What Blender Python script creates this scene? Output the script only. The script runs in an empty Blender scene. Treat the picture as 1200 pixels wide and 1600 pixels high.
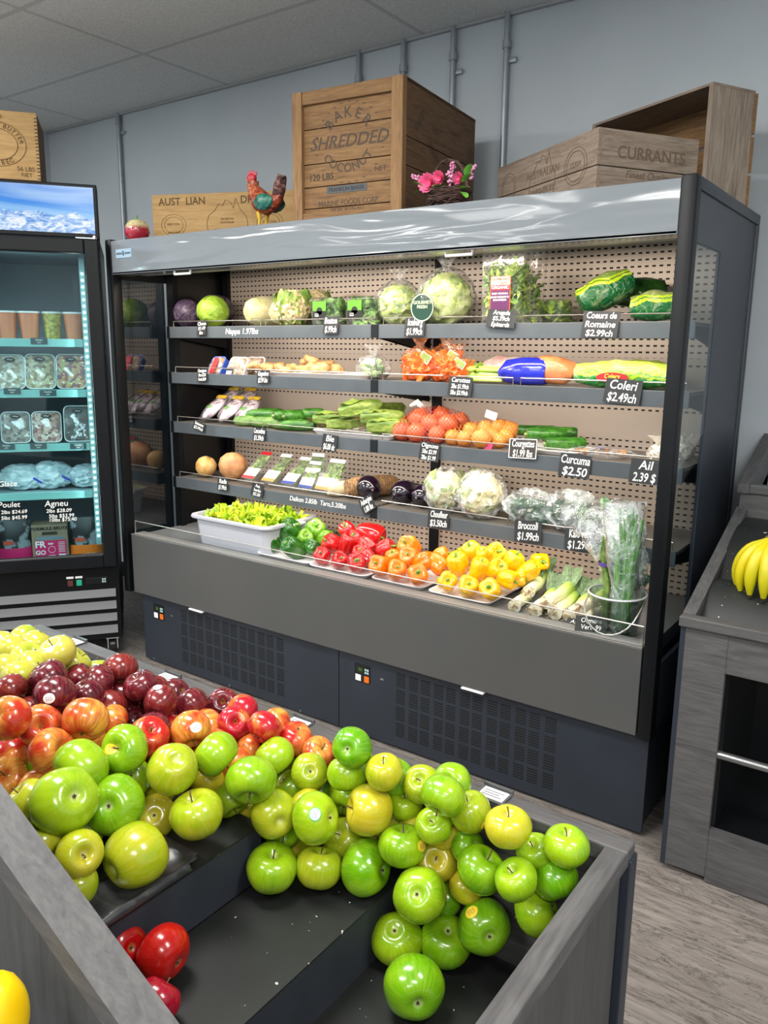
import bpy, bmesh, math, random
from mathutils import Vector, Matrix, noise, Euler
S = bpy.context.scene
C = S.collection
PI = math.pi
# ---------------------------------------------------------------- camera, world, light, exposure
CP = dict(x=0.6829, y=-2.3254, z=1.53, yaw=-0.6203, pit=-0.2027, rol=0.0105, f=1241.2)
cF = Vector((math.sin(CP['yaw'])*math.cos(CP['pit']), math.cos(CP['yaw'])*math.cos(CP['pit']), math.sin(CP['pit'])))
cR0 = cF.cross(Vector((0, 0, 1))).normalized(); cU0 = cR0.cross(cF)
cR = cR0*math.cos(CP['rol'])+cU0*math.sin(CP['rol']); cU = -cR0*math.sin(CP['rol'])+cU0*math.cos(CP['rol'])
cC = Vector((CP['x'], CP['y'], CP['z']))
cam_d = bpy.data.cameras.new('camera'); cam = bpy.data.objects.new('camera', cam_d); C.objects.link(cam)
cam.matrix_world = Matrix(((cR.x, cU.x, -cF.x, cC.x), (cR.y, cU.y, -cF.y, cC.y), (cR.z, cU.z, -cF.z, cC.z), (0, 0, 0, 1)))
cam_d.sensor_fit = 'VERTICAL'; cam_d.sensor_height = 36; cam_d.lens = CP['f']/1600*36; cam_d.clip_start = .02
S.camera = cam
W = bpy.data.worlds.new('world'); S.world = W; W.use_nodes = True
W.node_tree.nodes['Background'].inputs[0].default_value = (.9, .95, 1, 1); W.node_tree.nodes['Background'].inputs[1].default_value = .3
vs = S.view_settings; vs.view_transform = 'Standard'; vs.look = 'None'; vs.gamma = 1; vs.use_curve_mapping = False
vs.exposure = 0.0
ROOM_W = 56.0      # watts of each ceiling troffer
SHELF_W = 4.5     # watts of the strip under each shelf
CASE_W = 20.0       # watts of the canopy strip in the display case
PANELS = [(x, y) for x in (-3.24, -.8, 1.64) for y in (-1.49, -3.32, -5.15)]
def area(name, loc, sx, sy, w, col=(1, 1, 1), rot=(0, 0, 0), spread=PI):
    l = bpy.data.lights.new(name, 'AREA'); l.shape = 'RECTANGLE'; l.size = sx; l.size_y = sy; l.energy = w; l.color = col; l.spread = spread
    o = bpy.data.objects.new(name, l); C.objects.link(o); o.location = loc; o.rotation_euler = rot; return o
for i, (x, y) in enumerate(PANELS):
    area('troffer_lamp', (x, y, 2.862), 1.1, .5, ROOM_W, (1, .985, .95))
for z in (1.62, 1.405, 1.165, .89):
    area('shelf_lamp', (-1.24, .285, z-.03), 2.3, .015, SHELF_W, (1, .87, .74), (math.radians(38), 0, 0))
area('canopy_lamp', (-1.24, .10, 1.852), 2.3, .05, CASE_W, (1, .86, .72), (math.radians(22), 0, 0))
# ---------------------------------------------------------------- helpers
def un(u, v, ax, val):            # the point where the photo's pixel meets the plane (axis = value)
    d = cF+cR*((u-600)/CP['f'])-cU*((v-800)/CP['f']); return cC+d*((val-cC[ax])/d[ax])
def hexc(h):
    h = h.lstrip('#'); c = [int(h[i:i+2], 16)/255 for i in (0, 2, 4)]
    return tuple(((x/12.92) if x <= .04045 else ((x+.055)/1.055)**2.4) for x in c)+(1,)
MC = {}
class NT:
    def __init__(s, name):
        s.m = bpy.data.materials.new(name); s.m.use_nodes = True; s.t = s.m.node_tree; s.b = s.t.nodes['Principled BSDF']; s.out = s.t.nodes['Material Output']; s._tc = None
    def n(s, ty, **kw):
        o = s.t.nodes.new(ty)
        for k, v in kw.items(): setattr(o, k, v)
        return o
    def l(s, a, b): s.t.links.new(a, b)
    def tc(s, which='Object'):
        if not s._tc: s._tc = s.n('ShaderNodeTexCoord')
        return s._tc.outputs[which]
    def mapping(s, scale=(1, 1, 1), which='Object', rot=(0, 0, 0)):
        m = s.n('ShaderNodeMapping'); m.inputs['Scale'].default_value = scale; m.inputs['Rotation'].default_value = rot; s.l(s.tc(which), m.inputs[0]); return m.outputs[0]
    def noise(s, scale, detail=4, vec=None, rough=.55, dist=0):
        o = s.n('ShaderNodeTexNoise'); o.inputs['Scale'].default_value = scale; o.inputs['Detail'].default_value = detail; o.inputs['Roughness'].default_value = rough; o.inputs['Distortion'].default_value = dist
        s.l(vec if vec is not None else s.tc(), o.inputs['Vector']); return o.outputs['Fac']
    def ramp(s, fac, stops, interp='LINEAR'):
        o = s.n('ShaderNodeValToRGB'); s.l(fac, o.inputs[0]); e = o.color_ramp.elements; o.color_ramp.interpolation = interp
        while len(e) < len(stops): e.new(.5)
        for k, (p, c) in enumerate(stops): e[k].position = p; e[k].color = hexc(c) if isinstance(c, str) else (c, c, c, 1)
        return o.outputs[0]
    def mix(s, fac, a, b, mode='MIX'):
        o = s.n('ShaderNodeMix', data_type='RGBA', blend_type=mode)
        for inp, v in ((o.inputs[0], fac), (o.inputs[6], a), (o.inputs[7], b)):
            if isinstance(v, (int, float)): inp.default_value = v
            elif isinstance(v, str): inp.default_value = hexc(v)
            elif isinstance(v, tuple): inp.default_value = v
            else: s.l(v, inp)
        return o.outputs[2]
    def math(s, op, a, b=0, c=None):
        o = s.n('ShaderNodeMath', operation=op)
        for k, v in enumerate((a, b) if c is None else (a, b, c)):
            if isinstance(v, (int, float)): o.inputs[k].default_value = v
            else: s.l(v, o.inputs[k])
        return o.outputs[0]
    def sep(s, vec):
        o = s.n('ShaderNodeSeparateXYZ'); s.l(vec, o.inputs[0]); return o.outputs
    def bump(s, h, strength=.3, dist=.002):
        o = s.n('ShaderNodeBump'); o.inputs['Strength'].default_value = strength; o.inputs['Distance'].default_value = dist; s.l(h, o.inputs['Height']); s.l(o.outputs[0], s.b.inputs['Normal']); return o.outputs[0]
    def set(s, **kw):
        names = {'col': 'Base Color', 'rough': 'Roughness', 'metal': 'Metallic', 'spec': 'Specular IOR Level', 'coat': 'Coat Weight', 'sss': 'Subsurface Weight', 'ec': 'Emission Color', 'es': 'Emission Strength', 'alpha': 'Alpha', 'trans': 'Transmission Weight', 'sheen': 'Sheen Weight'}
        for k, v in kw.items():
            i = s.b.inputs[names[k]]
            if isinstance(v, str): i.default_value = hexc(v)
            elif isinstance(v, (int, float, tuple)): i.default_value = v
            else: s.l(v, i)
        return s
def pm(name, col, rough=.5, col2=None, scale=20, detail=4, stretch=(1, 1, 1), bump=0, bscale=None, rand=0, lo=.35, hi=.65, **kw):
    if name in MC: return MC[name]
    t = NT(name); v = t.mapping(stretch) if stretch != (1, 1, 1) else t.tc()
    c = col
    if col2: c = t.ramp(t.noise(scale, detail, v), [(lo, col), (hi, col2)])
    if rand:
        oi = t.n('ShaderNodeObjectInfo'); h = t.n('ShaderNodeHueSaturation')
        t.l(t.math('MULTIPLY_ADD', oi.outputs['Random'], rand, 1-rand/2), h.inputs['Value'])
        if isinstance(c, str): h.inputs['Color'].default_value = hexc(c)
        else: t.l(c, h.inputs['Color'])
        c = h.outputs[0]
    t.set(col=c, rough=rough, **kw)
    if bump: t.bump(t.noise(bscale or scale*2, 5, v), bump)
    MC[name] = t.m; return t.m
def film(name='clear_film', white=.10, tint='#ffffff', bs=60, strength=.8, rough=.12, refl=1.0):
    if name in MC: return MC[name]
    t = NT(name); t.t.nodes.remove(t.b)
    tr = t.n('ShaderNodeBsdfTransparent'); gl = t.n('ShaderNodeBsdfGlossy'); di = t.n('ShaderNodeBsdfDiffuse'); m1 = t.n('ShaderNodeMixShader'); m2 = t.n('ShaderNodeMixShader')
    gl.inputs['Roughness'].default_value = rough; di.inputs[0].default_value = hexc(tint)
    bp = t.n('ShaderNodeBump'); bp.inputs['Strength'].default_value = strength; bp.inputs['Distance'].default_value = .01
    h = t.noise(bs, 3, None, .5, 1.2); t.l(h, bp.inputs['Height'])
    for b in (gl, di): t.l(bp.outputs[0], b.inputs['Normal'])
    fr = t.n('ShaderNodeLayerWeight'); t.l(bp.outputs[0], fr.inputs['Normal']); fv = t.math('MULTIPLY_ADD', t.math('POWER', fr.outputs['Facing'], 4), .85, .05)
    tint_w = t.math('MULTIPLY', t.ramp(t.noise(bs*.35, 4, None, .6, 2.0), [(.42, .0), (.62, 1.0)]), white*2)
    t.l(t.math('ADD', tint_w, white*.35), m1.inputs[0]); t.l(tr.outputs[0], m1.inputs[1]); t.l(di.outputs[0], m1.inputs[2])
    t.l(t.math('MULTIPLY', fv, refl), m2.inputs[0]); t.l(m1.outputs[0], m2.inputs[1]); t.l(gl.outputs[0], m2.inputs[2])
    t.l(m2.outputs[0], t.out.inputs[0]); MC[name] = t.m; return t.m
def glass(name='pane_glass', tint='#ffffff', refl=1.0, white=0.0):
    if name in MC: return MC[name]
    t = NT(name); t.t.nodes.remove(t.b)
    tr = t.n('ShaderNodeBsdfTransparent'); tr.inputs[0].default_value = hexc(tint); gl = t.n('ShaderNodeBsdfGlossy'); gl.inputs['Roughness'].default_value = .02
    fr = t.n('ShaderNodeLayerWeight'); fv = t.math('MULTIPLY_ADD', t.math('POWER', fr.outputs['Facing'], 5), .9, .04); m = t.n('ShaderNodeMixShader')
    t.l(t.math('MINIMUM', t.math('MULTIPLY', fv, refl), 1.0), m.inputs[0]); t.l(tr.outputs[0], m.inputs[1]); t.l(gl.outputs[0], m.inputs[2]); t.l(m.outputs[0], t.out.inputs[0])
    MC[name] = t.m; return t.m
def emit(name, col, st):
    if name in MC: return MC[name]
    t = NT(name); t.set(col='#000000', ec=col, es=st); MC[name] = t.m; return t.m
# --- mesh builders
def B(): return bmesh.new()
def box(bm, c, s, rz=0, bev=0, M=None):
    T = Matrix.Translation(c) @ Matrix.Rotation(rz, 4, 'Z') @ Matrix.Diagonal((s[0], s[1], s[2], 1))
    if M is not None: T = M @ T
    r = bmesh.ops.create_cube(bm, size=1, matrix=T)
    if bev:
        ed = list({e for v in r['verts'] for e in v.link_edges}); bmesh.ops.bevel(bm, geom=ed, offset=bev, segments=2, affect='EDGES', profile=.5)
    return bm
def bx(bm, x0, x1, y0, y1, z0, z1, bev=0): return box(bm, ((x0+x1)/2, (y0+y1)/2, (z0+z1)/2), (x1-x0, y1-y0, z1-z0), bev=bev)
def ring_loft(bm, rings, close=True, cap=True):
    V = [[bm.verts.new(p) for p in r] for r in rings]; n = len(V[0])
    for a, b in zip(V, V[1:]):
        for i in range(n if close else n-1):
            j = (i+1) % n
            bm.faces.new((a[i], a[j], b[j], b[i]))
    if cap and close: bm.faces.new(V[0][::-1]); bm.faces.new(V[-1])
    return V
def tube(bm, pts, r, n=10, flat=1.0, cap=True):
    pts = [Vector(p) for p in pts]; rs = r if isinstance(r, (list, tuple)) else [r]*len(pts); rings = []; up = None
    for i, p in enumerate(pts):
        d = (pts[min(i+1, len(pts)-1)]-pts[max(i-1, 0)]).normalized()
        if up is None: up = d.orthogonal().normalized()
        up = (up-d*up.dot(d)).normalized() if (up-d*up.dot(d)).length > 1e-6 else d.orthogonal().normalized()
        s = d.cross(up); rings.append([p+up*math.cos(2*PI*k/n)*rs[i]+s*math.sin(2*PI*k/n)*rs[i]*flat for k in range(n)])
    ring_loft(bm, rings, cap=cap); return bm
def lathe(bm, prof, n=24, M=None, lobe=None):
    rings = []
    for r, z in prof:
        rings.append([])
        for k in range(n):
            a = 2*PI*k/n; q = r*(lobe(a, r, z) if lobe else 1); p = Vector((q*math.cos(a), q*math.sin(a), z)); rings[-1].append(M @ p if M is not None else p)
    ring_loft(bm, rings); return bm
def blob(bm, c, r, amp=.1, fr=3, seed=0, sub=3, M=None, ridge=False):
    o = bmesh.ops.create_icosphere(bm, subdivisions=sub, radius=1)
    r = Vector(r) if not isinstance(r, (int, float)) else Vector((r, r, r)); sd = Vector((seed*7.13, seed*3.7, seed*1.9))
    for v in o['verts']:
        p = v.co.copy(); k = noise.noise(p*fr+sd)
        if ridge: k = 1-2*abs(k)*1.6
        p *= 1+amp*k; p = Vector((p.x*r.x, p.y*r.y, p.z*r.z)); p += Vector(c)
        v.co = M @ p if M is not None else p
    return bm
def rrect(w, d, r, z, n=5, cx=0, cy=0):
    out = []
    for sx, sy, a0 in ((1, 1, 0), (-1, 1, PI/2), (-1, -1, PI), (1, -1, 1.5*PI)):
        for k in range(n+1):
            a = a0+PI/2*k/n; out.append(Vector((cx+sx*(w/2-r)+r*math.cos(a), cy+sy*(d/2-r)+r*math.sin(a), z)))
    return out
def dish(bm, w, d, h, r, wall=.003, flare=.02, rim=.006):   # a rounded tray: outside, rim, inside
    rings = [rrect(w-2*flare, d-2*flare, r, 0), rrect(w, d, r+flare*.6, h-.002), rrect(w+2*rim, d+2*rim, r+flare*.6+rim, h), rrect(w+2*rim, d+2*rim, r+flare*.6+rim, h+.002), rrect(w-2*wall, d-2*wall, r+flare*.6, h+.002), rrect(w-2*flare-2*wall, d-2*flare-2*wall, r, wall)]
    ring_loft(bm, rings); return bm
def leaf(bm, base, dirv, L, wd, curl=.5, ruffle=.15, seed=0, nx=5, ny=3, up=(0, 0, 1)):
    d = Vector(dirv).normalized(); upv = Vector(up); s = d.cross(upv); s = s.normalized() if s.length > 1e-3 else Vector((1, 0, 0)); nrm = s.cross(d)
    rows = []
    for i in range(nx+1):
        t = i/nx; w = wd*math.sin(PI*min(1, t*.88+.08))**.7; c = Vector(base)+d*L*math.sin(t*1.2*curl+.0001)/(1.2*curl+.0001)*1.0-nrm*L*curl*t*t*.6
        row = []
        for j in range(-ny, ny+1):
            q = j/ny; rf = ruffle*L*noise.noise(Vector((t*6+seed*3.3, q*3+seed, seed*1.7)))*abs(q)
            row.append(bm.verts.new(c+s*w*q+nrm*(rf+.15*w*q*q)))
        rows.append(row)
    for a, b in zip(rows, rows[1:]):
        for j in range(2*ny): bm.faces.new((a[j], a[j+1], b[j+1], b[j]))
    return bm
def obj(name, bm, m, parent=None, smooth=True, loc=None, rot=None, label=None, ang=None):
    me = bpy.data.meshes.new(name); bmesh.ops.recalc_face_normals(bm, faces=bm.faces[:]); bm.to_mesh(me); bm.free()
    me.materials.append(m)
    if smooth:
        for p in me.polygons: p.use_smooth = True
        me.set_sharp_from_angle(angle=math.radians(ang or 40))
    o = bpy.data.objects.new(name, me); C.objects.link(o)
    if parent: o.parent = parent
    if loc is not None: o.location = loc
    if rot is not None: o.rotation_euler = rot
    if label: o['label'] = label
    return o
def tag(o, label, cat, group=None):
    o['label'] = label; o['category'] = cat
    if group: o['group'] = group
    return o
def thing(name, label, cat, loc=(0, 0, 0), rot=(0, 0, 0), group=None, scale=None):
    o = bpy.data.objects.new(name, None); C.objects.link(o); o.empty_display_size = .05; o.location = loc
    o.rotation_euler = rot if isinstance(rot, (tuple, Euler)) else (0, 0, rot)
    if scale: o.scale = scale if isinstance(scale, tuple) else (scale,)*3
    return tag(o, label, cat, group)
def struct(name, bm, m, smooth=False, parent=None):
    o = obj(name, bm, m, parent, smooth)
    if not parent: o['kind'] = 'structure'
    return o
def dup(root, label, loc=None, rot=None, group=None, scale=None):
    r = root.copy(); C.objects.link(r); r['label'] = label
    if loc is not None: r.location = loc
    if rot is not None: r.rotation_euler = rot
    if group: r['group'] = group
    if scale: r.scale = scale if isinstance(scale, tuple) else (scale,)*3
    for ch in list(root.children):
        c = ch.copy(); C.objects.link(c); c.parent = r
        for g in list(ch.children):
            d = g.copy(); C.objects.link(d); d.parent = c
    return r
def text(s, size, m, parent, loc, rot=(PI/2, 0, 0), name='lettering', shear=.12, extrude=.0004, sx=1.0, align='CENTER', bold=0.0, label=None):
    cu = bpy.data.curves.new('t', 'FONT'); cu.body = s; cu.size = size; cu.shear = shear; cu.extrude = extrude; cu.offset = bold*size; cu.align_x = align; cu.align_y = 'CENTER'; cu.resolution_u = 3
    o = bpy.data.objects.new('t', cu); me = bpy.data.meshes.new_from_object(o); bpy.data.objects.remove(o); bpy.data.curves.remove(cu)
    me.name = name; me.materials.clear(); me.materials.append(m)
    q = bpy.data.objects.new(name, me); C.objects.link(q); q.parent = parent; q.location = loc; q.rotation_euler = rot; q.scale = (sx, 1, 1)
    if label: q['label'] = label
    return q
# ---------------------------------------------------------------- materials of the place
def wood(name, cols, along='X', scale=1.0, rough=.75, plank=None):
    if name in MC: return MC[name]
    t = NT(name); st = {'X': (1.2, 14, 14), 'Y': (14, 1.2, 14), 'Z': (14, 14, 1.2)}[along]
    v = t.mapping(tuple(a*scale for a in st)); a = t.noise(2.2, 8, v, .65, 1.5); b = t.noise(9, 4, v, .6, .3)
    c = t.mix(.35, t.ramp(a, [(.3, cols[0]), (.5, cols[1]), (.72, cols[2])]), t.ramp(b, [(.3, cols[0]), (.7, cols[2])]))
    k = t.noise(3.1*scale, 2, None, .5, 1); c = t.mix(t.ramp(k, [(.66, 0.0), (.74, .55)]), c, cols[0])
    t.set(col=c, rough=rough); t.bump(a, .25, .002); MC[name] = t.m; return t.m
def slots(name, base, dark, px, pz, wx, wz, axis='X', rough=.4, ox=0., metal=0, z0=None):
    t = NT(name); x, y, z = t.sep(t.tc()); h = {'X': x, 'Y': y}[axis]
    fx = t.math('ABSOLUTE', t.math('SUBTRACT', t.math('FRACT', t.math('DIVIDE', t.math('ADD', h, 10+ox), px)), .5))
    fz = t.math('ABSOLUTE', t.math('SUBTRACT', t.math('FRACT', t.math('DIVIDE', t.math('ADD', z, 10), pz)), .5))
    m = t.math('MULTIPLY', t.math('LESS_THAN', fx, wx/px/2), t.math('LESS_THAN', fz, wz/pz/2))
    if z0:
        for lo, hi in z0:
            inb = t.math('MULTIPLY', t.math('GREATER_THAN', z, lo), t.math('LESS_THAN', z, hi)); m = t.math('MULTIPLY', m, t.math('SUBTRACT', 1, inb))
    t.set(col=t.mix(m, base, dark), rough=t.math('MULTIPLY_ADD', m, .5, rough), metal=metal); return t.m
M_black = pm('satin_black_paint', '#080a0e', .45, '#0c0f13', 8, spec=.25)
M_char = pm('charcoal_paint', '#2c313a', .42, '#31363f', 6, bump=.02, bscale=300)
M_navy = pm('blue_black_steel', '#20262f', .45, '#242b35', 5)
M_black_in = pm('black_inner_panel', '#0c0e11', .3)
M_chrome = pm('bright_steel', '#c9ccd0', .22, metal=1)
M_white = pm('white_plastic', '#e9e9ea', .35)
M_foam = pm('white_foam', '#f1ecec', .5, bump=.05, bscale=400)
M_chalk = pm('chalk_white', '#f4f4f0', .8)
M_slate = pm('slate_black_card', '#1e2023', .55, '#26282b', 30)
M_ink = pm('black_ink', '#2b2520', .7)
M_shelf = pm('grey_shelf_steel', '#50565b', .35, '#5a6065', 6)
M_stem = pm('brown_stem', '#5b4423', .8)
M_film = film(); M_glass = glass()
M_greywood = wood('grey_laminate', ('#363536', '#4c4b4c', '#5f5d5c'), 'X', 1.3, .55)
M_greywoodY = wood('grey_laminate_crosswise', ('#363536', '#4c4b4c', '#5f5d5c'), 'Y', 1.3, .55)
M_greywoodZ = wood('grey_laminate_upright', ('#2e2f30', '#3e3f40', '#4b4b4b'), 'Z', 1.0, .55)
M_crate = wood('honey_pine', ('#563a21', '#82603c', '#98764c'), 'X', 1.6)
M_crateY = wood('honey_pine_crosswise', ('#3f2a19', '#664a30', '#7a5c3e'), 'Y', 1.6)
M_crateZ = wood('honey_pine_upright', ('#64452a', '#8c6a44', '#a17d54'), 'Z', 1.6)
M_oldX = wood('weathered_pine', ('#57463a', '#8a7868', '#a19283'), 'X', 1.4)
M_oldY = wood('weathered_pine_crosswise', ('#57463a', '#8d7c6c', '#a69888'), 'Y', 1.4)
M_pale = wood('pale_pine', ('#9a7445', '#b8945f', '#c6a571'), 'X', 1.0)
# ---------------------------------------------------------------- room
H = 2.875; YW = .88; XL = -4.3; XR = 3.2; YF = -6.3
def floor_mat():
    t = NT('grey_oak_planks'); x, y, z = t.sep(t.tc()); row = t.math('FLOOR', t.math('DIVIDE', y, .18))
    shift = t.math('MULTIPLY', t.math('FRACT', t.math('MULTIPLY', row, .377)), 1.22); xx = t.math('DIVIDE', t.math('ADD', x, shift), 1.22)
    cb = t.n('ShaderNodeCombineXYZ'); t.l(t.math('FLOOR', xx), cb.inputs[0]); t.l(row, cb.inputs[1]); wn = t.n('ShaderNodeTexWhiteNoise'); t.l(cb.outputs[0], wn.inputs[0])
    cv = t.n('ShaderNodeCombineXYZ'); t.l(t.math('MULTIPLY', x, 1.0), cv.inputs[0]); t.l(t.math('MULTIPLY', y, 6.5), cv.inputs[1]); t.l(t.math('MULTIPLY', wn.outputs[0], 30), cv.inputs[2])
    a = t.noise(2.4, 10, cv.outputs[0], .68, 2.2); b = t.noise(14, 6, cv.outputs[0], .6, .6)
    c = t.mix(.4, t.ramp(a, [(.30, '#403a36'), (.44, '#746c66'), (.56, '#857d77'), (.72, '#a39b95')]), t.ramp(b, [(.3, '#5d5751'), (.7, '#9a938d')]))
    c = t.mix(t.ramp(t.noise(1.3, 7, cv.outputs[0], .72, 3.5), [(.482, 0.0), (.5, .95), (.518, 0.0)]), c, '#2e2925')
    c = t.mix(t.math('MULTIPLY', wn.outputs[0], .3), c, '#69625c')
    ey = t.math('LESS_THAN', t.math('ABSOLUTE', t.math('SUBTRACT', t.math('FRACT', t.math('DIVIDE', y, .18)), .5)), .49)
    c = t.mix(t.math('MULTIPLY', ey, 1.0), '#5b544f', c)
    t.set(col=c, rough=.5); t.bump(a, .15, .001); return t.m
bm = B(); bx(bm, XL, XR, YF, YW, -.1, 0); struct('floor', bm, floor_mat())
def ceil_mat():
    t = NT('ceiling_tiles'); x, y, z = t.sep(t.tc())
    gx = t.math('ABSOLUTE', t.math('SUBTRACT', t.math('FRACT', t.math('DIVIDE', t.math('ADD', x, 2.63+12.2+.61), 1.22)), .5))
    gy = t.math('ABSOLUTE', t.math('SUBTRACT', t.math('FRACT', t.math('DIVIDE', t.math('ADD', y, -.33+12.2+.305), .61)), .5))
    g = t.math('MAXIMUM', t.math('LESS_THAN', gx, .0098), t.math('LESS_THAN', gy, .0196))
    n = t.noise(90, 6, None, .7); c = t.mix(g, t.ramp(n, [(.35, '#c4c5c4'), (.6, '#dadbda')]), '#b8babb')
    t.set(col=c, rough=.9); t.bump(t.math('SUBTRACT', n, t.math('MULTIPLY', g, -1.2)), .5, .003); return t.m
bm = B(); bx(bm, XL, XR, YF, YW, H, H+.1); struct('ceiling', bm, ceil_mat())
M_wall = pm('blue_grey_wall_paint', '#b3bbc1', .7, '#b8c0c6', 3, bump=.06, bscale=160)
bm = B(); bx(bm, XL, XR, YW, YW+.1, 0, H); struct('wall_back', bm, M_wall)
bm = B(); bx(bm, XL-.1, XL, YF, YW+.1, 0, H); struct('wall_left', bm, M_wall)
bm = B(); bx(bm, XR, XR+.1, YF, YW+.1, 0, H); struct('wall_right', bm, M_wall)
bm = B(); bx(bm, XL, XR, YF-.1, YF, 0, H); struct('wall_front', bm, M_wall)
bm = B(); bx(bm, XL, XR, YW-.012, YW, 0, .1, .002); struct('baseboard_back', bm, M_black)
bm = B(); bx(bm, XL, XR, YW-.02, YW, H-.012, H-.001); struct('trim_1', bm, pm('grey_wall_angle', '#9fa2a4', .6))
lampd = emit('lit_diffuser', '#fff8ee', 1.2)
rows = {-1.49: 'nearest the fridges', -3.32: 'in the middle row', -5.15: 'in the rearmost row'}; cols = {-3.24: 'left', -.8: 'centre', 1.64: 'right'}
for x, y in PANELS:
    t = thing('ceiling_light', 'recessed white ceiling light panel %s, %s column' % (rows[y], cols[x]), 'ceiling light', (x, y, H), group='ceiling light panels')
    bm = B()
    for a in (-1, 1): box(bm, (a*.585, 0, -.004), (.03, .6, .008)); box(bm, (0, a*.285, -.004), (1.14, .03, .008))
    obj('frame', bm, M_white, t, False)
    bm = B(); box(bm, (0, 0, -.003), (1.14, .54, .004)); obj('diffuser', bm, lampd, t, False)
# conduits on the back wall
M_galv = pm('galvanised_conduit', '#9aa1a9', .42, '#a8afb6', 14, metal=.6)
for nm, x, zb, lab in (('l', -3.55, 1.0, 'thin steel conduit on the wall behind the dark fridge, leftmost of all'), ('a', -1.765, 1.2, 'galvanised conduit rising just left above the coconut crate'), ('b', -1.513, 1.2, 'galvanised conduit behind the top corner of the coconut crate'), ('c', -1.255, 1.2, 'galvanised conduit right of the coconut crate corner, second from right'), ('d', -1.0, 1.2, 'long galvanised conduit between coconut crate and weathered crates')):
    t = thing('electrical_conduit', lab, 'conduit', (x, YW-.02, zb), group='conduits on the back wall')
    bm = B(); tube(bm, [(0, 0, 0), (0, 0, H-zb)], .0125, 12); obj('pipe', bm, M_galv, t)
    if nm != 'l' : tube_z = H-zb-.12
    else: tube_z = H-zb-.05
    bm = B(); tube(bm, [(0, 0, tube_z-.015), (0, 0, tube_z+.015)], .018, 12); obj('coupling', bm, M_galv, t)
    bm = B(); box(bm, (.018, .006, tube_z-.06), (.05, .008, .02), bev=.002); obj('strap', bm, M_galv, t)
# ---------------------------------------------------------------- open refrigerated display case
L = 2.507; HT = 2.0; YB = .66
case = thing('display_case', 'long open refrigerated produce case with four shelves, grey header and charcoal end panels', 'refrigerated display case', (0, 0, 0))
M_header = NT('glossy_grey_header'); M_header.set(col='#7b8186', rough=.14, spec=.7, coat=.2); M_header.bump(M_header.noise(1.7, 1.5, M_header.mapping((1, 1, 7)), .45, .8), .30, .05); M_header = M_header.m
M_lip = NT('glossy_grey_front'); M_lip.set(col=M_lip.ramp(M_lip.noise(3, 3), [(.3, '#4a4b4b'), (.7, '#504f4e')]), rough=.28, spec=.5); M_lip = M_lip.m
bm = B(); bx(bm, -L, 0, .0, .012, 1.847, 1.992, .002); box(bm, (-L/2, .045, 1.851), (L, .09, .008)); obj('header_panel', bm, M_header, case, False)
bm = B(); bx(bm, -L, .0, .012, .82, 1.975, 1.99); obj('roof_panel', bm, M_char, case, False)
bm = B(); bx(bm, -L, 0, .09, .2, 1.855, 1.86); bx(bm, -L, 0, .195, .2, 1.86, 1.975); obj('canopy_underside', bm, pm('grey_canopy_steel', '#777672', .4), case, False)
bm = B(); bx(bm, -L+.03, -.005, .001, .022, .352, .640, .003); obj('front_panel', bm, M_lip, case, False, label='glossy brown-grey front panel')
bm = B(); bx(bm, -L+.03, -.005, .0, .075, .640, .644, .001); obj('lip_trim', bm, pm('silver_lip_trim', '#8b8985', .35, metal=.6), case, False)
bm = B(); bx(bm, -L+.04, -.01, .012, .065, .6445, .6455); obj('air_grille', bm, slots('lip_honeycomb', '#8a8886', '#1e1f20', .018, .006, .013, .003, 'X'), case, False)
t = NT('lip_slots'); x, y, z = t.sep(t.tc())
fx = t.math('LESS_THAN', t.math('FRACT', t.math('DIVIDE', t.math('ADD', x, 10), .016)), .62); fy = t.math('LESS_THAN', t.math('FRACT', t.math('DIVIDE', y, .013)), .55)
t.set(col=t.mix(t.math('MULTIPLY', fx, fy), '#6f6e6c', '#1c1d1e'), rough=.4, metal=.2); case.children[-1].data.materials[0] = t.m
# deck and inner walls
bm = B(); bx(bm, -L+.03, 0, .075, YB, .58, .632); obj('deck', bm, pm('grey_deck_steel', '#6c6e70', .4, '#747677', 5), case, False)
bm = B(); bx(bm, -L+.005, .0, .03, .8, .36, .58); obj('tank', bm, M_black, case, False)
def perf(name, **k): return slots(name, '#cbbcae', '#2a211d', .0262, k['pz'], .0135, .0065, 'X', .35, 0, .15, k.get('z0'))
M_perf_a = perf('perforated_beige_steel', pz=.0235, z0=[(1.40, 1.465), (1.49, 1.505), (1.555, 1.565), (1.20, 1.30), (1.32, 1.345)])
for x0, x1 in ((-L+.06, -1.185), (-1.145, .0)):
    bm = B(); bx(bm, x0, x1, YB, YB+.01, .61, 1.975); obj('back_panel', bm, M_perf_a, case, False, label='perforated beige back panel')
bm = B(); bx(bm, -L+.01, 0, YB+.03, .82, .55, 1.975); obj('rear_wall', bm, M_black, case, False)
for x in (-L+.05, -1.165, .0):
    bm = B(); bx(bm, x-.02, x+.02, YB-.02, YB+.025, .61, 1.96); obj('upright', bm, M_black, case, False)
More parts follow.
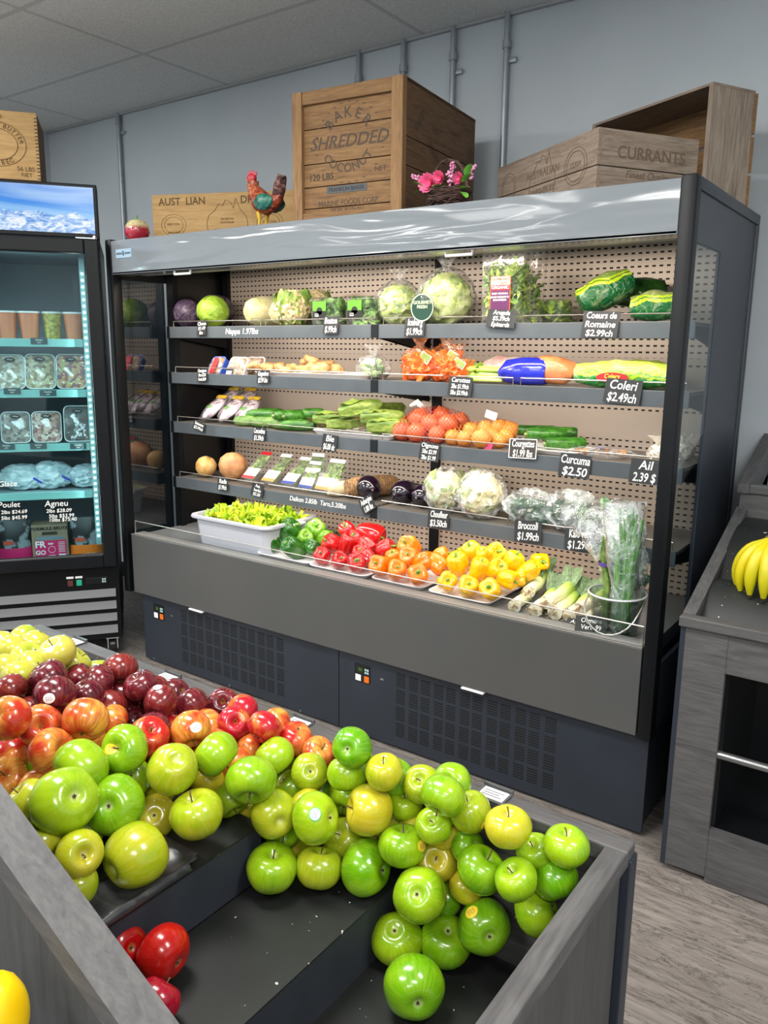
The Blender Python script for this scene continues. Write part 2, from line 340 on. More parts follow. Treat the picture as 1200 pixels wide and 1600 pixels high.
# end panels
def side(bm, x0, x1):
    bx(bm, x0, x1, .34, .82, .36, HT); bx(bm, x0, x1, .05, .34, 1.83, HT); bx(bm, x0, x1, .05, .34, .36, .58)
bm = B(); side(bm, .024, .036); obj('end_panel', bm, M_char, case, False)
bm = B(); bx(bm, 0, .0425, -.004, .05, .345, 2.0, .006); obj('end_post', bm, M_black, case)
bm = B(); bx(bm, .0, .0425, .05, .82, 1.965, 2.0, .004); bx(bm, .0, .0425, .785, .82, .36, 1.965, .004); obj('end_frame', bm, M_char, case)
g = None
bm = B(); bx(bm, .031, .034, .05, .34, .58, 1.83); obj('end_window', bm, glass('end_window_glass', '#dfe6e9', .8), case, False)
bm = B(); side(bm, -L-.036, -L-.004); obj('end_panel', bm, M_black, case, False)
bm = B(); bx(bm, -L-.0425, -L, -.002, .05, .345, 2.0, .006); obj('end_post', bm, M_black, case)
bm = B(); bx(bm, -L-.02, -L-.014, .05, .30, .58, 1.83); obj('end_window', bm, glass('left_window_glass', '#8a9296', 3.0), case, False)
bm = B(); bx(bm, -L+.002, -L+.05, .30, .33, .61, 1.96); obj('inner_post', bm, M_black, case, False)
bm = B(); bx(bm, -L+.002, -L+.02, .33, YB, .61, 1.96); obj('inner_side', bm, M_black_in, case, False, label='glossy black inner side panel')
# base, panels, vent grilles, controls
bm = B(); bx(bm, -2.44, .025, .04, .8, .03, .36); obj('base', bm, M_navy, case, False)
for x0, x1 in ((-2.4475, -1.2145), (-1.2115, .0314)):
    bm = B(); bx(bm, x0, x1, .0258, .04, .012, .352, .0015); obj('base_panel', bm, M_navy, case, False)
M_slot = pm('slot_black', '#06070a', .9)
for gx0 in (-2.168, -.93):
    bm = B()
    for c in range(12):
        for r in range(28):
            if r % 7 == 6: continue
            x = gx0+c*.0555+(.004 if c % 2 else 0); z = .315-r*.0098
            bx(bm, x, x+.040, .0250, .0256, z-.0026, z+.0026)
    obj('vent_grille', bm, M_slot, case, False)
for cx in (-2.325, -1.09):
    q = obj('control_unit', bx(B(), cx-.04, cx+.035, .0235, .0256, .235, .31), M_black_in, case, False)
    bm = B(); bx(bm, cx-.035, cx-.008, .021, .0235, .24, .266, .001); obj('rocker_switch', bm, M_white, q, False, label='white rocker switch')
    bm = B(); bx(bm, cx+.008, cx+.031, .021, .0235, .24, .266, .001); obj('rocker_switch', bm, emit('orange_switch_glow', '#ff7a10', .9), q, False, label='lit orange rocker switch')
    bm = B(); bx(bm, cx-.03, cx+.004, .0225, .0235, .274, .3); obj('display_screen', bm, pm('dark_green_lcd', '#16231a', .2), q, False)
    text('30', .018, emit('green_digits', '#7fb03c', .5), q, (cx-.012, .022, .288), shear=0)
    bm = B()
    for a in (0, 1):
        for b_ in (0, 1): bx(bm, cx+.01+a*.011, cx+.018+a*.011, .0222, .0235, .276+b_*.012, .284+b_*.012)
    obj('buttons', bm, pm('pale_teal_button', '#a9c9c4', .4), q, False)
    bm = B(); bx(bm, cx+.085, cx+.1, .024, .0256, .27, .276); obj('catch', bm, M_chrome, case, False)
for x in (-2.03, -.585):
    bm = B(); bx(bm, x-.045, x+.045, -.006, .02, .344, .351, .002); obj('price_rail_clip', bm, M_white, case, False)
for x, y, z in ((-2.38, .024, .02), (-1.85, .024, .02), (-1.42, .024, .02), (-1.12, .024, .02)):
    bm = B(); tube(bm, [(x, .0262, z), (x, .022, z)], .004, 8); obj('screw', bm, M_chrome, case)
for x in (-2.05, -.70):      # hooks for the night blind
    bm = B(); tube(bm, [(x-.05, .015, 1.845), (x-.05, .015, 1.832), (x+.05, .015, 1.832), (x+.05, .015, 1.845)], .005, 8); obj('blind_handle', bm, M_white, case)
bm = B(); bx(bm, -L+.035, -L+.145, -.0025, .001, 1.915, 1.953, .001); q = obj('maker_plate', bm, pm('pale_blue_plate', '#9db4c8', .3), case, False)
bm = B(); bx(bm, -L+.04, -L+.08, -.0032, -.0025, 1.93, 1.938); bx(bm, -L+.1, -L+.14, -.0032, -.0025, 1.93, 1.938); tube(bm, [(-L+.09, -.0032, 1.925), (-L+.09, -.0032, 1.944)], .004, 6); obj('plate_print', bm, pm('plate_ink', '#4d6072', .6), q, False)
# shelves, each with fascia, wire fence and brackets
M_wire = pm('zinc_wire', '#b9b5ae', .3, metal=.8)
SZ = [1.62, 1.405, 1.165, .89]; SY = .268
SHELVES = []
for k, z in enumerate(SZ):
    for s, (x0, x1) in enumerate(((-L+.055, -1.232), (-1.205, .0))):
        bm = B(); bx(bm, x0, x1, SY, YB-.02, z-.012, z)
        sh = obj('shelf', bm, pm('shelf_deck_grey', '#6b6660', .35), case, False); SHELVES.append(sh)
        bm = B(); bx(bm, x0, x1, SY-.006, SY+.004, z-.05, z+.003, .0015); obj('shelf_fascia', bm, M_shelf, sh, False)
        bm = B(); zz = z+.028; nn = 2; w = (x1-x0)/nn
        for i in range(nn):
            a, b = x0+.015+i*w, x0+w-.015+i*w
            tube(bm, [(a, SY+.012, z), (a, SY+.012, zz), (b, SY+.012, zz), (b, SY+.012, z)], .0022, 6)
        obj('wire_fence', bm, M_wire, sh)
        for bx_ in (x0+.006, x1-.006):
            bm = B(); ring_loft(bm, [[Vector((bx_+e, SY+.01, z-.012)), Vector((bx_+e, YB-.02, z-.012)), Vector((bx_+e, YB-.02, z-.10)), Vector((bx_+e, SY+.01, z-.045))] for e in (-.002, .002)])
            obj('shelf_bracket', bm, M_black, sh, False)
for k, z in enumerate(SZ):
    bm = B(); bx(bm, -1.236, -1.201, SY-.010, SY-.002, z-.048, z+.004, .001); obj('divider_clip', bm, M_black_in, case, False)
    bm = B(); bx(bm, -L+.04, -L+.062, SY-.008, SY+.03, z-.052, z+.006, .002); obj('divider_clip', bm, M_black_in, case, False)
bm = B(); tube(bm, [(-L+.04, .02, .645), (-L+.04, .02, .705), (-.01, .02, .705), (-.01, .02, .645)], .0022, 6); obj('wire_fence', bm, M_wire, case)
bm = B(); bx(bm, -L+.05, -.02, .021, .023, .648, .70); obj('lip_screen', bm, glass('lip_screen_clear', '#f6f8f8', .5), case, False)
M_shadowtrim = M_black
# ---------------------------------------------------------------- upright glass-door fridge on the left (front rotated towards the aisle)
CO = Vector((-2.56, -.02, 0)); CA = math.radians(53.13); ex = Vector((.6, .8, 0)); ey = Vector((-.8, .6, 0))
def cw(x, y, z): return CO+ex*x+ey*y+Vector((0, 0, z))
def cl(u, v, dep=0):
    P = CO+ey*dep; N = Vector((.8, -.6, 0)); d = cF+cR*((u-600)/CP['f'])-cU*((v-800)/CP['f']); Q = cC+d*((P-cC).dot(N)/d.dot(N)); return (Q-P).dot(ex), Q.z
fr = thing('glass_door_fridge', 'tall black glass-door fridge with lit blue mountain sign on top', 'refrigerator', CO, CA)
M_blk = pm('black_fridge_steel', '#06080c', .4, spec=.25)
WF = .76; DF = .72
bm = B(); bx(bm, -WF, -WF+.04, .02, DF, .1, 2.0); bx(bm, -.04, 0, .02, DF, .1, 2.0); bx(bm, -WF, 0, DF-.04, DF, .1, 2.0); bx(bm, -WF, 0, .02, DF, 1.95, 2.0); bx(bm, -WF, 0, .02, DF, .1, .47); obj('cabinet', bm, M_blk, fr, False)
bm = B(); bx(bm, -WF+.04, -.04, .1, DF-.042, .47, .478); bx(bm, -WF+.04, -WF+.045, .02, DF-.04, .478, 1.95); bx(bm, -.045, -.04, .03, DF-.04, .478, 1.95); bx(bm, -WF+.04, -.04, DF-.046, DF-.041, .478, 1.95); bx(bm, -WF+.04, -.04, .02, DF-.04, 1.94, 1.95); obj('liner', bm, pm('grey_fridge_liner', '#8d9ba3', .5), fr, False)
bm = B(); bx(bm, -WF, 0, .0, .12, 2.004, 2.232, .004); q = obj('sign_box', bm, M_black, fr, False)
t = NT('mountain_picture'); x, y, z = t.sep(t.tc()); zz = t.math('MULTIPLY', t.math('SUBTRACT', z, 2.02), 5.0)
n1 = t.noise(9, 8, t.mapping((1, 1, 1.5)), .62, .4); hgt = t.math('SUBTRACT', t.math('MULTIPLY_ADD', n1, .55, .12), zz)
snow = t.ramp(t.noise(22, 10, t.mapping((1, 1, 2.0)), .7, 1.2), [(.38, '#2f7fd6'), (.5, '#9fc6f2'), (.6, '#f4f8ff')])
sky = t.mix(t.ramp(t.noise(3.0, 3, t.mapping((.6, 1, 4)), .5, .8), [(.45, 0.0), (.7, .6)]), t.ramp(zz, [(.3, '#7cc4f5'), (.6, '#1787e6'), (1, '#0b74dd')]), '#bfe3ff')
pic = t.mix(t.ramp(hgt, [(.0, 0.0), (.03, 1.0)]), sky, snow); t.set(col='#000000', ec=pic, es=.95, rough=.2)
bm = B(); bx(bm, -WF+.015, -.016, -.004, .0, 2.022, 2.218); obj('sign_face', bm, t.m, q, False, label='lit picture of snowy mountains under a blue sky')
# grille at the bottom and control strip
bm = B(); bx(bm, -WF, 0, -.01, .02, .11, .475, .003); obj('kick_panel', bm, M_blk, fr, False)
for i in range(4):
    z = .345-i*.062; bm = B(); ring_loft(bm, [[Vector((x, -.012, z+.02)), Vector((x, -.03, z-.016)), Vector((x, -.012, z-.022))] for x in (-WF+.02, -.02)]); obj('louvre', bm, pm('grey_louvre', '#55575a', .45), fr, False)
bm = B(); bx(bm, -.155, -.055, -.014, -.01, .395, .425, .001); q = obj('thermostat', bm, M_black_in, fr, False)
bm = B(); [bx(bm, -.08+a*.01, -.073+a*.01, -.016, -.014, .4+b*.012, .408+b*.012) for a in (0, 1) for b in (0, 1)]; obj('buttons', bm, pm('pale_teal_button', '#a9c9c4', .4), q, False)
for x, m_, lb in ((-.225, emit('red_switch', '#7d3b35', .5), 'dull red switch'), (-.185, emit('green_switch', '#1fae86', .9), 'lit green switch')):
    bm = B(); bx(bm, x-.012, x+.012, -.016, -.01, .392, .42, .001); q = obj('switch', bm, m_, fr, False, label=lb); bm = B(); bx(bm, x-.016, x+.016, -.012, -.01, .428, .438); obj('switch_label', bm, M_white, q, False)
for x in (-.05, -WF+.05):
    bm = B(); tube(bm, [(x-.012, .06, .05), (x+.012, .06, .05)], .045, 16); q = obj('caster', bm, M_black_in, fr); bm = B(); bx(bm, x-.025, x-.02, .03, .09, .04, .11); bx(bm, x+.02, x+.025, .03, .09, .04, .11); bx(bm, x-.03, x+.03, .02, .1, .095, .11); obj('caster_fork', bm, M_chrome, q, False)
# door
dr = obj('door', (lambda b: (bx(b, -WF+.005, -WF+.06, -.055, -.012, .485, 1.995, .006), bx(b, -.065, -.005, -.055, -.012, .485, 1.995, .006), bx(b, -WF+.06, -.065, -.055, -.012, 1.93, 1.995, .006), bx(b, -WF+.06, -.065, -.055, -.012, .485, .55, .006), b)[-1])(B()), M_black, fr, False)
bm = B(); bx(bm, -WF+.055, -.06, -.036, -.031, .545, 1.935); obj('door_glass', bm, glass('fridge_door_glass', '#e6f4f6', 1.0), dr, False)
bm = B(); bx(bm, -WF+.06, -.064, -.054, -.052, .548, .554); obj('glass_bead', bm, M_chrome, dr, False)
bm = B(); bx(bm, -.10, -.01, -.03, .0, 1.997, 2.003, .001); tube(bm, [(-.02, -.04, 1.99), (-.02, -.04, 2.01)], .008, 10); obj('hinge', bm, M_chrome, dr, False)
M_led = emit('cool_led', '#eafffd', 9.0)
for x in (-.085, -WF+.085):
    bm = B(); [bx(bm, x-.004, x+.004, .024, .03, .62+i*.0285, .629+i*.0285) for i in range(44)]; q = obj('led_strip', bm, M_led, fr, False)
    bm = B(); bx(bm, x-.012, x+.012, .03, .036, .58, 1.92); obj('strip_backing', bm, pm('clear_strip_cover', '#8fb0b2', .4), q, False)
p = cw(-.12, .05, 1.25); area('fridge_lamp', p, .02, 1.2, 6.0, (.93, 1, .98), (math.radians(90), 0, CA+math.radians(150)))
p = cw(-.62, .05, 1.25); area('fridge_lamp', p, .02, 1.2, 4.5, (.93, 1, .98), (math.radians(90), 0, CA+math.radians(210)))
FZ = [1.557, 1.325, 1.073, .842]
for z in FZ:
    bm = B(); bx(bm, -WF+.05, -.05, .07, .5, z-.010, z-.004); q = obj('wire_shelf', bm, pm('pale_shelf_wire', '#9fb3b8', .5), fr, False)
    bm = B(); bx(bm, -WF+.06, -.10, .06, .07, z-.034, z+.002, .001); obj('ticket_rail', bm, pm('pale_aqua_rail', '#86bdb8', .4), q, False)
# ---------------------------------------------------------------- apple island
XI, XO, YI, YO, ZR = .325, .360, -1.226, -1.186, .78
isl = thing('apple_display_bin', 'grey wood-grain island bin with sloped divider, holding heaps of apples', 'produce bin', (-.45, -1.6, 0))
def ib(name, bm, m, par=isl, **k):
    bmesh.ops.translate(bm, verts=bm.verts[:], vec=(.45, 1.6, 0)); return obj(name, bm, m, par, k.pop('smooth', False), **k)
M_foamblk = pm('black_foam_step', '#26282b', .6, '#2c2e30', 14, bump=.05, bscale=120)
M_rubber = NT('black_rubber_mat'); sp = M_rubber.noise(60, 3, None, .6); M_rubber.set(col=M_rubber.mix(M_rubber.ramp(M_rubber.noise(85, 2, None, .4), [(.735, 0.0), (.75, .8)]), M_rubber.ramp(M_rubber.noise(5, 6), [(.35, '#121414'), (.7, '#1e201f')]), '#c9c9bf'), rough=.5); M_rubber = M_rubber.m
M_riser = pm('blue_black_foam_face', '#22262f', .7, '#272b35', 20)
XL_ = -1.29
ib('far_rim', bx(B(), XL_, XO, YI, YO, ZR-.03, ZR, .003), M_greywood)
ib('end_rim', bx(B(), XI, XO, -1.92, YI, ZR-.03, ZR, .003), M_greywoodY)
ib('left_rim', bx(B(), XL_-.005, XL_+.03, -2.4, YI+.002, ZR-.03, ZR, .003), M_greywoodY)
ib('far_board', bx(B(), XL_, XI+.012, YI+.006, YO-.004, .08, ZR-.03), M_greywood)
ib('left_board', bx(B(), XL_, XL_+.025, -2.4, YI, .08, ZR-.03), M_greywoodY)
bm = B(); bx(bm, XI+.008, XO-.008, -1.92, YI, .56, ZR-.03); bx(bm, XI+.008, XO-.008, -1.39, YI, .08, .56); bx(bm, XI+.008, XO-.008, -1.92, -1.39, .08, .16); ib('end_board', bm, M_greywoodZ)
ib('corner_strip', bx(B(), XO-.012, XO+.004, YO-.03, YO+.002, .05, ZR-.02, .002), M_navy)
ib('inner_shelf', bx(B(), -.05, XI, -1.9, YI, .2, .21), M_black)
ib('plinth', bx(B(), XL_+.04, XI-.02, -2.3, YI-.05, 0, .2), M_black)
# sloped divider board
tn = math.tan(math.radians(27)); zt = .790
def slope_board(y0, y1, top, thick, xa, xb):
    bm = B(); pts = [(xa, top+tn*(XI-xa)), (xb, top+tn*(XI-xb))]
    ring_loft(bm, [[Vector((pts[0][0], y, pts[0][1])), Vector((pts[1][0], y, pts[1][1])), Vector((pts[1][0], y, pts[1][1]-thick)), Vector((pts[0][0], y, pts[0][1]-thick))] for y in (y0, y1)]); return bm
ib('divider_rim', slope_board(-1.947, -1.902, zt-.002, .03, XI, -.85), M_greywood)
bm = B(); ring_loft(bm, [[Vector((XI, y, zt-.03)), Vector((-.85, y, zt-.03+tn*(XI+.85))), Vector((-.85, y, .2)), Vector((XI, y, .2))] for y in (-1.936, -1.912)]); ib('divider_board', bm, M_greywoodZ)
# stepped floor
ib('lowest_step', bx(B(), -.022, XI+.008, -1.912, YI+.006, .455, .485), M_rubber)
ib('middle_step', bx(B(), -.218, -.022, -1.912, YI+.006, .455, .597), M_riser); ib('middle_step_mat', bx(B(), -.222, -.021, -1.912, YI+.006, .597, .600), M_rubber)
ib('upper_step', bx(B(), -.45, -.224, -1.912, -1.42, .60, .702), M_riser); ib('upper_step_mat', bx(B(), -.45, -.222, -1.912, -1.419, .702, .705), M_rubber)
ib('back_step', bx(B(), -1.26, -.45, -1.912, -1.42, .5, .70), M_rubber)
ib('back_floor', bx(B(), -1.26, -.222, -1.42, YI+.006, .455, .60), M_rubber)
# second bin on the near side of the divider
bm = B(); bx(bm, -.6, .3, -2.6, -1.95, .5, .52); ib('near_bin_floor', bm, M_rubber)
bm = B(); bx(bm, -.55, .06, -1.985, -1.95, .52, .60); ib('near_bin_ledge', bm, M_riser)
# ---------------------------------------------------------------- banana bin on the right
bb = thing('banana_display_bin', 'grey wood-grain bin with bananas at the right edge beside the display case', 'produce bin', (.136, -.08, 0))
def bbp(name, bm, m, par=bb, **k):
    bmesh.ops.translate(bm, verts=bm.verts[:], vec=(-.136, .08, 0)); return obj(name, bm, m, par, k.pop('smooth', False), **k)
XR2 = 1.25
bbp('front_rim', bx(B(), .12, XR2, -.098, -.06, .77, .80, .003), M_greywood)
ts = (1.018-.8)/.60
def sb(x0, x1, y0, z0, y1, z1, th):
    bm = B(); ring_loft(bm, [[Vector((x, y0, z0)), Vector((x, y1, z1)), Vector((x, y1, z1-th)), Vector((x, y0, z0-th))] for x in (x0, x1)]); return bm
bbp('side_rim', sb(.12, .155, -.06, .80, .52, 1.02, .032), M_greywoodY)
bbp('side_board', (lambda b: (ring_loft(b, [[Vector((x, -.06, .77)), Vector((x, .85, 1.1)), Vector((x, .85, .05)), Vector((x, -.06, .05))] for x in (.128, .15)]), b)[1])(B()), M_char)
bbp('upper_side_rim', sb(.12, .155, .50, 1.10, .86, 1.24, .03), M_greywoodY)
bbp('upper_side_board', (lambda b: (ring_loft(b, [[Vector((x, .51, 1.07)), Vector((x, .86, 1.21)), Vector((x, .86, 1.0)), Vector((x, .51, 1.0))] for x in (.128, .15)]), b)[1])(B()), M_greywoodY)
bbp('upper_front_rim', bx(B(), .155, XR2, .50, .535, 1.07, 1.10, .003), M_greywood)
bbp('upper_front_board', bx(B(), .15, XR2, .51, .53, .98, 1.07), M_greywood)
bbp('upper_shelf', bx(B(), .15, XR2, .53, .86, 1.02, 1.04), M_rubber)
bm = B(); bx(bm, .136, .252, -.086, -.066, .02, .77); bx(bm, .252, XR2, -.084, -.066, .655, .77); bx(bm, .252, XR2, -.084, -.066, .005, .175); bbp('front_frame', bm, M_greywood)
bbp('corner_strip', bx(B(), .124, .138, -.088, -.064, .015, .77, .002), M_navy)
bbp('opening_lining', (lambda b: (bx(b, .252, .262, -.066, .4, .175, .655), bx(b, .252, XR2, .4, .41, .17, .66), bx(b, .252, XR2, -.066, .4, .165, .175), bx(b, .252, XR2, -.066, .4, .655, .665), b)[-1])(B()), M_black_in)
bm = B(); tube(bm, [(.252, -.07, .405), (XR2, -.07, .405)], .012, 12); bbp('bumper_bar', bm, pm('brushed_bar', '#8a8b8c', .3, metal=.8), smooth=True)
def roll(y0, z0, y1, z1, hump):
    bm = B(); n = 12; pr = [Vector((0, y0+(y1-y0)*i/n, z0+(z1-z0)*i/n+hump*math.sin(PI*i/n))) for i in range(n+1)]
    a = [bm.verts.new(p+Vector((.152, 0, 0))) for p in pr]; b = [bm.verts.new(p+Vector((XR2, 0, 0))) for p in pr]
    for i in range(n): bm.faces.new((a[i], b[i], b[i+1], a[i+1]))
    return bm
bbp('curved_step', roll(-.05, .70, .15, .86, .05), M_rubber, smooth=True); bbp('curved_step', roll(.15, .84, .50, .99, .04), M_rubber, smooth=True)
# ---------------------------------------------------------------- crates and ornaments on top
def inkm(): return M_ink
def crate_thing(label, near, wd, dd, ang, h, kind, m3):
    # local frame: origin at the near corner, -x runs along the front face, +y runs into the depth
    mx, my, mz = m3; t = thing('wooden_crate', label, 'crate', (near[0], near[1], near[2]), ang)
    return t
t = thing('wooden_crate', 'big honey-brown wooden crate stencilled shredded coconut above the middle of the case', 'crate', (-.975, .08, 1.992), math.radians(6.2))
w_, d_, h_ = .462, .62, .447
zs = [.0, .052, .135, .235, .385, .447]
zs = [.03, .125, .225, .30+.0, .415]
def hplanks(x0, x1, y0, y1, cuts):
    bm = B()
    for a, b in zip(cuts, cuts[1:]): bx(bm, x0, x1, y0, y1, a+.0015, b-.0015, .0015)
    return bm
obj('front_planks', hplanks(-w_+.01, -.01, .018, .03, [.005, .045, .12, .20, .32, h_-.01]), M_crate, t, False)
obj('side_planks', hplanks(-.014, 0, .03, d_, [0, .165, .26, h_]), M_crateY, t, False)
obj('side_planks', hplanks(-w_, -w_+.014, .03, d_, [0, .165, .26, h_]), M_crateY, t, False)
obj('back_planks', hplanks(-w_+.014, -.014, d_-.014, d_, [0, .165, .26, h_]), M_crate, t, False)
obj('top_planks', bx(B(), -w_, 0, .03, d_, h_-.012, h_), M_crateY, t, False)
bm = B(); bx(bm, -w_, -w_+.042, .0, .018, 0, h_, .002); obj('corner_batten', bm, M_crateZ, t, False)
bm = B(); bx(bm, -.045, 0, .0, .03, 0, h_, .002); obj('corner_batten', bm, M_crateZ, t, False)
bm = B(); bx(bm, -w_+.042, -.045, .004, .018, h_-.045, h_, .002); obj('top_batten', bm, M_crate, t, False)
bm = B(); bx(bm, -w_+.042, -.045, .004, .018, 0, .028, .002); obj('bottom_batten', bm, M_crate, t, False)
yf = .0174; M_stencil = pm('faded_stencil_ink', '#4f4238', .8)
cx = -w_/2
def arc_text(s, cx, cz, r, a0, a1, size, par, y, flip=False, m=None):
    n = len(s)
    for i, ch in enumerate(s):
        if ch == ' ': continue
        a = a0+(a1-a0)*(i+.5)/n
        text(ch, size, m or M_stencil, par, (cx+r[0]*math.cos(a), y, cz+r[1]*math.sin(a)), (PI/2, -(a-PI/2) if not flip else -(a+PI/2), 0), shear=0, bold=.01)
grp = obj('stencil_lines', (lambda b: ([bx(b, cx+.142*math.cos(a), cx+.142*math.cos(a)+.012, yf-.0006, yf, .26+.135*math.sin(a)-.0012, .26+.135*math.sin(a)+.0012) for a in [k*PI/14 for k in range(28)]], b)[1])(B()), M_stencil, t, False)
arc_text('BAKER', cx, .255, (.105, .105), math.radians(150), math.radians(30), .05, t, yf)
arc_text('COCONUT', cx, .262, (.105, .088), math.radians(205), math.radians(335), .042, t, yf, True)
text('SHREDDED', .062, M_stencil, t, (cx, yf, .265), shear=.3, sx=1.05, bold=.005)
text('120 LBS', .033, M_ink, t, (cx-.115, yf, .152), shear=0); text('NET', .026, M_stencil, t, (cx+.135, yf, .16), shear=0)
bm = B(); bx(bm, cx-.09, cx+.08, yf-.0008, yf, .092, .117); obj('stencil_bar', bm, pm('grey_stencil_bar', '#55585a', .8), t, False)
text('FRANKLIN BAKER', .02, pm('bar_letter', '#2a2d2e', .8), t, (cx-.005, yf-.001, .104), shear=0, sx=.95)
text('MARINE FOODS CORP', .028, M_stencil, t, (cx, yf, .058), shear=0, sx=.9); text('HOBOKEN N.J.', .022, M_stencil, t, (cx, yf, .034), shear=0)
text('BAKER', .04, M_stencil, t, (.0005, .13, .33), (PI/2, math.radians(-50), PI/2), shear=0, sx=.8)
# low crate with a map of australia
a = Vector((-2.445, .191, 2.0)); b = Vector((-1.80, .453, 2.0)); an = math.atan2(b.y-a.y, b.x-a.x); Lc = (b-a).length
t = thing('wooden_crate', 'low pale wooden fruit crate printed with a map outline behind the rooster', 'crate', (a.x, a.y, 1.992), an)
bm = B(); bx(bm, 0, Lc, 0, .012, 0, .218, .001); obj('front_board', bm, M_pale, t, False); hh = .218
bm = B(); bx(bm, 0, .012, .012, .25, 0, hh); obj('end_board', bm, M_pale, t, False); bm = B(); bx(bm, Lc-.012, Lc, .012, .25, 0, hh); obj('end_board', bm, M_pale, t, False)
bm = B(); bx(bm, .012, Lc-.012, .238, .25, 0, hh); obj('back_board', bm, M_pale, t, False); bm = B(); bx(bm, .012, Lc-.012, .012, .238, 0, .01); obj('bottom_board', bm, M_pale, t, False)
M_pr = pm('brown_print', '#5c4526', .8); y = -.0006
text('AUST  LIAN', .045, M_pr, t, (.15, y, .185), shear=0, bold=.01); text('DRIED', .045, M_pr, t, (.50, y, .185), shear=0, bold=.01)
outl = [(0, .35), (.05, .55), (.2, .68), (.3, .85), (.4, .8), (.47, .95), (.6, .88), (.66, .72), (.72, .98), (.82, .7), (.97, .5), (1, .3), (.93, .05), (.8, 0), (.65, .12), (.5, .2), (.3, .12), (.1, .03), (.03, .15), (0, .35)]
bm = B()
for (p0, q0), (p1, q1) in zip(outl, outl[1:]):
    A_ = Vector((.27+p0*.20, y, .03+q0*.165)); B_ = Vector((.27+p1*.20, y, .03+q1*.165)); tube(bm, [A_, B_], .0011, 4)
for kx in (.105, .575):
    for rr in (.062, .047):
        tube(bm, [(kx+rr*math.cos(k*PI/12), y, .085+rr*.75*math.sin(k*PI/12)) for k in range(25)], .0009, 4)
obj('printed_outline', bm, M_pr, t, False)
text('ARK      BRAND', .022, M_pr, t, (.37, y, .055), shear=0); text('PACKED IN', .012, M_pr, t, (.37, y, .105), shear=0); text('AUSTRALIA', .013, M_pr, t, (.37, y, .09), shear=0)
for kx in (.105, .575): text('KEEP COOL', .012, M_pr, t, (kx, y, .088), shear=0); text('AND CLEAN', .011, M_pr, t, (kx, y, .052), shear=0)
# weathered crate "currants"
a = Vector((-.282, .10, 1.992)); an = math.atan2(.335, .175)-PI/2   # +y local along right side
w_, d_, h_ = .60, .378, .19
t = thing('wooden_crate', 'low weathered grey-brown crate printed currants at the right end of the case top', 'crate', a, math.atan2(-.328, .507))
def low(x0, x1, y0, y1, mats):
    obj(mats[2], hplanks(x0, x1, y0, y1, [0, .083, h_]), mats[0], t, False)
low(-w_, 0, 0, .014, (M_oldX, 0, 'front_boards')); low(-.014, 0, .014, d_, (M_oldY, 0, 'end_boards')); low(-w_, -w_+.014, .014, d_, (M_oldY, 0, 'end_boards')); low(-w_+.014, -.014, d_-.014, d_, (M_oldX, 0, 'back_boards')); obj('bottom_board', bx(B(), -w_+.014, -.014, .014, d_-.014, 0, .012), M_oldX, t, False)
M_fade = pm('faint_brown_print', '#6a5848', .85)
text('CURRANTS', .05, M_fade, t, (.0006, d_/2+.01, .125), (PI/2, 0, PI/2), shear=0, bold=.008); text('Finest Quality', .03, M_fade, t, (.0006, d_/2, .065), (PI/2, 0, PI/2), shear=.2)
text('AUSTRALIAN', .034, M_fade, t, (-.30, -.0006, .115), shear=0); text('DRIED FRUIT', .026, M_fade, t, (-.30, -.0006, .06), shear=0)
bm = B(); outl2 = [(p*.16-.38, q*.15+.03) for p, q in outl]
for (p0, q0), (p1, q1) in zip(outl2, outl2[1:]): tube(bm, [(p0, -.0006, q0), (p1, -.0006, q1)], .0011, 4)
for kx, rx in ((-.11, .06), (-.52, .05)):
    for rr in (1, .8): tube(bm, [(kx+rx*rr*math.cos(k*PI/12), -.0006, .1+.055*rr*math.sin(k*PI/12)) for k in range(25)], .001, 4)
obj('printed_outline', bm, M_fade, t, False); text('LEXIA', .022, M_fade, t, (-.11, -.0006, .105), shear=0)
# big crate standing on its side
t = thing('wooden_crate', 'open weathered crate standing on its side against the wall above right end', 'crate', (-.050, .42, 1.992), math.atan2(-.253, .486))
w_, d_, h_ = .548, .19, .345
bm = B(); bx(bm, -.016, 0, 0, d_, 0, h_, .001); obj('end_board', bm, wood('weathered_pine_upright', ('#5f5044', '#8f7f70', '#a89b8c'), 'Z', 1.4), t, False)
bm = B(); bx(bm, -w_, -w_+.016, 0, d_, 0, h_); obj('end_board', bm, MC['weathered_pine_upright'], t, False)
bm = B(); bx(bm, -w_, 0, 0, d_, h_, h_+.008); obj('side_board', bm, M_oldX, t, False); bm = B(); bx(bm, -w_+.016, -.016, 0, d_, 0, .008); obj('side_board', bm, M_oldX, t, False)
obj('bottom_slats', (lambda b: ([bx(b, -w_, .004, d_, d_+.008, a, c) for a, c in ((.0, .1), (.108, .215), (.225, h_))], b)[1])(B()), M_crate, t, False)
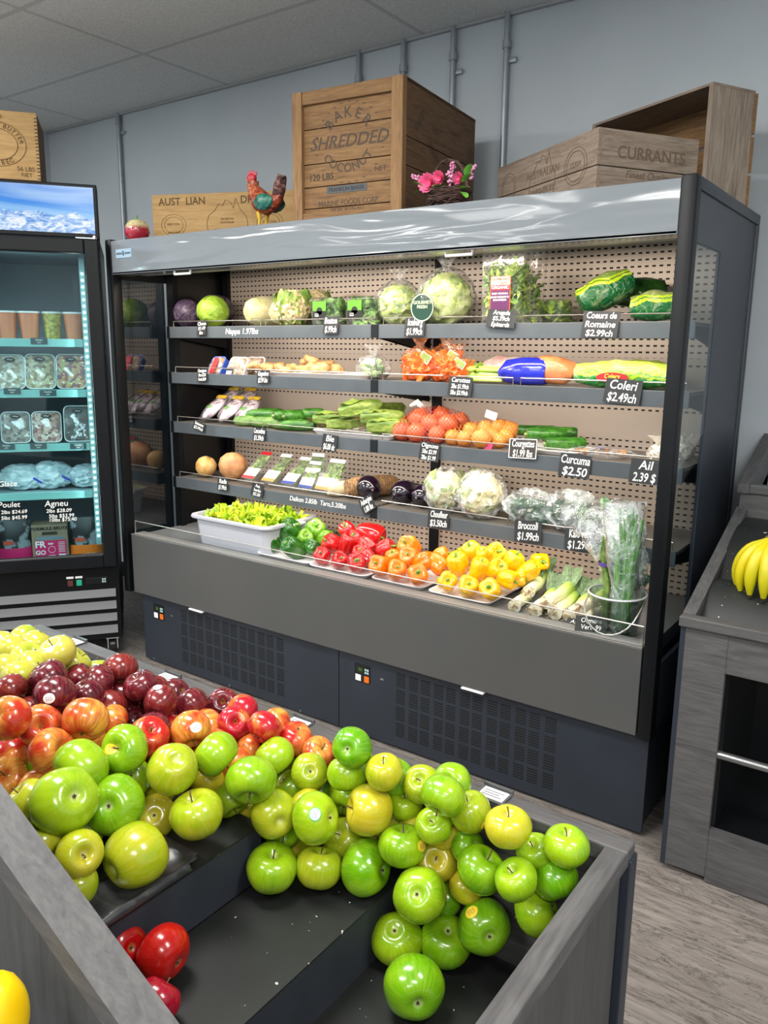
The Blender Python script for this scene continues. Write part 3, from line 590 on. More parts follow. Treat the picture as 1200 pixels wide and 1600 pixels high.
# butter box on the fridge
p = cw(-.229, .02, 2.236)
t = thing('wooden_box', 'square pale butter box with dovetailed corner on top of the fridge', 'crate', p, CA)
bm = B(); bx(bm, -.34, 0, 0, .012, 0, .268, .001); obj('front_board', bm, M_pale, t, False)
bm = B(); bx(bm, -.012, 0, .012, .3, 0, .268); obj('side_board', bm, M_crateY, t, False); bm = B(); bx(bm, -.34, -.328, .012, .3, 0, .268); obj('side_board', bm, M_crateY, t, False)
bm = B(); bx(bm, -.328, -.012, .288, .3, 0, .268); obj('back_board', bm, M_pale, t, False); bm = B(); bx(bm, -.34, 0, 0, .3, .268, .276); obj('lid', bm, M_pale, t, False)
bm = B(); [bx(bm, -.012, -.0005, -.0006, .0006, .006+i*.0145, .010+i*.0145) for i in range(18)]; obj('dovetail_joint', bm, M_ink, t, False)
bm = B()
for rr in (1, .72): tube(bm, [(-.17+.12*rr*math.cos(k*PI/20), -.0006, .14+.09*rr*math.sin(k*PI/20)) for k in range(41)], .0014, 4)
tube(bm, [(-.17+.03*math.cos(k*PI/10), -.0006, .252+.014*math.sin(k*PI/10)) for k in range(21)], .0012, 4)
obj('printed_ring', bm, M_pr, t, False)
arc_text('CANADIAN BUTTER', -.17, .14, (.103, .077), math.radians(175), math.radians(5), .024, t, -.0006, m=M_pr); arc_text('QUEBEC', -.17, .14, (.103, .077), math.radians(245), math.radians(310), .026, t, -.0006, True, m=M_pr)
text('56 LBS', .026, M_pr, t, (-.058, -.0006, .045), shear=0); text('NET', .024, M_pr, t, (-.055, -.0006, .02), shear=0)
# painted rooster
t = thing('rooster_figurine', 'painted rooster ornament standing on the case left of the coconut crate', 'figurine', (-1.630, .085, 1.992), 0, scale=(1.08, 1.08, 1.0))
def feathers(name, a, b, c, sc=30):
    q = NT(name); q.set(col=q.ramp(q.noise(sc, 4, q.mapping((1, 1, 1)), .6, 1.5), [(.32, a), (.5, b), (.68, c)]), rough=.35); return q.m
M_r1 = feathers('rooster_russet', '#3b1512', '#9a3b26', '#c98a5a', 40); M_r2 = feathers('rooster_teal', '#0c2b2a', '#1f6a5a', '#2f8a6f', 25); M_red = pm('painted_red', '#b02a35', .35, '#c2394a', 30)
path = [((-.05, 0, .185), .016), ((-.06, 0, .165), .022), ((-.048, 0, .145), .027), ((-.03, 0, .12), .036), ((-.012, 0, .098), .043), ((.015, 0, .086), .045), ((.045, 0, .092), .036), ((.068, 0, .108), .022), ((.08, 0, .12), .010)]
bm = B(); tube(bm, [p for p, r in path], [r for p, r in path], 16, .8); obj('body', bm, M_r1, t)
bm = B(); blob(bm, (-.064, 0, .193), (.02, .016, .02), .05, 2, 3); obj('head', bm, M_red, t)
bm = B()
for i in range(5): blob(bm, (-.078+i*.009, 0, .212+.004*math.sin(i*1.3)), (.005, .004, .009), 0, 1, i, 2)
obj('comb', bm, pm('comb_pink', '#c45a66', .4), t)
bm = B(); blob(bm, (-.064, 0, .170), (.010, .013, .017), 0, 1, 1, 2); obj('wattle', bm, pm('wattle_pink', '#d98a94', .4), t)
bm = B(); lathe(bm, [(.006, 0), (.004, .008), (.0005, .018)], 8, Matrix.Translation((-.08, 0, .19)) @ Matrix.Rotation(-PI/2-.3, 4, 'Y')); obj('beak', bm, pm('beak_yellow', '#d8a32c', .4), t)
bm = B()
for s in (-1, 1): blob(bm, (.022, s*.034, .092), (.042, .012, .030), .12, 6, s+2, 3, None, True)
obj('wing', bm, M_r2, t, label='teal green wings')
bm = B()
for i in range(7):
    a = .9+.12*i; pts = [(.06, 0, .10), (.06+.04*math.cos(a), (i-3)*.004, .10+.05*math.sin(a)), (.06+.052*math.cos(a-.2), (i-3)*.006, .10+.088*math.sin(a)), (.075+.03*math.cos(a-.5), (i-3)*.006, .10+.085*math.sin(a))]
    tube(bm, pts, [.020, .022, .018, .005], 8, .35)
obj('tail', bm, feathers('rooster_tail_feathers', '#1c1f24', '#5a3a3a', '#b98a7a', 40), t)
bm = B(); [tube(bm, [(-.01+s*.006, s*.018, .06), (-.012, s*.018, .03), (-.016, s*.018, .006)], [.009, .005, .004], 8) for s in (-1, 1)]
[tube(bm, [(-.014, s*.018, .005), (-.014+.028*math.cos(a), s*.018+.02*math.sin(a), .003)], [.004, .002], 6) for s in (-1, 1) for a in (2.5, 3.14, 3.8, .2)]
obj('legs', bm, pm('leg_yellow', '#d6b02e', .4), t)
# strawberry pot
t = thing('strawberry_pot', 'small red and cream strawberry-shaped pot at the left end of the case top', 'ornament', (-2.385, .055, 1.992), scale=(1.1, 1.1, 1.3))
q = NT('strawberry_glaze'); _, _, z = q.sep(q.tc()); vo = q.n('ShaderNodeTexVoronoi'); vo.inputs['Scale'].default_value = 90; q.l(q.tc(), vo.inputs['Vector'])
q.set(col=q.mix(q.ramp(vo.outputs['Distance'], [(.12, 1.0), (.2, 0.0)]), q.ramp(z, [(.036, '#a8283a'), (.050, '#d2c593')]), '#3b1518'), rough=.2, coat=.5)
bm = B(); lathe(bm, [(.002, 0), (.03, 0), (.044, .012), (.05, .026), (.046, .046), (.034, .062), (.018, .068), (.002, .070)], 24, None, lambda a, r, z: 1+.03*math.sin(a*5)); obj('pot', bm, q.m, t)
bm = B(); [leaf(bm, (0, 0, .064), (math.cos(a), math.sin(a), .5), .022, .008, .6, 0, a) for a in (0, 1.3, 2.5, 3.7, 5)]; tube(bm, [(0, 0, .064), (.002, 0, .082)], .003, 6); obj('leaf_cap', bm, pm('leaf_green', '#4d8a35', .5), t)
# flower basket
t = thing('flower_basket', 'small twig basket of pink flowers in front of the coconut crate', 'basket', (-.785, .075, 1.992))
random.seed(4); bm = B()
for i in range(46):
    z = .006+.05*random.random(); r = .062+.016*(z/.05)+random.uniform(-.004, .004); a0 = random.random()*6.28; sp_ = random.uniform(1.5, 4)
    tube(bm, [(r*math.cos(a0+sp_*k/10), r*math.sin(a0+sp_*k/10)*.8, z+.006*math.sin(k*1.3+i)) for k in range(11)], .0022, 5)
blob(bm, (0, 0, .028), (.058, .045, .026), .1, 4, 1, 2)
obj('basket', bm, pm('dark_twig', '#3a2723', .8, '#5a4038', 60), t)
bm = B()
for i in range(9):
    tube(bm, [(.075*math.cos(PI*k/14)+random.uniform(-.005, .005), random.uniform(-.006, .006), .05+.10*math.sin(PI*k/14)+random.uniform(-.004, .004)) for k in range(15)], .002, 5)
obj('handle', bm, MC['dark_twig'], t)
def flower(bm, c, r, n, layers=3):
    for l_ in range(layers):
        for k in range(n):
            a = 2*PI*k/n+l_*.3; leaf(bm, c, (math.cos(a)*(1-.2*l_), -.6+.0*l_, math.sin(a)*(1-.2*l_)), r*(1-.22*l_), r*.28, .4, 0, k, 3, 1, (0, 1, 0))
bm = B(); flower(bm, (-.045, -.035, .075), .045, 13); flower(bm, (-.015, -.02, .09), .035, 11); flower(bm, (.04, .01, .09), .03, 10); obj('pink_blooms', bm, pm('hot_pink_petal', '#ee4f8b', .6, '#f583ab', 60), t, ang=180)
def spike(bm, p, q, n, r):
    p, q = Vector(p), Vector(q)
    for k in range(n):
        c = p.lerp(q, k/n)+Vector((random.uniform(-1, 1), random.uniform(-1, 1), random.uniform(-1, 1)))*r*(1-.5*k/n); bmesh.ops.create_icosphere(bm, subdivisions=1, radius=.0045, matrix=Matrix.Translation(c))
bm = B(); spike(bm, (-.07, -.02, .07), (-.115, -.04, .112), 34, .01); spike(bm, (.02, -.02, .07), (.035, -.03, .135), 44, .013); spike(bm, (.08, 0, .08), (.105, -.01, .125), 26, .009); obj('pink_sprigs', bm, pm('dusty_pink', '#c9679a', .6, '#e3a9c6', 80), t)
bm = B()
for c, dv in (((.07, -.03, .05), (1, -.5, .3)), ((.075, -.03, .07), (1, -.4, 1)), ((.07, -.03, .04), (1, -.6, -.3)), ((-.06, -.05, .06), (-.7, -.5, .9)), ((-.07, -.03, .06), (-1, -.6, 0)), ((.08, -.02, .09), (.5, -.3, 1)), ((0, -.05, .06), (0, -1, .2))): leaf(bm, c, dv, .045, .014, .5, .05, c[0]*99)
obj('leaves', bm, pm('fresh_leaf', '#5fa33a', .5, '#7fc04c', 30), t, ang=180)
# ---------------------------------------------------------------- handwritten price cards
def card(u, v, w, h, lines, tilt=0, lab='', y=None, m=None, sizes=None, border=False):
    y = SY-.014 if y is None else y; p = un(u, v, 1, y)
    t = thing('price_card', lab, 'price card', p, (math.radians(-8), math.radians(-tilt), 0), 'handwritten price cards on the shelf edges')
    bm = B(); bx(bm, -w/2, w/2, -.0008, .0008, -h/2, h/2); obj('card', bm, m or M_slate, t, False)
    if border:
        bm = B(); e = .003
        for a in ((-w/2, w/2, -h/2, -h/2+e), (-w/2, w/2, h/2-e, h/2), (-w/2, -w/2+e, -h/2, h/2), (w/2-e, w/2, -h/2, h/2)): bx(bm, a[0], a[1], -.0018, -.0008, a[2], a[3])
        obj('card_border', bm, M_chalk, t, False)
    bm = B(); bx(bm, w*.18, w*.4, -.0005, .012, h/2-.006, h/2-.001); obj('clip', bm, M_black_in, t, False)
    n = len(lines)
    for i, s in enumerate(lines):
        sz = h/n*1.02 if not sizes else sizes[i]; wmax = w*.92
        est = len(s)*sz*.52; sx = min(1.0, wmax/est)
        text(s, sz, M_chalk, t, ((random.random()-.5)*.003, -.0016, h/2-h*(i+.52)/n), (PI/2, 0, 0), sx=sx, bold=.012)
random.seed(2)
CARDS = [
 (315, 513, .062, .062, ['Choux', '$1.49', 'lbs'], 2, 'small black price card reading Choux, under the red cabbages'),
 (517, 508, .078, .070, ['Boston', '$.99ch'], 0, 'black price card reading Boston, under the lettuce boxes'),
 (648, 511, .090, .070, ['Iceburg', '$1.99ch'], 0, 'black price card reading Iceburg, under the bagged lettuces'),
 (783, 498, .112, .062, ['Arugula', '$5.39ch', 'Epinards'], -4, 'black price card reading Arugula and Epinards on the top shelf'),
 (938, 507, .122, .086, ['Coeurs de', 'Romaine', '$2.99ch'], -2, 'black price card reading Coeurs de Romaine, top shelf right'),
 (316, 586, .066, .060, ['Champignon', 'Blanc $2.20', 'Portob $3.89'], 3, 'black price card reading Champignon, in front of the mushroom trays'),
 (411, 589, .074, .058, ['Gingembres', '$2.99 Lbs'], 2, 'black price card reading Gingembres, below the ginger'),
 (719, 604, .100, .070, ['Carottes', '2lbs $1.99ch', '5lbs $3.99ch'], -2, 'black price card reading Carottes, below the carrot bags'),
 (973, 612, .122, .080, ['Coleri', '$2.49ch'], -4, 'black price card reading Coleri, below the bagged celery'),
 (311, 666, .078, .040, ['Betteraves', '$3.99ch'], -14, 'tilted black price card reading Betteraves on third shelf'),
 (405, 679, .074, .062, ['Concombres', '$1.59ch'], 0, 'black price card reading Concombres under the cucumbers'),
 (515, 692, .080, .070, ['Ble', '$6.00 dz'], -3, 'black price card reading Ble under the corn tray'),
 (671, 706, .090, .070, ['Oignons', '5lbs $3.99', '2lbs $1.99'], -3, 'black price card reading Oignons under the netted onions'),
 (898, 728, .112, .080, ['Curcuma', '$2.50'], -2, 'black price card reading Curcuma, third shelf towards the right'),
 (1008, 737, .100, .080, ['Ail', '2.39 $'], -1, 'black price card reading Ail beside the right post'),
 (348, 757, .068, .058, ['Radis', '$1.99ch'], 0, 'black price card reading Radis below the large round roots'),
 (402, 766, .074, .058, ['Ass.', 'herbs', '$2.50'], -8, 'black price card reading Ass. herbs on the lowest shelf'),
 (574, 788, .076, .066, ['Aubergine', '1.80 lbs'], 33, 'strongly tilted black price card reading Aubergine below the eggplants'),
 (685, 811, .096, .070, ['Choufleur', '$3.50ch'], 2, 'black price card reading Choufleur below the wrapped cauliflowers'),
 (825, 830, .106, .078, ['Broccoli', '$1.99ch'], 4, 'black price card reading Broccoli on the lowest shelf'),
 (906, 843, .112, .078, ['Kale vert', '$1.29ch'], 6, 'black price card reading Kale vert, rightmost on the lowest shelf')]
for u, v, w, h, ln, ti, lab in CARDS: card(u, v, w, h, ln, ti, lab)
card(817, 701, .108, .070, ['Courgettes', '$1.99 lbs'], 2, 'brown price card with white border reading Courgettes', m=pm('brown_card', '#3a322d', .5), border=True)
for (u, v, s, sz, sx) in ((377, 518, 'Nappa 1.97lbs', .036, 1.0), (495, 785, 'Daikon 2.85lb  Taro,5.20lbs', .030, .95)):
    p = un(u, v, 1, SY-.0075); text(s, sz, M_chalk, SHELVES[0 if u == 377 else 6], p, bold=.01, shear=.2, sx=sx, name='chalk_writing')
# ---------------------------------------------------------------- produce helpers
def bb(u0, v0, u1, v1, Y):      # pixel box at depth Y -> x, z centre and width, height
    a = un(u0, (v0+v1)/2, 1, Y); b = un(u1, (v0+v1)/2, 1, Y); c = un((u0+u1)/2, v0, 1, Y); d = un((u0+u1)/2, v1, 1, Y)
    return (a.x+b.x)/2, (c.z+d.z)/2, abs(b.x-a.x), abs(c.z-d.z)
M_leaf = pm('lettuce_green', '#3f7a22', .5, '#b5cf4e', 22, rand=.2, lo=.3, hi=.7)
M_dkleaf = pm('dark_leaf_green', '#24511d', .5, '#4e8a33', 26)
def veined(name, a, b, c, sc=5, rough=.45, vein='#e6e8b0'):
    q = NT(name); w1 = q.noise(sc, 3, None, .5, 2.5); vn = q.ramp(q.noise(sc*1.6, 2, None, .45, 3.5), [(.485, 0.0), (.5, 1.0), (.515, 0.0)])
    q.set(col=q.mix(q.math('MULTIPLY', vn, .6), q.ramp(w1, [(.3, a), (.5, b), (.7, c)]), vein), rough=rough); q.bump(w1, .5, .004); return q.m
M_cab = veined('green_cabbage', '#5f8a1c', '#8cb02c', '#a9c648', 14)
M_redcab = veined('purple_cabbage', '#2c1f33', '#4a3a52', '#77687c', 18, .45, '#8d8296')
M_napa = veined('napa_base', '#bfc483', '#dbd6ab', '#e6dfc2', 9, .45, '#a9ad70')
def cabbage(lab, u0, v0, u1, v1, Y, z, m, seed, group=None):
    x, zc, w, h = bb(u0, v0, u1, v1, Y); r = (u1-u0)/2*((un((u0+u1)/2, (v0+v1)/2, 1, Y)-cC).dot(cF))/CP['f']*1.04
    t = thing('cabbage', lab, 'cabbage', (x, Y, z), seed, group)
    bm = B(); blob(bm, (0, 0, r*.95), (r, r, r*.95), .05, 2.2, seed, 4); obj('head', bm, m, t)
    bm = B()
    for k in range(5):
        a = k*1.26+seed; M = Matrix.Translation((0, 0, r*.95)) @ Matrix.Rotation(a, 4, 'Z') @ Matrix.Rotation(.9+.2*math.sin(k*2), 4, 'X')
        rows = []
        for i in range(8):
            th = i/7*1.25; row = []
            for j in range(9):
                ph = -PI*.42+PI*.84*j/8; rr = r*(1.03+.03*k/5+.05*noise.noise(Vector((i*.5, j*.6, k+seed))))
                row.append(bm.verts.new(M @ (Vector((math.sin(th)*math.cos(ph), math.sin(th)*math.sin(ph), math.cos(th)))*rr)))
            rows.append(row)
        for a1, b1 in zip(rows, rows[1:]):
            for j in range(8): bm.faces.new((a1[j], a1[j+1], b1[j+1], b1[j]))
    obj('outer_leaves', bm, m, t, ang=180)
    return t
z1, z2, z3, z4, z5 = SZ[0]+.001, SZ[1]+.001, SZ[2]+.001, SZ[3]+.001, .633
cabbage('purple cabbage at the left end of the top shelf, in front', 272, 457, 314, 508, .36, z1, M_redcab, 1, 'purple cabbages')
cabbage('purple cabbage behind the green cabbage on the top shelf', 314, 444, 364, 495, .50, z1, M_redcab, 2, 'purple cabbages')
cabbage('bright green round cabbage between the purple cabbages', 310, 462, 357, 508, .34, z1, M_cab, 3)
# napa cabbages lying with their butts to the front
def napa(lab, u, v, r, L_, z, Y, yaw, seed):
    p = un(u, v, 1, Y); t = thing('napa_cabbage', lab, 'napa cabbage', (p.x, Y, z), yaw, 'napa cabbages')
    bm = B(); n = 9; pts = [(.0+.004*math.sin(i), i/n*L_, r*1.0) for i in range(n+1)]; rs = [r*(.55+.5*math.sin(PI*(.12+.62*i/n))) for i in range(n+1)]
    pts = [(0, -.012, r)]+pts; rs = [r*.3]+rs; rs[1] = r*.66; tube(bm, pts, rs, 18); [setattr(vv, 'co', vv.co*(1+.05*noise.noise(vv.co*30+Vector((seed, 0, 0))))) for vv in bm.verts]
    for vv in bm.verts: vv.co.z = max(vv.co.z, .001)
    obj('stalks', bm, M_napa, t)
    bm = B(); tube(bm, [(0, -.0135, r), (0, .0, r)], [r*.30, r*.36], 14); obj('butt', bm, pm('cut_root_tan', '#c9a878', .7, '#e0c9a0', 90), t)
    bm = B(); random.seed(seed)
    for k in range(26): a = random.uniform(-.3, PI+.3); leaf(bm, (r*.5*math.cos(a), L_*random.uniform(.5, .9), r+r*.5*math.sin(a)), (math.cos(a)*.7, 1, math.sin(a)*.8), .09, .03, .7, .3, k+seed)
    obj('leaf_tips', bm, M_leaf, t, ang=180)
napa('pale napa cabbage, left one, lying butt forward', 388, 500, .070, .22, z1, .33, -.25, 1)
napa('pale napa cabbage lying against the leafy heads', 427, 500, .062, .2, z1, .33, -.35, 5)
def curd(lab, u, v, rx, rz, Y, z, seed, col='#cdb98a', col2='#e6d9b0', dz=0, name='cauliflower', cat='cauliflower', leaves=14, group=None):
    p = un(u, v, 1, Y); t = thing(name, lab, cat, (p.x, Y, z), seed*.7, group)
    bm = B(); blob(bm, (0, 0, rz*.95), (rx, rx, rz*.9), .16, 5, seed, 4, None, True); obj('curd', bm, pm('curd_'+col[1:], col, .7, col2, 40, bump=.5, bscale=90), t)
    bm = B(); random.seed(seed+9)
    for k in range(leaves):
        a = 2*PI*k/leaves+random.uniform(-.2, .2); leaf(bm, (rx*.6*math.cos(a), rx*.6*math.sin(a), .012), (math.cos(a)*.55, math.sin(a)*.55, 1), rz*1.7*random.uniform(.7, 1.1), rx*.42, -.5, .35, k+seed, 6, 3, (0, 0, 1))
    obj('leaves', bm, pm('cauliflower_leaf', '#5c8a35', .5, '#a9bd62', 20), t, ang=180); return t
curd('ragged cauliflower between the napa cabbage and the boxed lettuces', 457, 498, .072, .082, .35, z1, 3, leaves=16, group='loose cauliflowers')
curd('cauliflower at the back, above the first boxed lettuce', 498, 470, .055, .052, .52, z1+.07, 6, leaves=9, group='loose cauliflowers')
# clear boxes
M_box = film('clear_box_plastic', .05, '#ffffff', 14, .15, .06, 1.0)
def leafpile(bm, w, d, h, n, L_, wd, seed, z0=.0):
    random.seed(seed); old = set(bm.verts)
    for k in range(n):
        x, y, z = random.uniform(-w/2, w/2), random.uniform(-d/2, d/2), random.uniform(0, h)
        leaf(bm, (x, y, z0+z), (random.uniform(-1, 1), random.uniform(-1, 1), random.uniform(-.3, 1)), L_*random.uniform(.6, 1.1), wd, random.uniform(-.6, .8), .3, k+seed*31, 4, 2)
    for v in bm.verts:
        if v in old: continue
        v.co.x = max(-w*.62, min(w*.62, v.co.x)); v.co.y = max(-d*.66, min(d*.66, v.co.y)); v.co.z = max(.003, min(z0+h*1.45, v.co.z))
    return bm
def clambox(name, lab, cat, u, v, Y, z, w, d, h, group=None, leafm=None, dens=60, rot=(0, 0, 0), L_=.05, wd=.018, seed=1, label_fn=None):
    p = un(u, v, 1, Y); t = thing(name, lab, cat, (p.x, Y, z), rot, group)
    bm = B(); ring_loft(bm, [rrect(w*.9, d*.9, .012, .001), rrect(w, d, .016, h*.9), rrect(w+.008, d+.008, .018, h*.9), rrect(w+.008, d+.008, .018, h*.92), rrect(w*.96, d*.96, .016, h), ]); obj('clear_box', bm, M_box, t)
    if leafm: bm = B(); leafpile(bm, w*.72, d*.62, h*.62, dens, L_, wd, seed, .012); obj('contents', bm, leafm, t, ang=180)
    if label_fn: label_fn(t)
    return t
M_lab_g = pm('label_green', '#5da32a', .5); M_lab_k = pm('label_black', '#1a1c1d', .5); M_lab_w = pm('label_white', '#f0efec', .5); M_lab_r = pm('label_red', '#c3232c', .5); M_lab_p = pm('label_purple', '#5b2259', .5)
def barcode(bm, x0, x1, y, z0, z1, n=12):
    for k in range(n): xx = x0+(x1-x0)*k/n; bx(bm, xx, xx+(x1-x0)/n*(.3+.4*((k*7) % 3)/2), y-.0004, y, z0, z1)
MC_BOS = pm('boston_green', '#3a7424', .5, '#7fb045', 22)
def boston(u, v, lab, seed):
    def lf(t):
        y = -.055; q = obj('box_label', bx(B(), -.06, .012, y-.001, y, .030, .100), M_lab_g, t, False)
        bm = B(); bx(bm, -.06, .012, y-.0016, y-.001, .030, .060); tube(bm, [(-.023, y-.0016, .060), (-.023, y-.001, .060)], .016, 14); obj('label_black_band', bm, M_lab_k, q, False)
        bm = B(); bx(bm, -.047, -.028, y-.0022, y-.0016, .038, .050); obj('barcode_field', bm, M_lab_w, q, False); bm = B(); barcode(bm, -.046, -.029, y-.0022, .041, .049); obj('barcode', bm, M_lab_k, q, False)
    clambox('lettuce_box', lab, 'boxed lettuce', u, v, .35, z1, .165, .11, .115, 'boxed lettuces with green labels', MC_BOS, 130, seed=seed, L_=.07, wd=.03, label_fn=lf)
boston(519, 490, 'clear box of lettuce with green label above the Boston card', 2); boston(574, 490, 'clear box of lettuce with green label, right one', 5)
def bag(name, lab, cat, x, Y, z, rx, ry, rz, neck=.05, seed=1, m=None, group=None, lean=(0, 0, 0), fr=2.5, amp=.16):
    t = thing(name, lab, cat, (x, Y, z), lean, group); bm = B(); blob(bm, (0, 0, rz), (rx, ry, rz), amp, fr, seed, 4, None, True)
    for v in bm.verts: v.co.z = max(v.co.z, .0015)
    obj('bag_film', bm, m or M_film, t)
    if neck:
        bm = B(); rings = []
        for i in range(6):
            s = i/5; rr = .012+.028*s*s; rings.append([Vector((rr*(1+.35*math.sin(5*a+seed))*math.cos(a), rr*.6*(1+.3*math.cos(4*a))*math.sin(a), rz*1.9+neck*s)) for a in [2*PI*k/20 for k in range(20)]])
        ring_loft(bm, rings, cap=False); obj('bag_neck', bm, m or M_film, t)
    return t
def lettuce(lab, u, v, Y, z, r, seed, m=None, group='bagged iceberg lettuces', rz=None):
    p = un(u, v, 1, Y); rz = rz or r; t = bag('bagged_lettuce', lab, 'lettuce', p.x, Y, z, r*1.13, r*1.13, rz*1.08, .05, seed, None, group, amp=.08)
    bm = B(); blob(bm, (0, 0, rz), (r*.93, r*.93, rz*.93), .12, 2.5, seed, 4, None, True); obj('head', bm, m or veined('iceberg_green', '#8fb043', '#c3d67c', '#e3ebb4', 11), t)
    bm = B(); random.seed(seed)
    for k in range(14): a = random.uniform(0, 6.28); e = random.uniform(-.2, 1.0); d_ = Vector((math.cos(a)*math.cos(e), math.sin(a)*math.cos(e), math.sin(e))); leaf(bm, Vector((0, 0, rz))+d_*r*.9, d_.cross(Vector((0, .3, 1))), .08, .035, .9, .2, k+seed, 6, 3, d_)
    obj('wrapper_leaves', bm, M_leaf, t, ang=180); return t
l1 = lettuce('bagged iceberg lettuce with a tall twisted bag top', 622, 500, .37, z1, .082, 1)
l2 = lettuce('larger bagged iceberg lettuce with round dark green sticker', 696, 500, .36, z1, .098, 3)
def disc(bm, c, rx, rz, y, n=28): ring_loft(bm, [[Vector((c[0]+rx*math.cos(2*PI*k/n), yy, c[1]+rz*math.sin(2*PI*k/n))) for k in range(n)] for yy in (y, y+.0012)]); return bm
q = obj('round_label', disc(B(), (-.040, .062), .052, .052, -.104), pm('label_bottle_green', '#0f3a2c', .4), l2, False)
bm = B(); n = 28; ring_loft(bm, [[Vector((-.04+r*math.cos(2*PI*k/n), y, .062+r*math.sin(2*PI*k/n))) for k in range(n)] for r, y in ((.0505, -.105), (.047, -.105))], cap=False); obj('label_ring', bm, pm('label_pale', '#cfe5c0', .5), q, False)
for s, zz in (('GOURMET', .08), ('FRESH', .064)): text(s, .017, MC['label_pale'], q, (-.04, -.1045, zz), shear=0, bold=.01)
lettuce('bagged dark green lettuce behind the iceberg heads', 668, 478, .52, z1, .07, 8, M_dkleaf, None)
# arugula boxes
def arug_label(t):
    y = -.047; q = obj('box_label', bx(B(), -.040, .040, y-.001, y, .04, .165), pm('label_orange', '#e0662c', .5), t, False)
    obj('label_field', bx(B(), -.037, .037, y-.0018, y-.001, .043, .125), M_lab_p, q, False); obj('label_field', bx(B(), -.037, .037, y-.0018, y-.001, .133, .163), pm('label_cream', '#efe6cf', .5), q, False)
    obj('label_field', bx(B(), -.035, .037, y-.0022, y-.001, .117, .135), M_lab_r, q, False)
    text('Earthbound', .015, pm('label_brown', '#5b3a24', .6), q, (0, y-.003, .155), shear=0); text('Farm', .015, MC['label_brown'], q, (.012, y-.003, .142), shear=0)
    text('ORGANIC', .015, M_chalk, q, (0, y-.003, .126), shear=0, bold=.02)
    for s, zz in (('BABY ARUGULA', .105), ('JEUNE ROQUETTE', .093), ('BIOLOGIQUE', .083)): text(s, .0088, M_chalk, q, (0, y-.003, zz), shear=0, bold=.02)
M_arug = pm('arugula_green', '#4f8f2a', .5, '#c3dc5c', 30)
clambox('arugula_box', 'upright clear box of arugula with purple and red label', 'boxed greens', 790, 490, .335, z1, .175, .09, .275, 'arugula boxes', M_arug, 420, seed=4, L_=.06, wd=.012, label_fn=arug_label)
clambox('arugula_box', 'second upright clear greens box just behind the labelled arugula box', 'boxed greens', 812, 486, .44, z1, .175, .09, .275, 'arugula boxes', M_arug, 160, seed=5, L_=.06, wd=.012)
clambox('arugula_box', 'clear greens box lying flat behind and right of the arugula boxes', 'boxed greens', 868, 480, .52, z1, .13, .17, .09, 'arugula boxes', M_arug, 130, seed=6, L_=.05, wd=.012)
# romaine and celery in printed green bags
def printed(name, base, dark, line, sc=6, sl=0, o=0):
    q = NT(name); x, y, z = q.sep(q.tc()); w = q.noise(sc, 3, None, .5, 1.0)
    s = q.math('ADD', q.math('SUBTRACT', z, q.math('MULTIPLY', x, sl)), q.math('MULTIPLY_ADD', w, .08, -.04+o)); b = q.ramp(s, [(.052, dark), (.054, line), (.062, line), (.064, dark), (.067, dark), (.069, line), (.075, line), (.077, base)])
    q.set(col=q.mix(q.ramp(q.noise(18, 4, None, .6, 2), [(.5, 0.0), (.8, .5)]), b, '#dfeab0'), rough=.12, spec=.7); q.bump(q.noise(26, 4, None, .55, 2.5), .9, .01); return q.m
M_rom = printed('romaine_bag_print', '#7f9a4a', '#0c5a2a', '#b8d62a', 6, .40, -.022); M_rom2 = printed('romaine_bag_print_flat', '#8a9a5a', '#0f6a30', '#b8d62a', 6, .15, -.004); M_cel = printed('celery_bag_print', '#a9bd4a', '#1f8a35', '#b6e02f', 8, 0, .016)
def longbag(name, lab, cat, a, b, r, m, seed, group=None, flat=.85, yaw=None, rz=None):
    a, b = Vector(a), Vector(b); t = thing(name, lab, cat, (a+b)/2, 0, group); d = (b-a)
    n = 12; bm = B(); tube(bm, [-d/2+d*i/n+Vector((0, 0, r)) for i in range(n+1)], [r*(.35+.72*math.sin(PI*(.1+.8*i/n))**.6) for i in range(n+1)], 20, flat)
    for v in bm.verts: v.co += v.co.normalized()*(.010*noise.noise(v.co*22+Vector((seed*3, 0, 0)))-.006*abs(noise.noise(v.co*55)))
    obj('printed_bag', bm, m, t); return t
def P(u, v, Y, z): q = un(u, v, 1, Y); return Vector((q.x, Y, z))
longbag('romaine_bag', 'green printed bag of romaine hearts leaning diagonally above its card', 'romaine bag', P(905, 480, .31, z1+.005), P(985, 450, .40, z1+.085), .06, M_rom, 1, 'bags of romaine hearts')
longbag('romaine_bag', 'dark green romaine bag lying behind the diagonal one', 'romaine bag', P(960, 460, .50, z1+.05), P(1042, 440, .56, z1+.075), .05, pm('dark_romaine_bag', '#12341a', .15, '#3d6b2a', 12, bump=.8, bscale=25, spec=.7), 2, 'bags of romaine hearts')
longbag('romaine_bag', 'green printed romaine bag half hidden by the right post', 'romaine bag', P(985, 480, .34, z1), P(1068, 480, .38, z1+.01), .05, M_rom2, 3, 'bags of romaine hearts')
t = longbag('celery_bag', 'front printed bag of celery with red writing, second shelf right', 'celery bag', P(900, 600, .34, z2), P(1052, 600, .33, z2), .048, M_cel, 4, 'celery bags')
t = t  # red oval brand patch
q = obj('red_patch', disc(B(), (-.02, .038), .055, .017, -.052), M_lab_r, t, False); text('Celery', .02, pm('label_yellow', '#f2d84a', .5), q, (-.02, -.0535, .042), bold=.02)
longbag('celery_bag', 'rear printed bag of celery lying behind the front one', 'celery bag', P(925, 580, .47, z2), P(1060, 580, .50, z2), .048, M_cel, 5, 'celery bags')
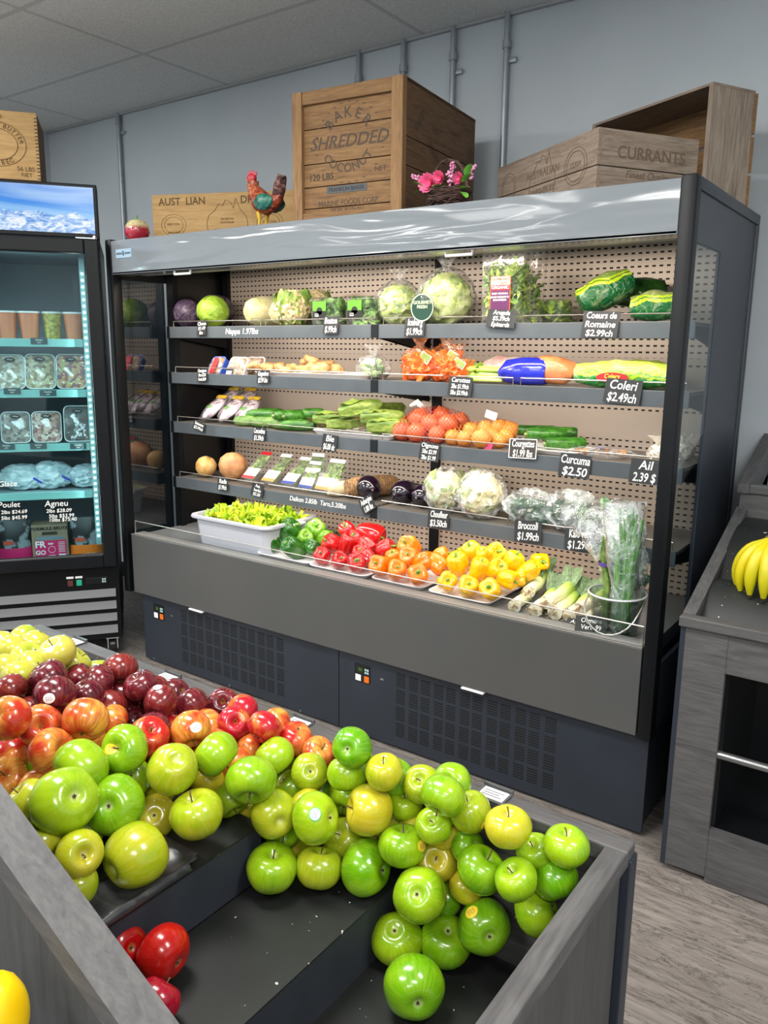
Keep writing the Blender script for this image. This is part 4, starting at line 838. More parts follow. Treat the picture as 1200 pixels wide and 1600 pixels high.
# ---------------- second shelf
def mush_tray(lab, u, v, Y, m, yaw, n, seed, cap):
    p = un(u, v, 1, Y); t = thing('mushroom_tray', lab, 'mushroom tray', (p.x, Y, z2), (math.radians(62), 0, yaw), 'mushroom trays')
    t.location.z = z2+.007; bm = B(); dish(bm, .105, .12, .035, .012, .003, .006, .003); obj('tray', bm, m, t)
    bm = B(); random.seed(seed)
    for i in range(n):
        x, y = (i % 3-1)*.031+random.uniform(-.003, .003), (i//3-1.5)*.028+random.uniform(-.003, .003); blob(bm, (x, y, .036), (.0165, .0165, .012), .08, 2, i, 2)
    o = obj('mushrooms', bm, cap, t); bm = B(); blob(bm, (0, 0, .038), (.056, .063, .018), .04, 4, seed, 3); obj('film_wrap', bm, M_film, t); return t
M_capb = pm('brown_mushroom', '#9a6d47', .5, '#dcc0a0', 35)
t = mush_tray('blue mushroom tray with red label at the left', 345, 560, .36, pm('blue_tray', '#2452b8', .4), -.15, 12, 1, M_capb); obj('tray_label', bx(B(), -.004, .034, -.035, .045, .0575, .0585), M_lab_r, t, False)
t = mush_tray('mushroom tray with black and white label in the middle', 376, 560, .345, M_foam, .05, 12, 2, M_capb); q = obj('tray_label', bx(B(), -.034, .006, -.052, -.004, .0575, .0585), M_lab_k, t, False); obj('label_field', bx(B(), -.030, .002, -.044, -.020, .0585, .0595), M_lab_w, q, False)
mush_tray('mushroom tray behind, partly covered by the ginger', 402, 556, .45, M_foam, .1, 12, 3, M_capb)
M_ging = pm('ginger_skin', '#a87a44', .65, '#cfa970', 30, bump=.4, bscale=70)
random.seed(8)
def remeshed(o, vs=.004):
    md = o.modifiers.new('r', 'REMESH'); md.mode = 'VOXEL'; md.voxel_size = vs; md.use_smooth_shade = True
for i, (u, Y, dz, s) in enumerate(((392, .34, .012, 1.0), (415, .36, .012, .8), (440, .34, .012, .75), (460, .40, .012, .8), (478, .35, .012, .9), (500, .35, .012, 1.0), (520, .38, .012, .8), (425, .42, .018, .8), (488, .40, .045, .9), (508, .42, .04, .7))):
    p = un(u, 575, 1, Y); rk = ['leftmost', 'second', 'third', 'fourth', 'fifth', 'sixth', 'rightmost']
    lab = ('%s ginger root from the left on the white tray' % rk[i]) if i < 7 else ['ginger root behind the left end of the row', 'ginger root on top of the right pile', 'small ginger root at the top right of the pile'][i-7]
    t = thing('ginger_root', lab, 'ginger', (p.x, Y, z2+dz+.025*s), random.uniform(-.6, .6), 'ginger roots on the tray', s*1.25)
    bm = B(); pts = []
    for k in range(random.randint(5, 7)):
        a = Vector((random.uniform(-.05, .05), random.uniform(-.02, .02), random.uniform(-.006, .014))); blob(bm, a, (random.uniform(.016, .028), .015, .014), .15, 3, k+i, 2)
        tube(bm, [(0, 0, 0), a], [.014, .013], 8)
    tube(bm, [(-.04, 0, 0), (.04, 0, 0)], .013, 8)
    o = obj('root', bm, M_ging, t); remeshed(o, .005)
p0 = un(365, 583, 1, .30); p1 = un(575, 583, 1, .30)
t = thing('foam_tray', 'long pink-white foam tray under the ginger roots', 'tray', ((p0.x+p1.x)/2+.06, .39, z2)); bm = B(); dish(bm, .62, .20, .016, .015, .003, .012, .004); obj('tray', bm, M_foam, t)
# brussels sprouts in a bag
p = un(583, 580, 1, .37); t = bag('sprout_bag', 'clear bag of brussels sprouts with a white label', 'brussels sprouts bag', p.x, .37, z2, .072, .055, .048, .05, 5); bm = B(); random.seed(3)
for k in range(24): a = random.uniform(0, 6.3); r = random.uniform(0, .048); blob(bm, (r*math.cos(a), r*math.sin(a)*.7, random.uniform(.018, .07)), .0155, .08, 3, k, 2)
obj('sprouts', bm, pm('sprout_green', '#55803f', .5, '#a3bf7c', 50), t); obj('bag_label', bx(B(), -.012, .042, -.046, -.044, .062, .084), M_lab_w, t, False)
# carrot bags
M_carrot = pm('carrot_orange', '#e8590f', .45, '#f47a24', 25, bump=.2, bscale=120)
def carrotbag(lab, u, Y, seed, rx=.075, rz=.065, lab2=True):
    p = un(u, 590, 1, Y); t = bag('carrot_bag', lab, 'carrot bag', p.x, Y, z2, rx, .07, rz, .05, seed, film('orange_tint_film', .05, '#ff9c4a', 40, .9, .1, .8), 'bags of carrots'); bm = B(); random.seed(seed); blob(bm, (0, 0, rz*.85), (rx*.86, .055, rz*.8), .22, 5, seed, 4, None, True)
    for k in range(26):
        a = Vector((random.uniform(-.5, .5)*rx*1.1, random.uniform(-.04, .04), random.uniform(.014, rz*1.1))); d_ = Vector((random.uniform(-.3, .3), random.uniform(-.4, .4), random.uniform(.2, .9))).normalized()*.085; b_ = a+d_
        b_.z = min(b_.z, rz*1.75); tube(bm, [a-d_*.3, a+d_*.25, b_*.98], [.0125, .011, .004], 8)
    for v in bm.verts: v.co.z = max(v.co.z, .002)
    obj('carrots', bm, M_carrot, t)
    if lab2:
        q = obj('bag_label', bx(B(), -.022, .022, -.064, -.062, rz*1.15, rz*1.65), pm('label_olive', '#7a9440', .5), t, False, rot=(-.25, .5, 0)); obj('label_edge', bx(B(), -.024, .024, -.063, -.061, rz*1.12, rz*1.68), M_lab_w, q, False)
carrotbag('bag of carrots at the left, above the shelf divider', 655, .36, 1); carrotbag('bag of carrots, middle one with green label', 695, .40, 2, .07, .07); carrotbag('low front bag of carrots beside the Carottes card', 712, .33, 3, .06, .05)
# leafy celery hearts and the blue bag
p = un(755, 585, 1, .38); t = thing('celery_heart', 'bunch of pale green celery with leaves between the carrots and blue bag', 'celery', (p.x, .37, z2), .15)
bm = B(); random.seed(5)
for k in range(12): yy = (k % 4-1.5)*.018; zz = .014+(k//4)*.018; tube(bm, [(-.09, yy, zz), (0, yy*1.1, zz+.004), (.09, yy*.9, zz)], [.013, .012, .008], 8, .7)
obj('stalks', bm, pm('celery_stalk', '#9cc23c', .4, '#c9dd7a', 20), t); bm = B(); leafpile(bm, .10, .08, .04, 34, .05, .016, 4, .02); bmesh.ops.translate(bm, verts=bm.verts[:], vec=(-.06, 0, 0)); obj('leaves', bm, M_leaf, t, ang=180)
M_blueb = pm('blue_plastic_bag', '#1a1f9c', .18, '#2a36c8', 10, bump=.9, bscale=22, spec=.7)
t = thing('carrot_bag', 'large orange carrot bag wrapped in blue plastic on the second shelf', 'carrot bag', P(832, 600, .37, z2), .05)
bm = B(); tube(bm, [(-.13, 0, .04), (-.10, 0, .045), (-.04, 0, .048), (.045, 0, .05), (.06, 0, .048)], [.02, .042, .05, .05, .045], 22, .95); [setattr(v, 'co', v.co*(1+.06*noise.noise(v.co*28))) for v in bm.verts]; obj('blue_wrap', bm, M_blueb, t)
bm = B(); tube(bm, [(-.05, .03, .06), (.04, .015, .058), (.09, .01, .055), (.13, .01, .045), (.15, .01, .035)], [.03, .05, .05, .042, .02], 20); [setattr(v, 'co', v.co*(1+.10*noise.noise(v.co*30))) for v in bm.verts]; obj('orange_bag', bm, pm('orange_bag_film', '#c9713f', .25, '#e8996a', 14, bump=.9, bscale=30), t)
t = longbag('vegetable_bag', 'pink and white bag peeking out behind the celery bunch', 'vegetable bag', P(758, 570, .50, z2+.02), P(815, 570, .52, z2+.03), .04, pm('pink_white_bag', '#d8a8a0', .25, '#efe6dc', 18, bump=.8, bscale=30), 9)
# ---------------- third shelf
M_beetbag = film('beet_bag_film', .12, '#e9dfe6', 30, .9, .1, 1.3)
M_beet = pm('beet_print', '#6a2447', .4, '#eadfe8', 28, lo=.42, hi=.52)
for i, (u, Y, tl, lab) in enumerate(((322, .345, -.1, 'first pack of beets from the left, leaning back'), (350, .35, .0, 'second pack of beets from the left'), (378, .37, .12, 'third pack of beets from the left, next to the cucumbers'), (342, .45, -.1, 'pack of beets at the back with yellow top edge, left'), (372, .46, .1, 'pack of beets at the back with yellow top edge, right'))):
    t = thing('beet_pack', lab, 'beet pack', P(u, 660, Y, z3+(.0 if i < 3 else .035)), (math.radians(35), 0, tl), 'packs of beets'); t.location.z += .012
    bm = B(); blob(bm, (0, .075, .018), (.045, .08, .018), .12, 3, i, 3); obj('pack', bm, M_beet, t)
    bm = B(); blob(bm, (0, .08, .018), (.052, .095, .022), .12, 4, i+5, 3, None, True); obj('pack_film', bm, M_beetbag, t)
    bm = B(); box(bm, (0, .145, .033), (.07, .022, .006), bev=.002); obj('yellow_band', bm, pm('yellow_band', '#d9b52c', .5), t)
    bm = B(); disc(bm, (0, 0), .018, .014, 0); bmesh.ops.rotate(bm, verts=bm.verts[:], matrix=Matrix.Rotation(-PI/2, 3, 'X')); bmesh.ops.translate(bm, verts=bm.verts[:], vec=(-.01, .06, .037)); obj('round_label', bm, M_lab_g, t, False)
def cuke(name, lab, cat, a, b, r, m, group, bend=.01, seed=0, tip=.45):
    a, b = Vector(a), Vector(b); t = thing(name, lab, cat, (a+b)/2, 0, group); d = b-a; n = 12; s = d.cross(Vector((0, 0, 1))).normalized()
    bm = B(); tube(bm, [-d/2+d*i/n+s*bend*math.sin(PI*i/n)+Vector((0, 0, r)) for i in range(n+1)], [r*min(1, tip+.9*math.sin(PI*(.06+.88*i/n))) for i in range(n+1)], 16)
    obj('flesh', bm, m, t); e = a-(a+b)/2+Vector((0, 0, r)); bm = B(); tube(bm, [e, e-d.normalized()*.008], [r*.3, r*.22], 8); obj('stem_end', bm, pm('pale_stem_end', '#9aa668', .7), t); return t
M_cuke = pm('cucumber_green', '#1d4a14', .35, '#4d8a2c', 16, stretch=(1, 3, 3), bump=.15, bscale=60); M_cukel = pm('pale_cucumber', '#4f7a35', .4, '#8fae5e', 16)
CK = [((385, 652), (436, 645), .36, .030, M_cuke, 'cucumber on top pointing left, wrapped pale tip'), ((448, 648), (462, 655), .36, .038, M_cuke, 'cucumber lying end-on in the middle of the pile'), ((463, 655), (480, 650), .38, .036, M_cuke, 'short cucumber beside the end-on one'), ((470, 650), (508, 655), .40, .038, M_cuke, 'thick bright cucumber at the right of the pile'), ((395, 670), (440, 662), .34, .0, M_cukel, 'pale cucumber low at the left of the pile'), ((430, 668), (475, 662), .335, .0, M_cukel, 'pale cucumber lying low in the middle'), ((440, 672), (492, 668), .31, .0, M_cuke, 'dark cucumber at the very front touching the wire'), ((398, 640), (440, 636), .45, .03, M_cuke, 'cucumber at the back left of the pile'), ((370, 668), (400, 660), .33, 0, M_cukel, 'wrapped pale cucumber beside the beet packs')]
for i, (p0, p1, Y, dz, m, lab) in enumerate(CK):
    a = P(p0[0], p0[1], Y, z3+dz); b = P(p1[0], p1[1], Y+.04, z3+dz+.004); c = (a+b)/2; d = (b-a).normalized()*(.085 if i in (0, 4, 5, 6, 7) else .055); 
    if i in (1, 2): d = Vector((.03, .085, 0))
    cuke('cucumber', lab, 'cucumber', c-d, c+d, .024 if i != 3 else .029, m, 'cucumbers on the third shelf', .008*((i % 3)-1), i)
# corn
def corn(lab, a, b, r, seed, group='ears of corn on the tray'):
    a, b = Vector(a), Vector(b); t = thing('corn_ear', lab, 'corn', (a+b)/2, 0, group); d = b-a; n = 12
    bm = B(); tube(bm, [-d/2+d*i/n+Vector((0, 0, r)) for i in range(n+1)], [r*(.45+.62*math.sin(PI*(.12+.80*i/n)))*(.35 if i == n else 1) for i in range(n+1)], 18)
    obj('husk', bm, pm('corn_husk', '#4f6e22', .55, '#93a748', 10, stretch=(1, 6, 6), rand=.25, bump=.4, bscale=16), t)
    bm = B(); random.seed(seed); dn_ = d.normalized()
    for k in range(5): q = dn_.orthogonal(); q.rotate(Matrix.Rotation(k*1.26, 3, dn_)); leaf(bm, -d/2*.9+Vector((0, 0, r))+q*r*.75, dn_+q*.06, d.length*.6, r*.5, .2, .12, k+seed, 6, 2, q)
    obj('husk_leaves', bm, MC['corn_husk'], t, ang=180)
    bm = B()
    for k in range(9): e = -d/2+Vector((0, 0, r)); q = Vector((random.uniform(-1, 1), random.uniform(-1, 1), random.uniform(-1, 1)))*.012; tube(bm, [e, e-dn_*.014+q*.6, e-dn_*.03+q], .0013, 4)
    obj('silk', bm, pm('corn_silk', '#5b4a24', .8), t)
zt3 = z3+.018
CO_ = [((540, 662), (590, 628), .36, .045, .027, 'large corn ear on top of the tray, pointing up right'), ((502, 668), (545, 655), .36, .012, .022, 'corn ear at the left edge of the tray'), ((530, 668), (560, 660), .38, .0, .022, 'yellow-green corn ear beneath the large one'), ((560, 656), (600, 645), .45, .03, .022, 'corn ear behind the large one'), ((575, 664), (625, 645), .36, .03, .024, 'long corn ear at the right of the tray'), ((590, 672), (630, 660), .35, .0, .022, 'dull green corn ear low at the right edge'), ((595, 640), (612, 635), .50, .045, .024, 'corn ear at the back pointing at the onion net')]
for i, (p0, p1, Y, dz, r, lab) in enumerate(CO_):
    a = P(p0[0], p0[1], Y, zt3+dz); b = P(p1[0], p1[1], Y+.05, zt3+dz+(.03 if i == 0 else .008)); c = (a+b)/2; d = (b-a).normalized()*.098; corn(lab, c-d, c+d, r*1.3, i)
p0, p1 = un(492, 680, 1, .30), un(612, 690, 1, .30); t = thing('foam_tray', 'white tray under the corn ears, third shelf', 'tray', ((p0.x+p1.x)/2, .40, z3)); bm = B(); dish(bm, p1.x-p0.x, .24, .018, .015, .003, .012, .004); obj('tray', bm, M_foam, t)
# onions in nets
def netmat(name, col, sc=55, w=.13):
    q = NT(name); q.t.nodes.remove(q.b); tr = q.n('ShaderNodeBsdfTransparent'); di = q.n('ShaderNodeBsdfPrincipled'); di.inputs[0].default_value = hexc(col); di.inputs['Roughness'].default_value = .4; mx = q.n('ShaderNodeMixShader')
    x, y, z = q.sep(q.tc()); u_ = q.math('ADD', x, q.math('MULTIPLY', y, .7)); 
    a = q.math('LESS_THAN', q.math('FRACT', q.math('MULTIPLY', q.math('ADD', q.math('ADD', u_, z), 10), sc)), w); b = q.math('LESS_THAN', q.math('FRACT', q.math('MULTIPLY', q.math('ADD', q.math('SUBTRACT', u_, z), 10), sc)), w)
    q.l(q.math('MAXIMUM', a, b), mx.inputs[0]); q.l(tr.outputs[0], mx.inputs[1]); q.l(di.outputs[0], mx.inputs[2]); q.l(mx.outputs[0], q.out.inputs[0]); return q.m
M_onr = pm('red_onion_skin', '#b5502c', .35, '#dc8a58', 9, stretch=(5, 5, .6), rand=.2); M_ony = pm('yellow_onion_skin', '#bf7f2c', .35, '#e6b866', 9, stretch=(5, 5, .6), rand=.2)
def onions(lst, m, netcol, lab, oname, group, label_pref, Y0, kind):
    pts = []
    for i, (u, v, dpx, Y) in enumerate(lst):
        p = un(u, v, 1, Y); r = dpx/2*((p-cC).dot(cF))/CP['f']; p.z = max(p.z, z3+r*.9)
        t = thing(oname, '%s %s' % (label_pref, kind[i]), 'onion', p, (random.uniform(-.8, .8), random.uniform(-.8, .8), 0), group, r)
        bm = B(); lathe(bm, [(.03, -.92), (.35, -.86), (.75, -.6), (.98, -.1), (.93, .35), (.62, .72), (.25, .9), (.10, 1.05), (.04, 1.12)], 20); obj('skin', bm, m, t); bm = B(); lathe(bm, [(.05, -1.0), (.13, -.93), (.02, -.88)], 8); obj('root_tuft', bm, pm('root_tuft', '#8a6a44', .9), t)
        pts.append((p, r))
    c = sum((p for p, r in pts), Vector())/len(pts); bm = B()
    for p, r in pts: bmesh.ops.create_icosphere(bm, subdivisions=2, radius=r*1.06, matrix=Matrix.Translation(p-c))
    res = bmesh.ops.convex_hull(bm, input=bm.verts[:]); dele = [g for g in res['geom_interior'] if isinstance(g, bmesh.types.BMVert)]+[g for g in res['geom_unused'] if isinstance(g, bmesh.types.BMVert)]
    bmesh.ops.delete(bm, geom=list(set(dele)), context='VERTS'); t = thing('net_bag', lab, 'net bag', c); obj('netting', bm, netmat('netting_'+netcol[1:], netcol), t); return t, c, pts
random.seed(6)
pos_r = ['at the low left front', 'low beside the leftmost, front row', 'at front right of the red net', 'in the middle row left', 'in the centre of the net', 'in the middle row right', 'at the top left', 'at the back right']
t, c, pts = onions([(628, 680, 31, .34), (650, 686, 32, .33), (683, 685, 30, .34), (655, 655, 36, .40), (672, 662, 32, .37), (700, 662, 33, .38), (690, 648, 28, .46), (720, 658, 28, .46)], M_onr, '#c2242c', 'red net bag holding reddish onions next to the corn', 'red_onion', 'onions in the red net', 'reddish onion', .38, pos_r)
bm = B(); tube(bm, [(-.06, .02, .07), (-.09, .03, .085), (-.12, .02, .07)], [.01, .014, .006], 8); obj('net_tie', bm, M_foam, t)
pos_y = ['at the far left front', 'second from left in front', 'big one at front right', 'low at the right behind the tag', 'upper left', 'upper middle left', 'upper middle right', 'at the top right', 'in the centre', 'right of centre']
t, c, pts = onions([(707, 692, 26, .34), (726, 693, 27, .335), (752, 695, 33, .325), (780, 690, 26, .37), (735, 672, 26, .40), (758, 670, 27, .42), (780, 668, 28, .44), (798, 672, 28, .44), (768, 680, 25, .38), (790, 682, 26, .40)], M_ony, '#e8792a', 'orange net bag holding yellow onions, right of the red net', 'yellow_onion', 'onions in the orange net', 'yellow onion', .38, pos_y)
obj('net_label', bx(B(), -.04, .01, .03, .033, .055, .085), M_lab_w, t, False, rot=(0, .25, 0)); obj('net_label', bx(B(), .03, .075, -.07, -.067, -.03, .0), pm('label_pink', '#d04a78', .5), t, False, rot=(0, .4, 0))
# zucchini tray
M_zuc = pm('zucchini_green', '#1f4d16', .3, '#4a8a2a', 18, stretch=(1, 4, 4))
for i, (p0, p1, Y, dz, r, lab) in enumerate((((838, 692), (868, 690), .36, .03, .020, 'zucchini at the top front of the tray'), ((868, 700), (896, 694), .355, .0, .022, 'zucchini low at the right front of the tray'), ((815, 682), (858, 676), .46, .03, .020, 'zucchini at the back left of the tray'), ((845, 684), (892, 684), .42, .03, .022, 'long zucchini lying across the back'))):
    a = P(p0[0], p0[1], Y, z3+.014+dz); b = P(p1[0], p1[1], Y+.05, z3+.014+dz); c = (a+b)/2; d = (b-a).normalized()*.075; cuke('zucchini', lab, 'zucchini', c-d, c+d, r, M_zuc, 'zucchini on the tray', .004, i, .7)
p0, p1 = un(800, 706, 1, .31), un(902, 716, 1, .31); t = thing('foam_tray', 'white tray under the zucchini', 'tray', ((p0.x+p1.x)/2, .40, z3)); bm = B(); dish(bm, p1.x-p0.x, .2, .014, .015, .003, .012, .004); obj('tray', bm, M_foam, t)
t = bag('turmeric_pack', 'flat clear pack of turmeric roots above the Curcuma card', 'turmeric pack', un(940, 712, 1, .36).x, .36, z3, .11, .06, .018, 0, 3); bm = B(); random.seed(2)
for k in range(14): a = Vector((random.uniform(-.08, .08), random.uniform(-.035, .035), .017)); b_ = a+Vector((random.uniform(-.03, .03), random.uniform(-.02, .02), .004)); tube(bm, [a, (a+b_)/2+Vector((0, 0, .004)), b_], .009, 8)
obj('roots', bm, pm('turmeric_brown', '#8a5a2e', .6, '#c08a4e', 50), t); obj('pack_label', bx(B(), -.01, .012, -.02, .0, .034, .0355), pm('label_blue', '#4a6ab0', .5), t, False)
for i, (u, lab) in enumerate(((1030, 'small white mesh of garlic beside the right post'), (1062, 'white garlic net seen through the end window'))):
    t = bag('garlic_bag', lab, 'garlic', min(un(u, 710, 1, .36+.1*i).x, -.06-.0*i), .36+.14*i, z3, .038, .04, .03, .03, 7+i, film('garlic_net', .5, '#f2ead8', 60, .8, .3), 'garlic nets'); bm = B(); [blob(bm, (s*.014, 0, .024), (.02, .02, .02), .1, 3, s+3, 2) for s in (-1, 1)]; obj('garlic', bm, pm('garlic_white', '#e8dfcf', .6), t)
# ---------------- fourth shelf
def rootball(lab, u, v, d_, Y, seed, col, col2):
    p = un(u, v, 1, Y); r = d_/2*((p-cC).dot(cF))/CP['f']; t = thing('rutabaga', lab, 'rutabaga', (p.x, Y, z4+r), (random.uniform(-.4, .4), .3, seed), 'round root vegetables', r)
    bm = B(); lathe(bm, [(.05, -1.02), (.12, -.99), (.5, -.86), (.87, -.5), (1, 0), (.9, .48), (.55, .82), (.2, .9), (.02, .9)], 28); obj('root', bm, pm('root_'+col[1:], col, .5, col2, 1.6, bump=.1, bscale=9), t)
    bm = B(); [tube(bm, [(.12*math.cos(k), .12*math.sin(k), .86), (.17*math.cos(k), .17*math.sin(k), .98)], [.03, .02], 6) for k in range(6)]; tube(bm, [(0, 0, -1), (.05, 0, -1.15)], [.05, .01], 6); obj('cut_crown', bm, M_stem, t)
rootball('smaller yellow-tan round root at the left of the lowest shelf', 322, 731, 33, .36, 1, '#c9954f', '#e3bd7c'); rootball('large pinkish-tan round root beside the smaller one', 364, 722, 45, .38, 2, '#b2714a', '#d9a871')
M_herb = pm('herb_green', '#3f6a26', .5, '#9ab45a', 30)
def herb(lab, u, v, Y, yaw, w, h, tc, seed, tilt=52, wide=False):
    p = un(u, v, 1, Y); t = thing('herb_box', lab, 'herb box', (p.x, Y, z4+.004), (math.radians(90-tilt), 0, yaw), 'boxed fresh herbs')
    bm = B(); ring_loft(bm, [[Vector((q.x, q.y+h/2, q.z)) for q in rrect(w*.9, h*.94, .008, 0)], [Vector((q.x, q.y+h/2, q.z)) for q in rrect(w, h, .010, .02)], [Vector((q.x, q.y+h/2, q.z)) for q in rrect(w*.94, h*.96, .008, .026)]]); obj('clear_box', bm, M_box, t)
    bm = B(); random.seed(seed)
    for k in range(20): x = random.uniform(-w*.36, w*.36); tube(bm, [(x, h*.1, .010), (x*.8+random.uniform(-.006, .006), h*.55, .014), (x*.9+random.uniform(-.01, .01), h*.88, .014)], .0018, 5)
    lp = B(); leafpile(lp, w*.6, h*.5, .012, 26 if not wide else 90, .035, .008, seed, .006); bmesh.ops.translate(lp, verts=lp.verts[:], vec=(0, h*.62, 0)); me_ = bpy.data.meshes.new('x'); lp.to_mesh(me_); lp.free(); bm.from_mesh(me_); bpy.data.meshes.remove(me_)
    obj('herbs', bm, M_herb, t, ang=180)
    q = obj('box_label', bx(B(), -w*.42, w*.42, h*.06, h*.40, .0265, .0275), M_lab_w, t, False); obj('label_stripe', bx(B(), -w*.42, w*.42, h*.06, h*.15, .0275, .0282), tc, q, False); obj('top_label', bx(B(), -w*.36, w*.36, h*.86, h*.96, .0265, .0275), tc if seed == 1 else M_lab_w, t, False)
herb('herb box with red label, leftmost of the leaning ones', 388, 753, .325, .0, .092, .20, M_lab_r, 1); herb('herb box with white label, second of the leaning ones', 419, 757, .325, .0, .092, .20, pm('label_tan', '#c98a4a', .5), 2); herb('herb box with blue-striped label, third of the leaning ones', 450, 761, .325, .0, .092, .195, pm('label_navy', '#2c3f8a', .5), 3)
herb('wide low herb box with blue label, fourth from left', 480, 765, .33, -.05, .095, .15, MC['label_navy'], 4, 35, True); herb('wide herb box with large leaves, rightmost one', 508, 770, .325, -.05, .125, .18, MC['label_tan'], 5, 40, True); herb('herb box lying flat behind the others', 500, 755, .50, .2, .09, .16, M_lab_w, 6, 5, True)
M_daik = pm('daikon_cream', '#cdb68a', .45, '#e9dcbc', 12, stretch=(4, 1, 4)); M_taro = pm('taro_brown', '#5f4126', .8, '#b08a5e', 30, stretch=(2, 8, 2), bump=.8, bscale=60)
def bigroot(name, lab, cat, u, v, Y, r, L_, yaw, m, seed, nm='root'):
    p = un(u, v, 1, Y); t = thing(name, lab, cat, (p.x, Y, z4), yaw); bm = B(); n = 12; tube(bm, [(0, i/n*L_, r) for i in range(n+1)], [r*min(1.02, .42+.95*math.sin(PI*(.10+.78*i/n))) for i in range(n+1)], 18)
    for v_ in bm.verts: v_.co += v_.co.normalized()*.004*noise.noise(v_.co*40)
    obj(nm, bm, m, t); return t
bigroot('daikon', 'cream daikon root lying beside the hairy taro', 'daikon', 512, 765, .315, .034, .22, -.55, M_daik, 1); bigroot('taro_root', 'large hairy brown taro root between daikon and eggplants', 'taro', 541, 768, .34, .046, .24, -.5, M_taro, 2)
M_egg = pm('eggplant_skin', '#140a18', .12, '#1e0f22', 5, spec=.7, coat=.4)
for i, (u, v, r, Y, yaw, lab) in enumerate(((582, 768, .052, .345, .9, 'eggplant at the left, lying sideways'), (616, 772, .050, .325, -.05, 'eggplant in the middle with blossom end forward'), (650, 775, .048, .325, .05, 'eggplant at the right against the wrapped cauliflower'))):
    p = un(u, v, 1, Y); t = thing('eggplant', lab, 'eggplant', (p.x, Y, z4), yaw, 'eggplants'); bm = B(); n = 14; tube(bm, [(0, i/n*.19, r) for i in range(n+1)], [r*([.2, .62, .85, .97, 1.02, 1.03, 1.0, .95, .88, .8, .72, .65, .58, .5, .36][i]) for i in range(n+1)], 22); obj('fruit', bm, M_egg, t)
    bm = B(); tube(bm, [(0, -.0012, r), (0, .003, r)], [.004, .007], 8); obj('blossom_scar', bm, pm('scar_brown', '#8a7460', .8), t); bm = B(); tube(bm, [(0, .18, r), (0, .205, r+.004), (.004, .22, r+.006)], [.018, .009, .006], 8); obj('calyx', bm, pm('calyx_green', '#3f5a2c', .6), t)
def wrapcaul(lab, u, v, d_, Y, seed, dz=0):
    p = un(u, v, 1, Y); r = d_/2*((p-cC).dot(cF))/CP['f']; t = bag('wrapped_cauliflower', lab, 'cauliflower', p.x, Y, z4+dz, r*1.04, r*1.04, r*1.0, 0, seed, film('tight_wrap', .20, '#ffffff', 22, 1.0, .08, 1.3), 'film-wrapped cauliflowers', amp=.13)
    bm = B(); blob(bm, (0, 0, r), (r*.82, r*.82, r*.82), .14, 6, seed, 4, None, True); obj('curd', bm, pm('curd_cream', '#c4bb84', .7, '#dcd5a8', 30, bump=.4, bscale=80), t); bm = B(); random.seed(seed)
    for k in range(15): a = k*.42; e = random.uniform(-.9, .25); d2 = Vector((math.cos(a)*math.cos(e), math.sin(a)*math.cos(e), math.sin(e))); leaf(bm, Vector((0, 0, r))+d2*r*.88, Vector((d2.x*.1, d2.y*.1, 1)), r*1.0, r*.36, .7, .15, k+seed, 6, 3, d2)
    obj('leaves', bm, pm('wrapped_leaf', '#6f9440', .5, '#bccf86', 20), t, ang=180)
wrapcaul('wrapped cauliflower at the left, next to the eggplant', 697, 772, 68, .37, 1); wrapcaul('wrapped cauliflower at the front right, showing more green', 752, 780, 74, .355, 4); wrapcaul('wrapped cauliflower standing behind the right one', 745, 755, 60, .53, 7)
def floretbag(lab, name, cat, u0, u1, v, Y, rz, seed, m, group, z=None, ry=.07, neck=.0):
    a, b = un(u0, v, 1, Y), un(u1, v, 1, Y); w = b.x-a.x; t = bag(name, lab, cat, (a.x+b.x)/2, Y, z4 if z is None else z, w/2, ry, rz, neck, seed, film('milky_bag', .22, '#dfe8e6', 12, 1.0, .12, 1.3), group, amp=.2); bm = B(); random.seed(seed)
    for k in range(16): blob(bm, (random.uniform(-w*.34, w*.34), random.uniform(-ry*.5, ry*.5), random.uniform(.025, rz*1.25)), (.028, .026, .02), .3, 5, k+seed, 3, None, True)
    obj('florets', bm, m, t); return t
M_broc = pm('broccoli_green', '#2a4636', .7, '#46664e', 40, bump=.6, bscale=110)
floretbag('cloudy bag of broccoli, left one above its card', 'broccoli_bag', 'broccoli bag', 792, 868, 795, .35, .066, 3, M_broc, 'cloudy bags of broccoli'); floretbag('cloudy bag of broccoli, right one above the kale card', 'broccoli_bag', 'broccoli bag', 852, 935, 800, .36, .072, 6, M_broc, 'cloudy bags of broccoli')
# kale hanging over the edge in clear bags
def sleeve(lab, name, cat, pts, rs, seed, m_film, group=None, fl=.5):
    t = thing(name, lab, cat, pts[0], 0, group); o = Vector(pts[0]); n = len(pts); bm = B(); tube(bm, [Vector(p)-o for p in pts], rs, 24, fl, cap=False)
    bmesh.ops.subdivide_edges(bm, edges=bm.edges[:], cuts=1, use_grid_fill=True)
    for v_ in bm.verts: v_.co += Vector((noise.noise(v_.co*24+Vector((seed, 0, 0))), noise.noise(v_.co*24+Vector((0, seed, 0))), noise.noise(v_.co*20)))*.016
    obj('bag_film', bm, m_film, t); return t, o
M_sl = film('crinkled_sleeve', .17, '#eef6f8', 34, 1.0, .08, 1.6)
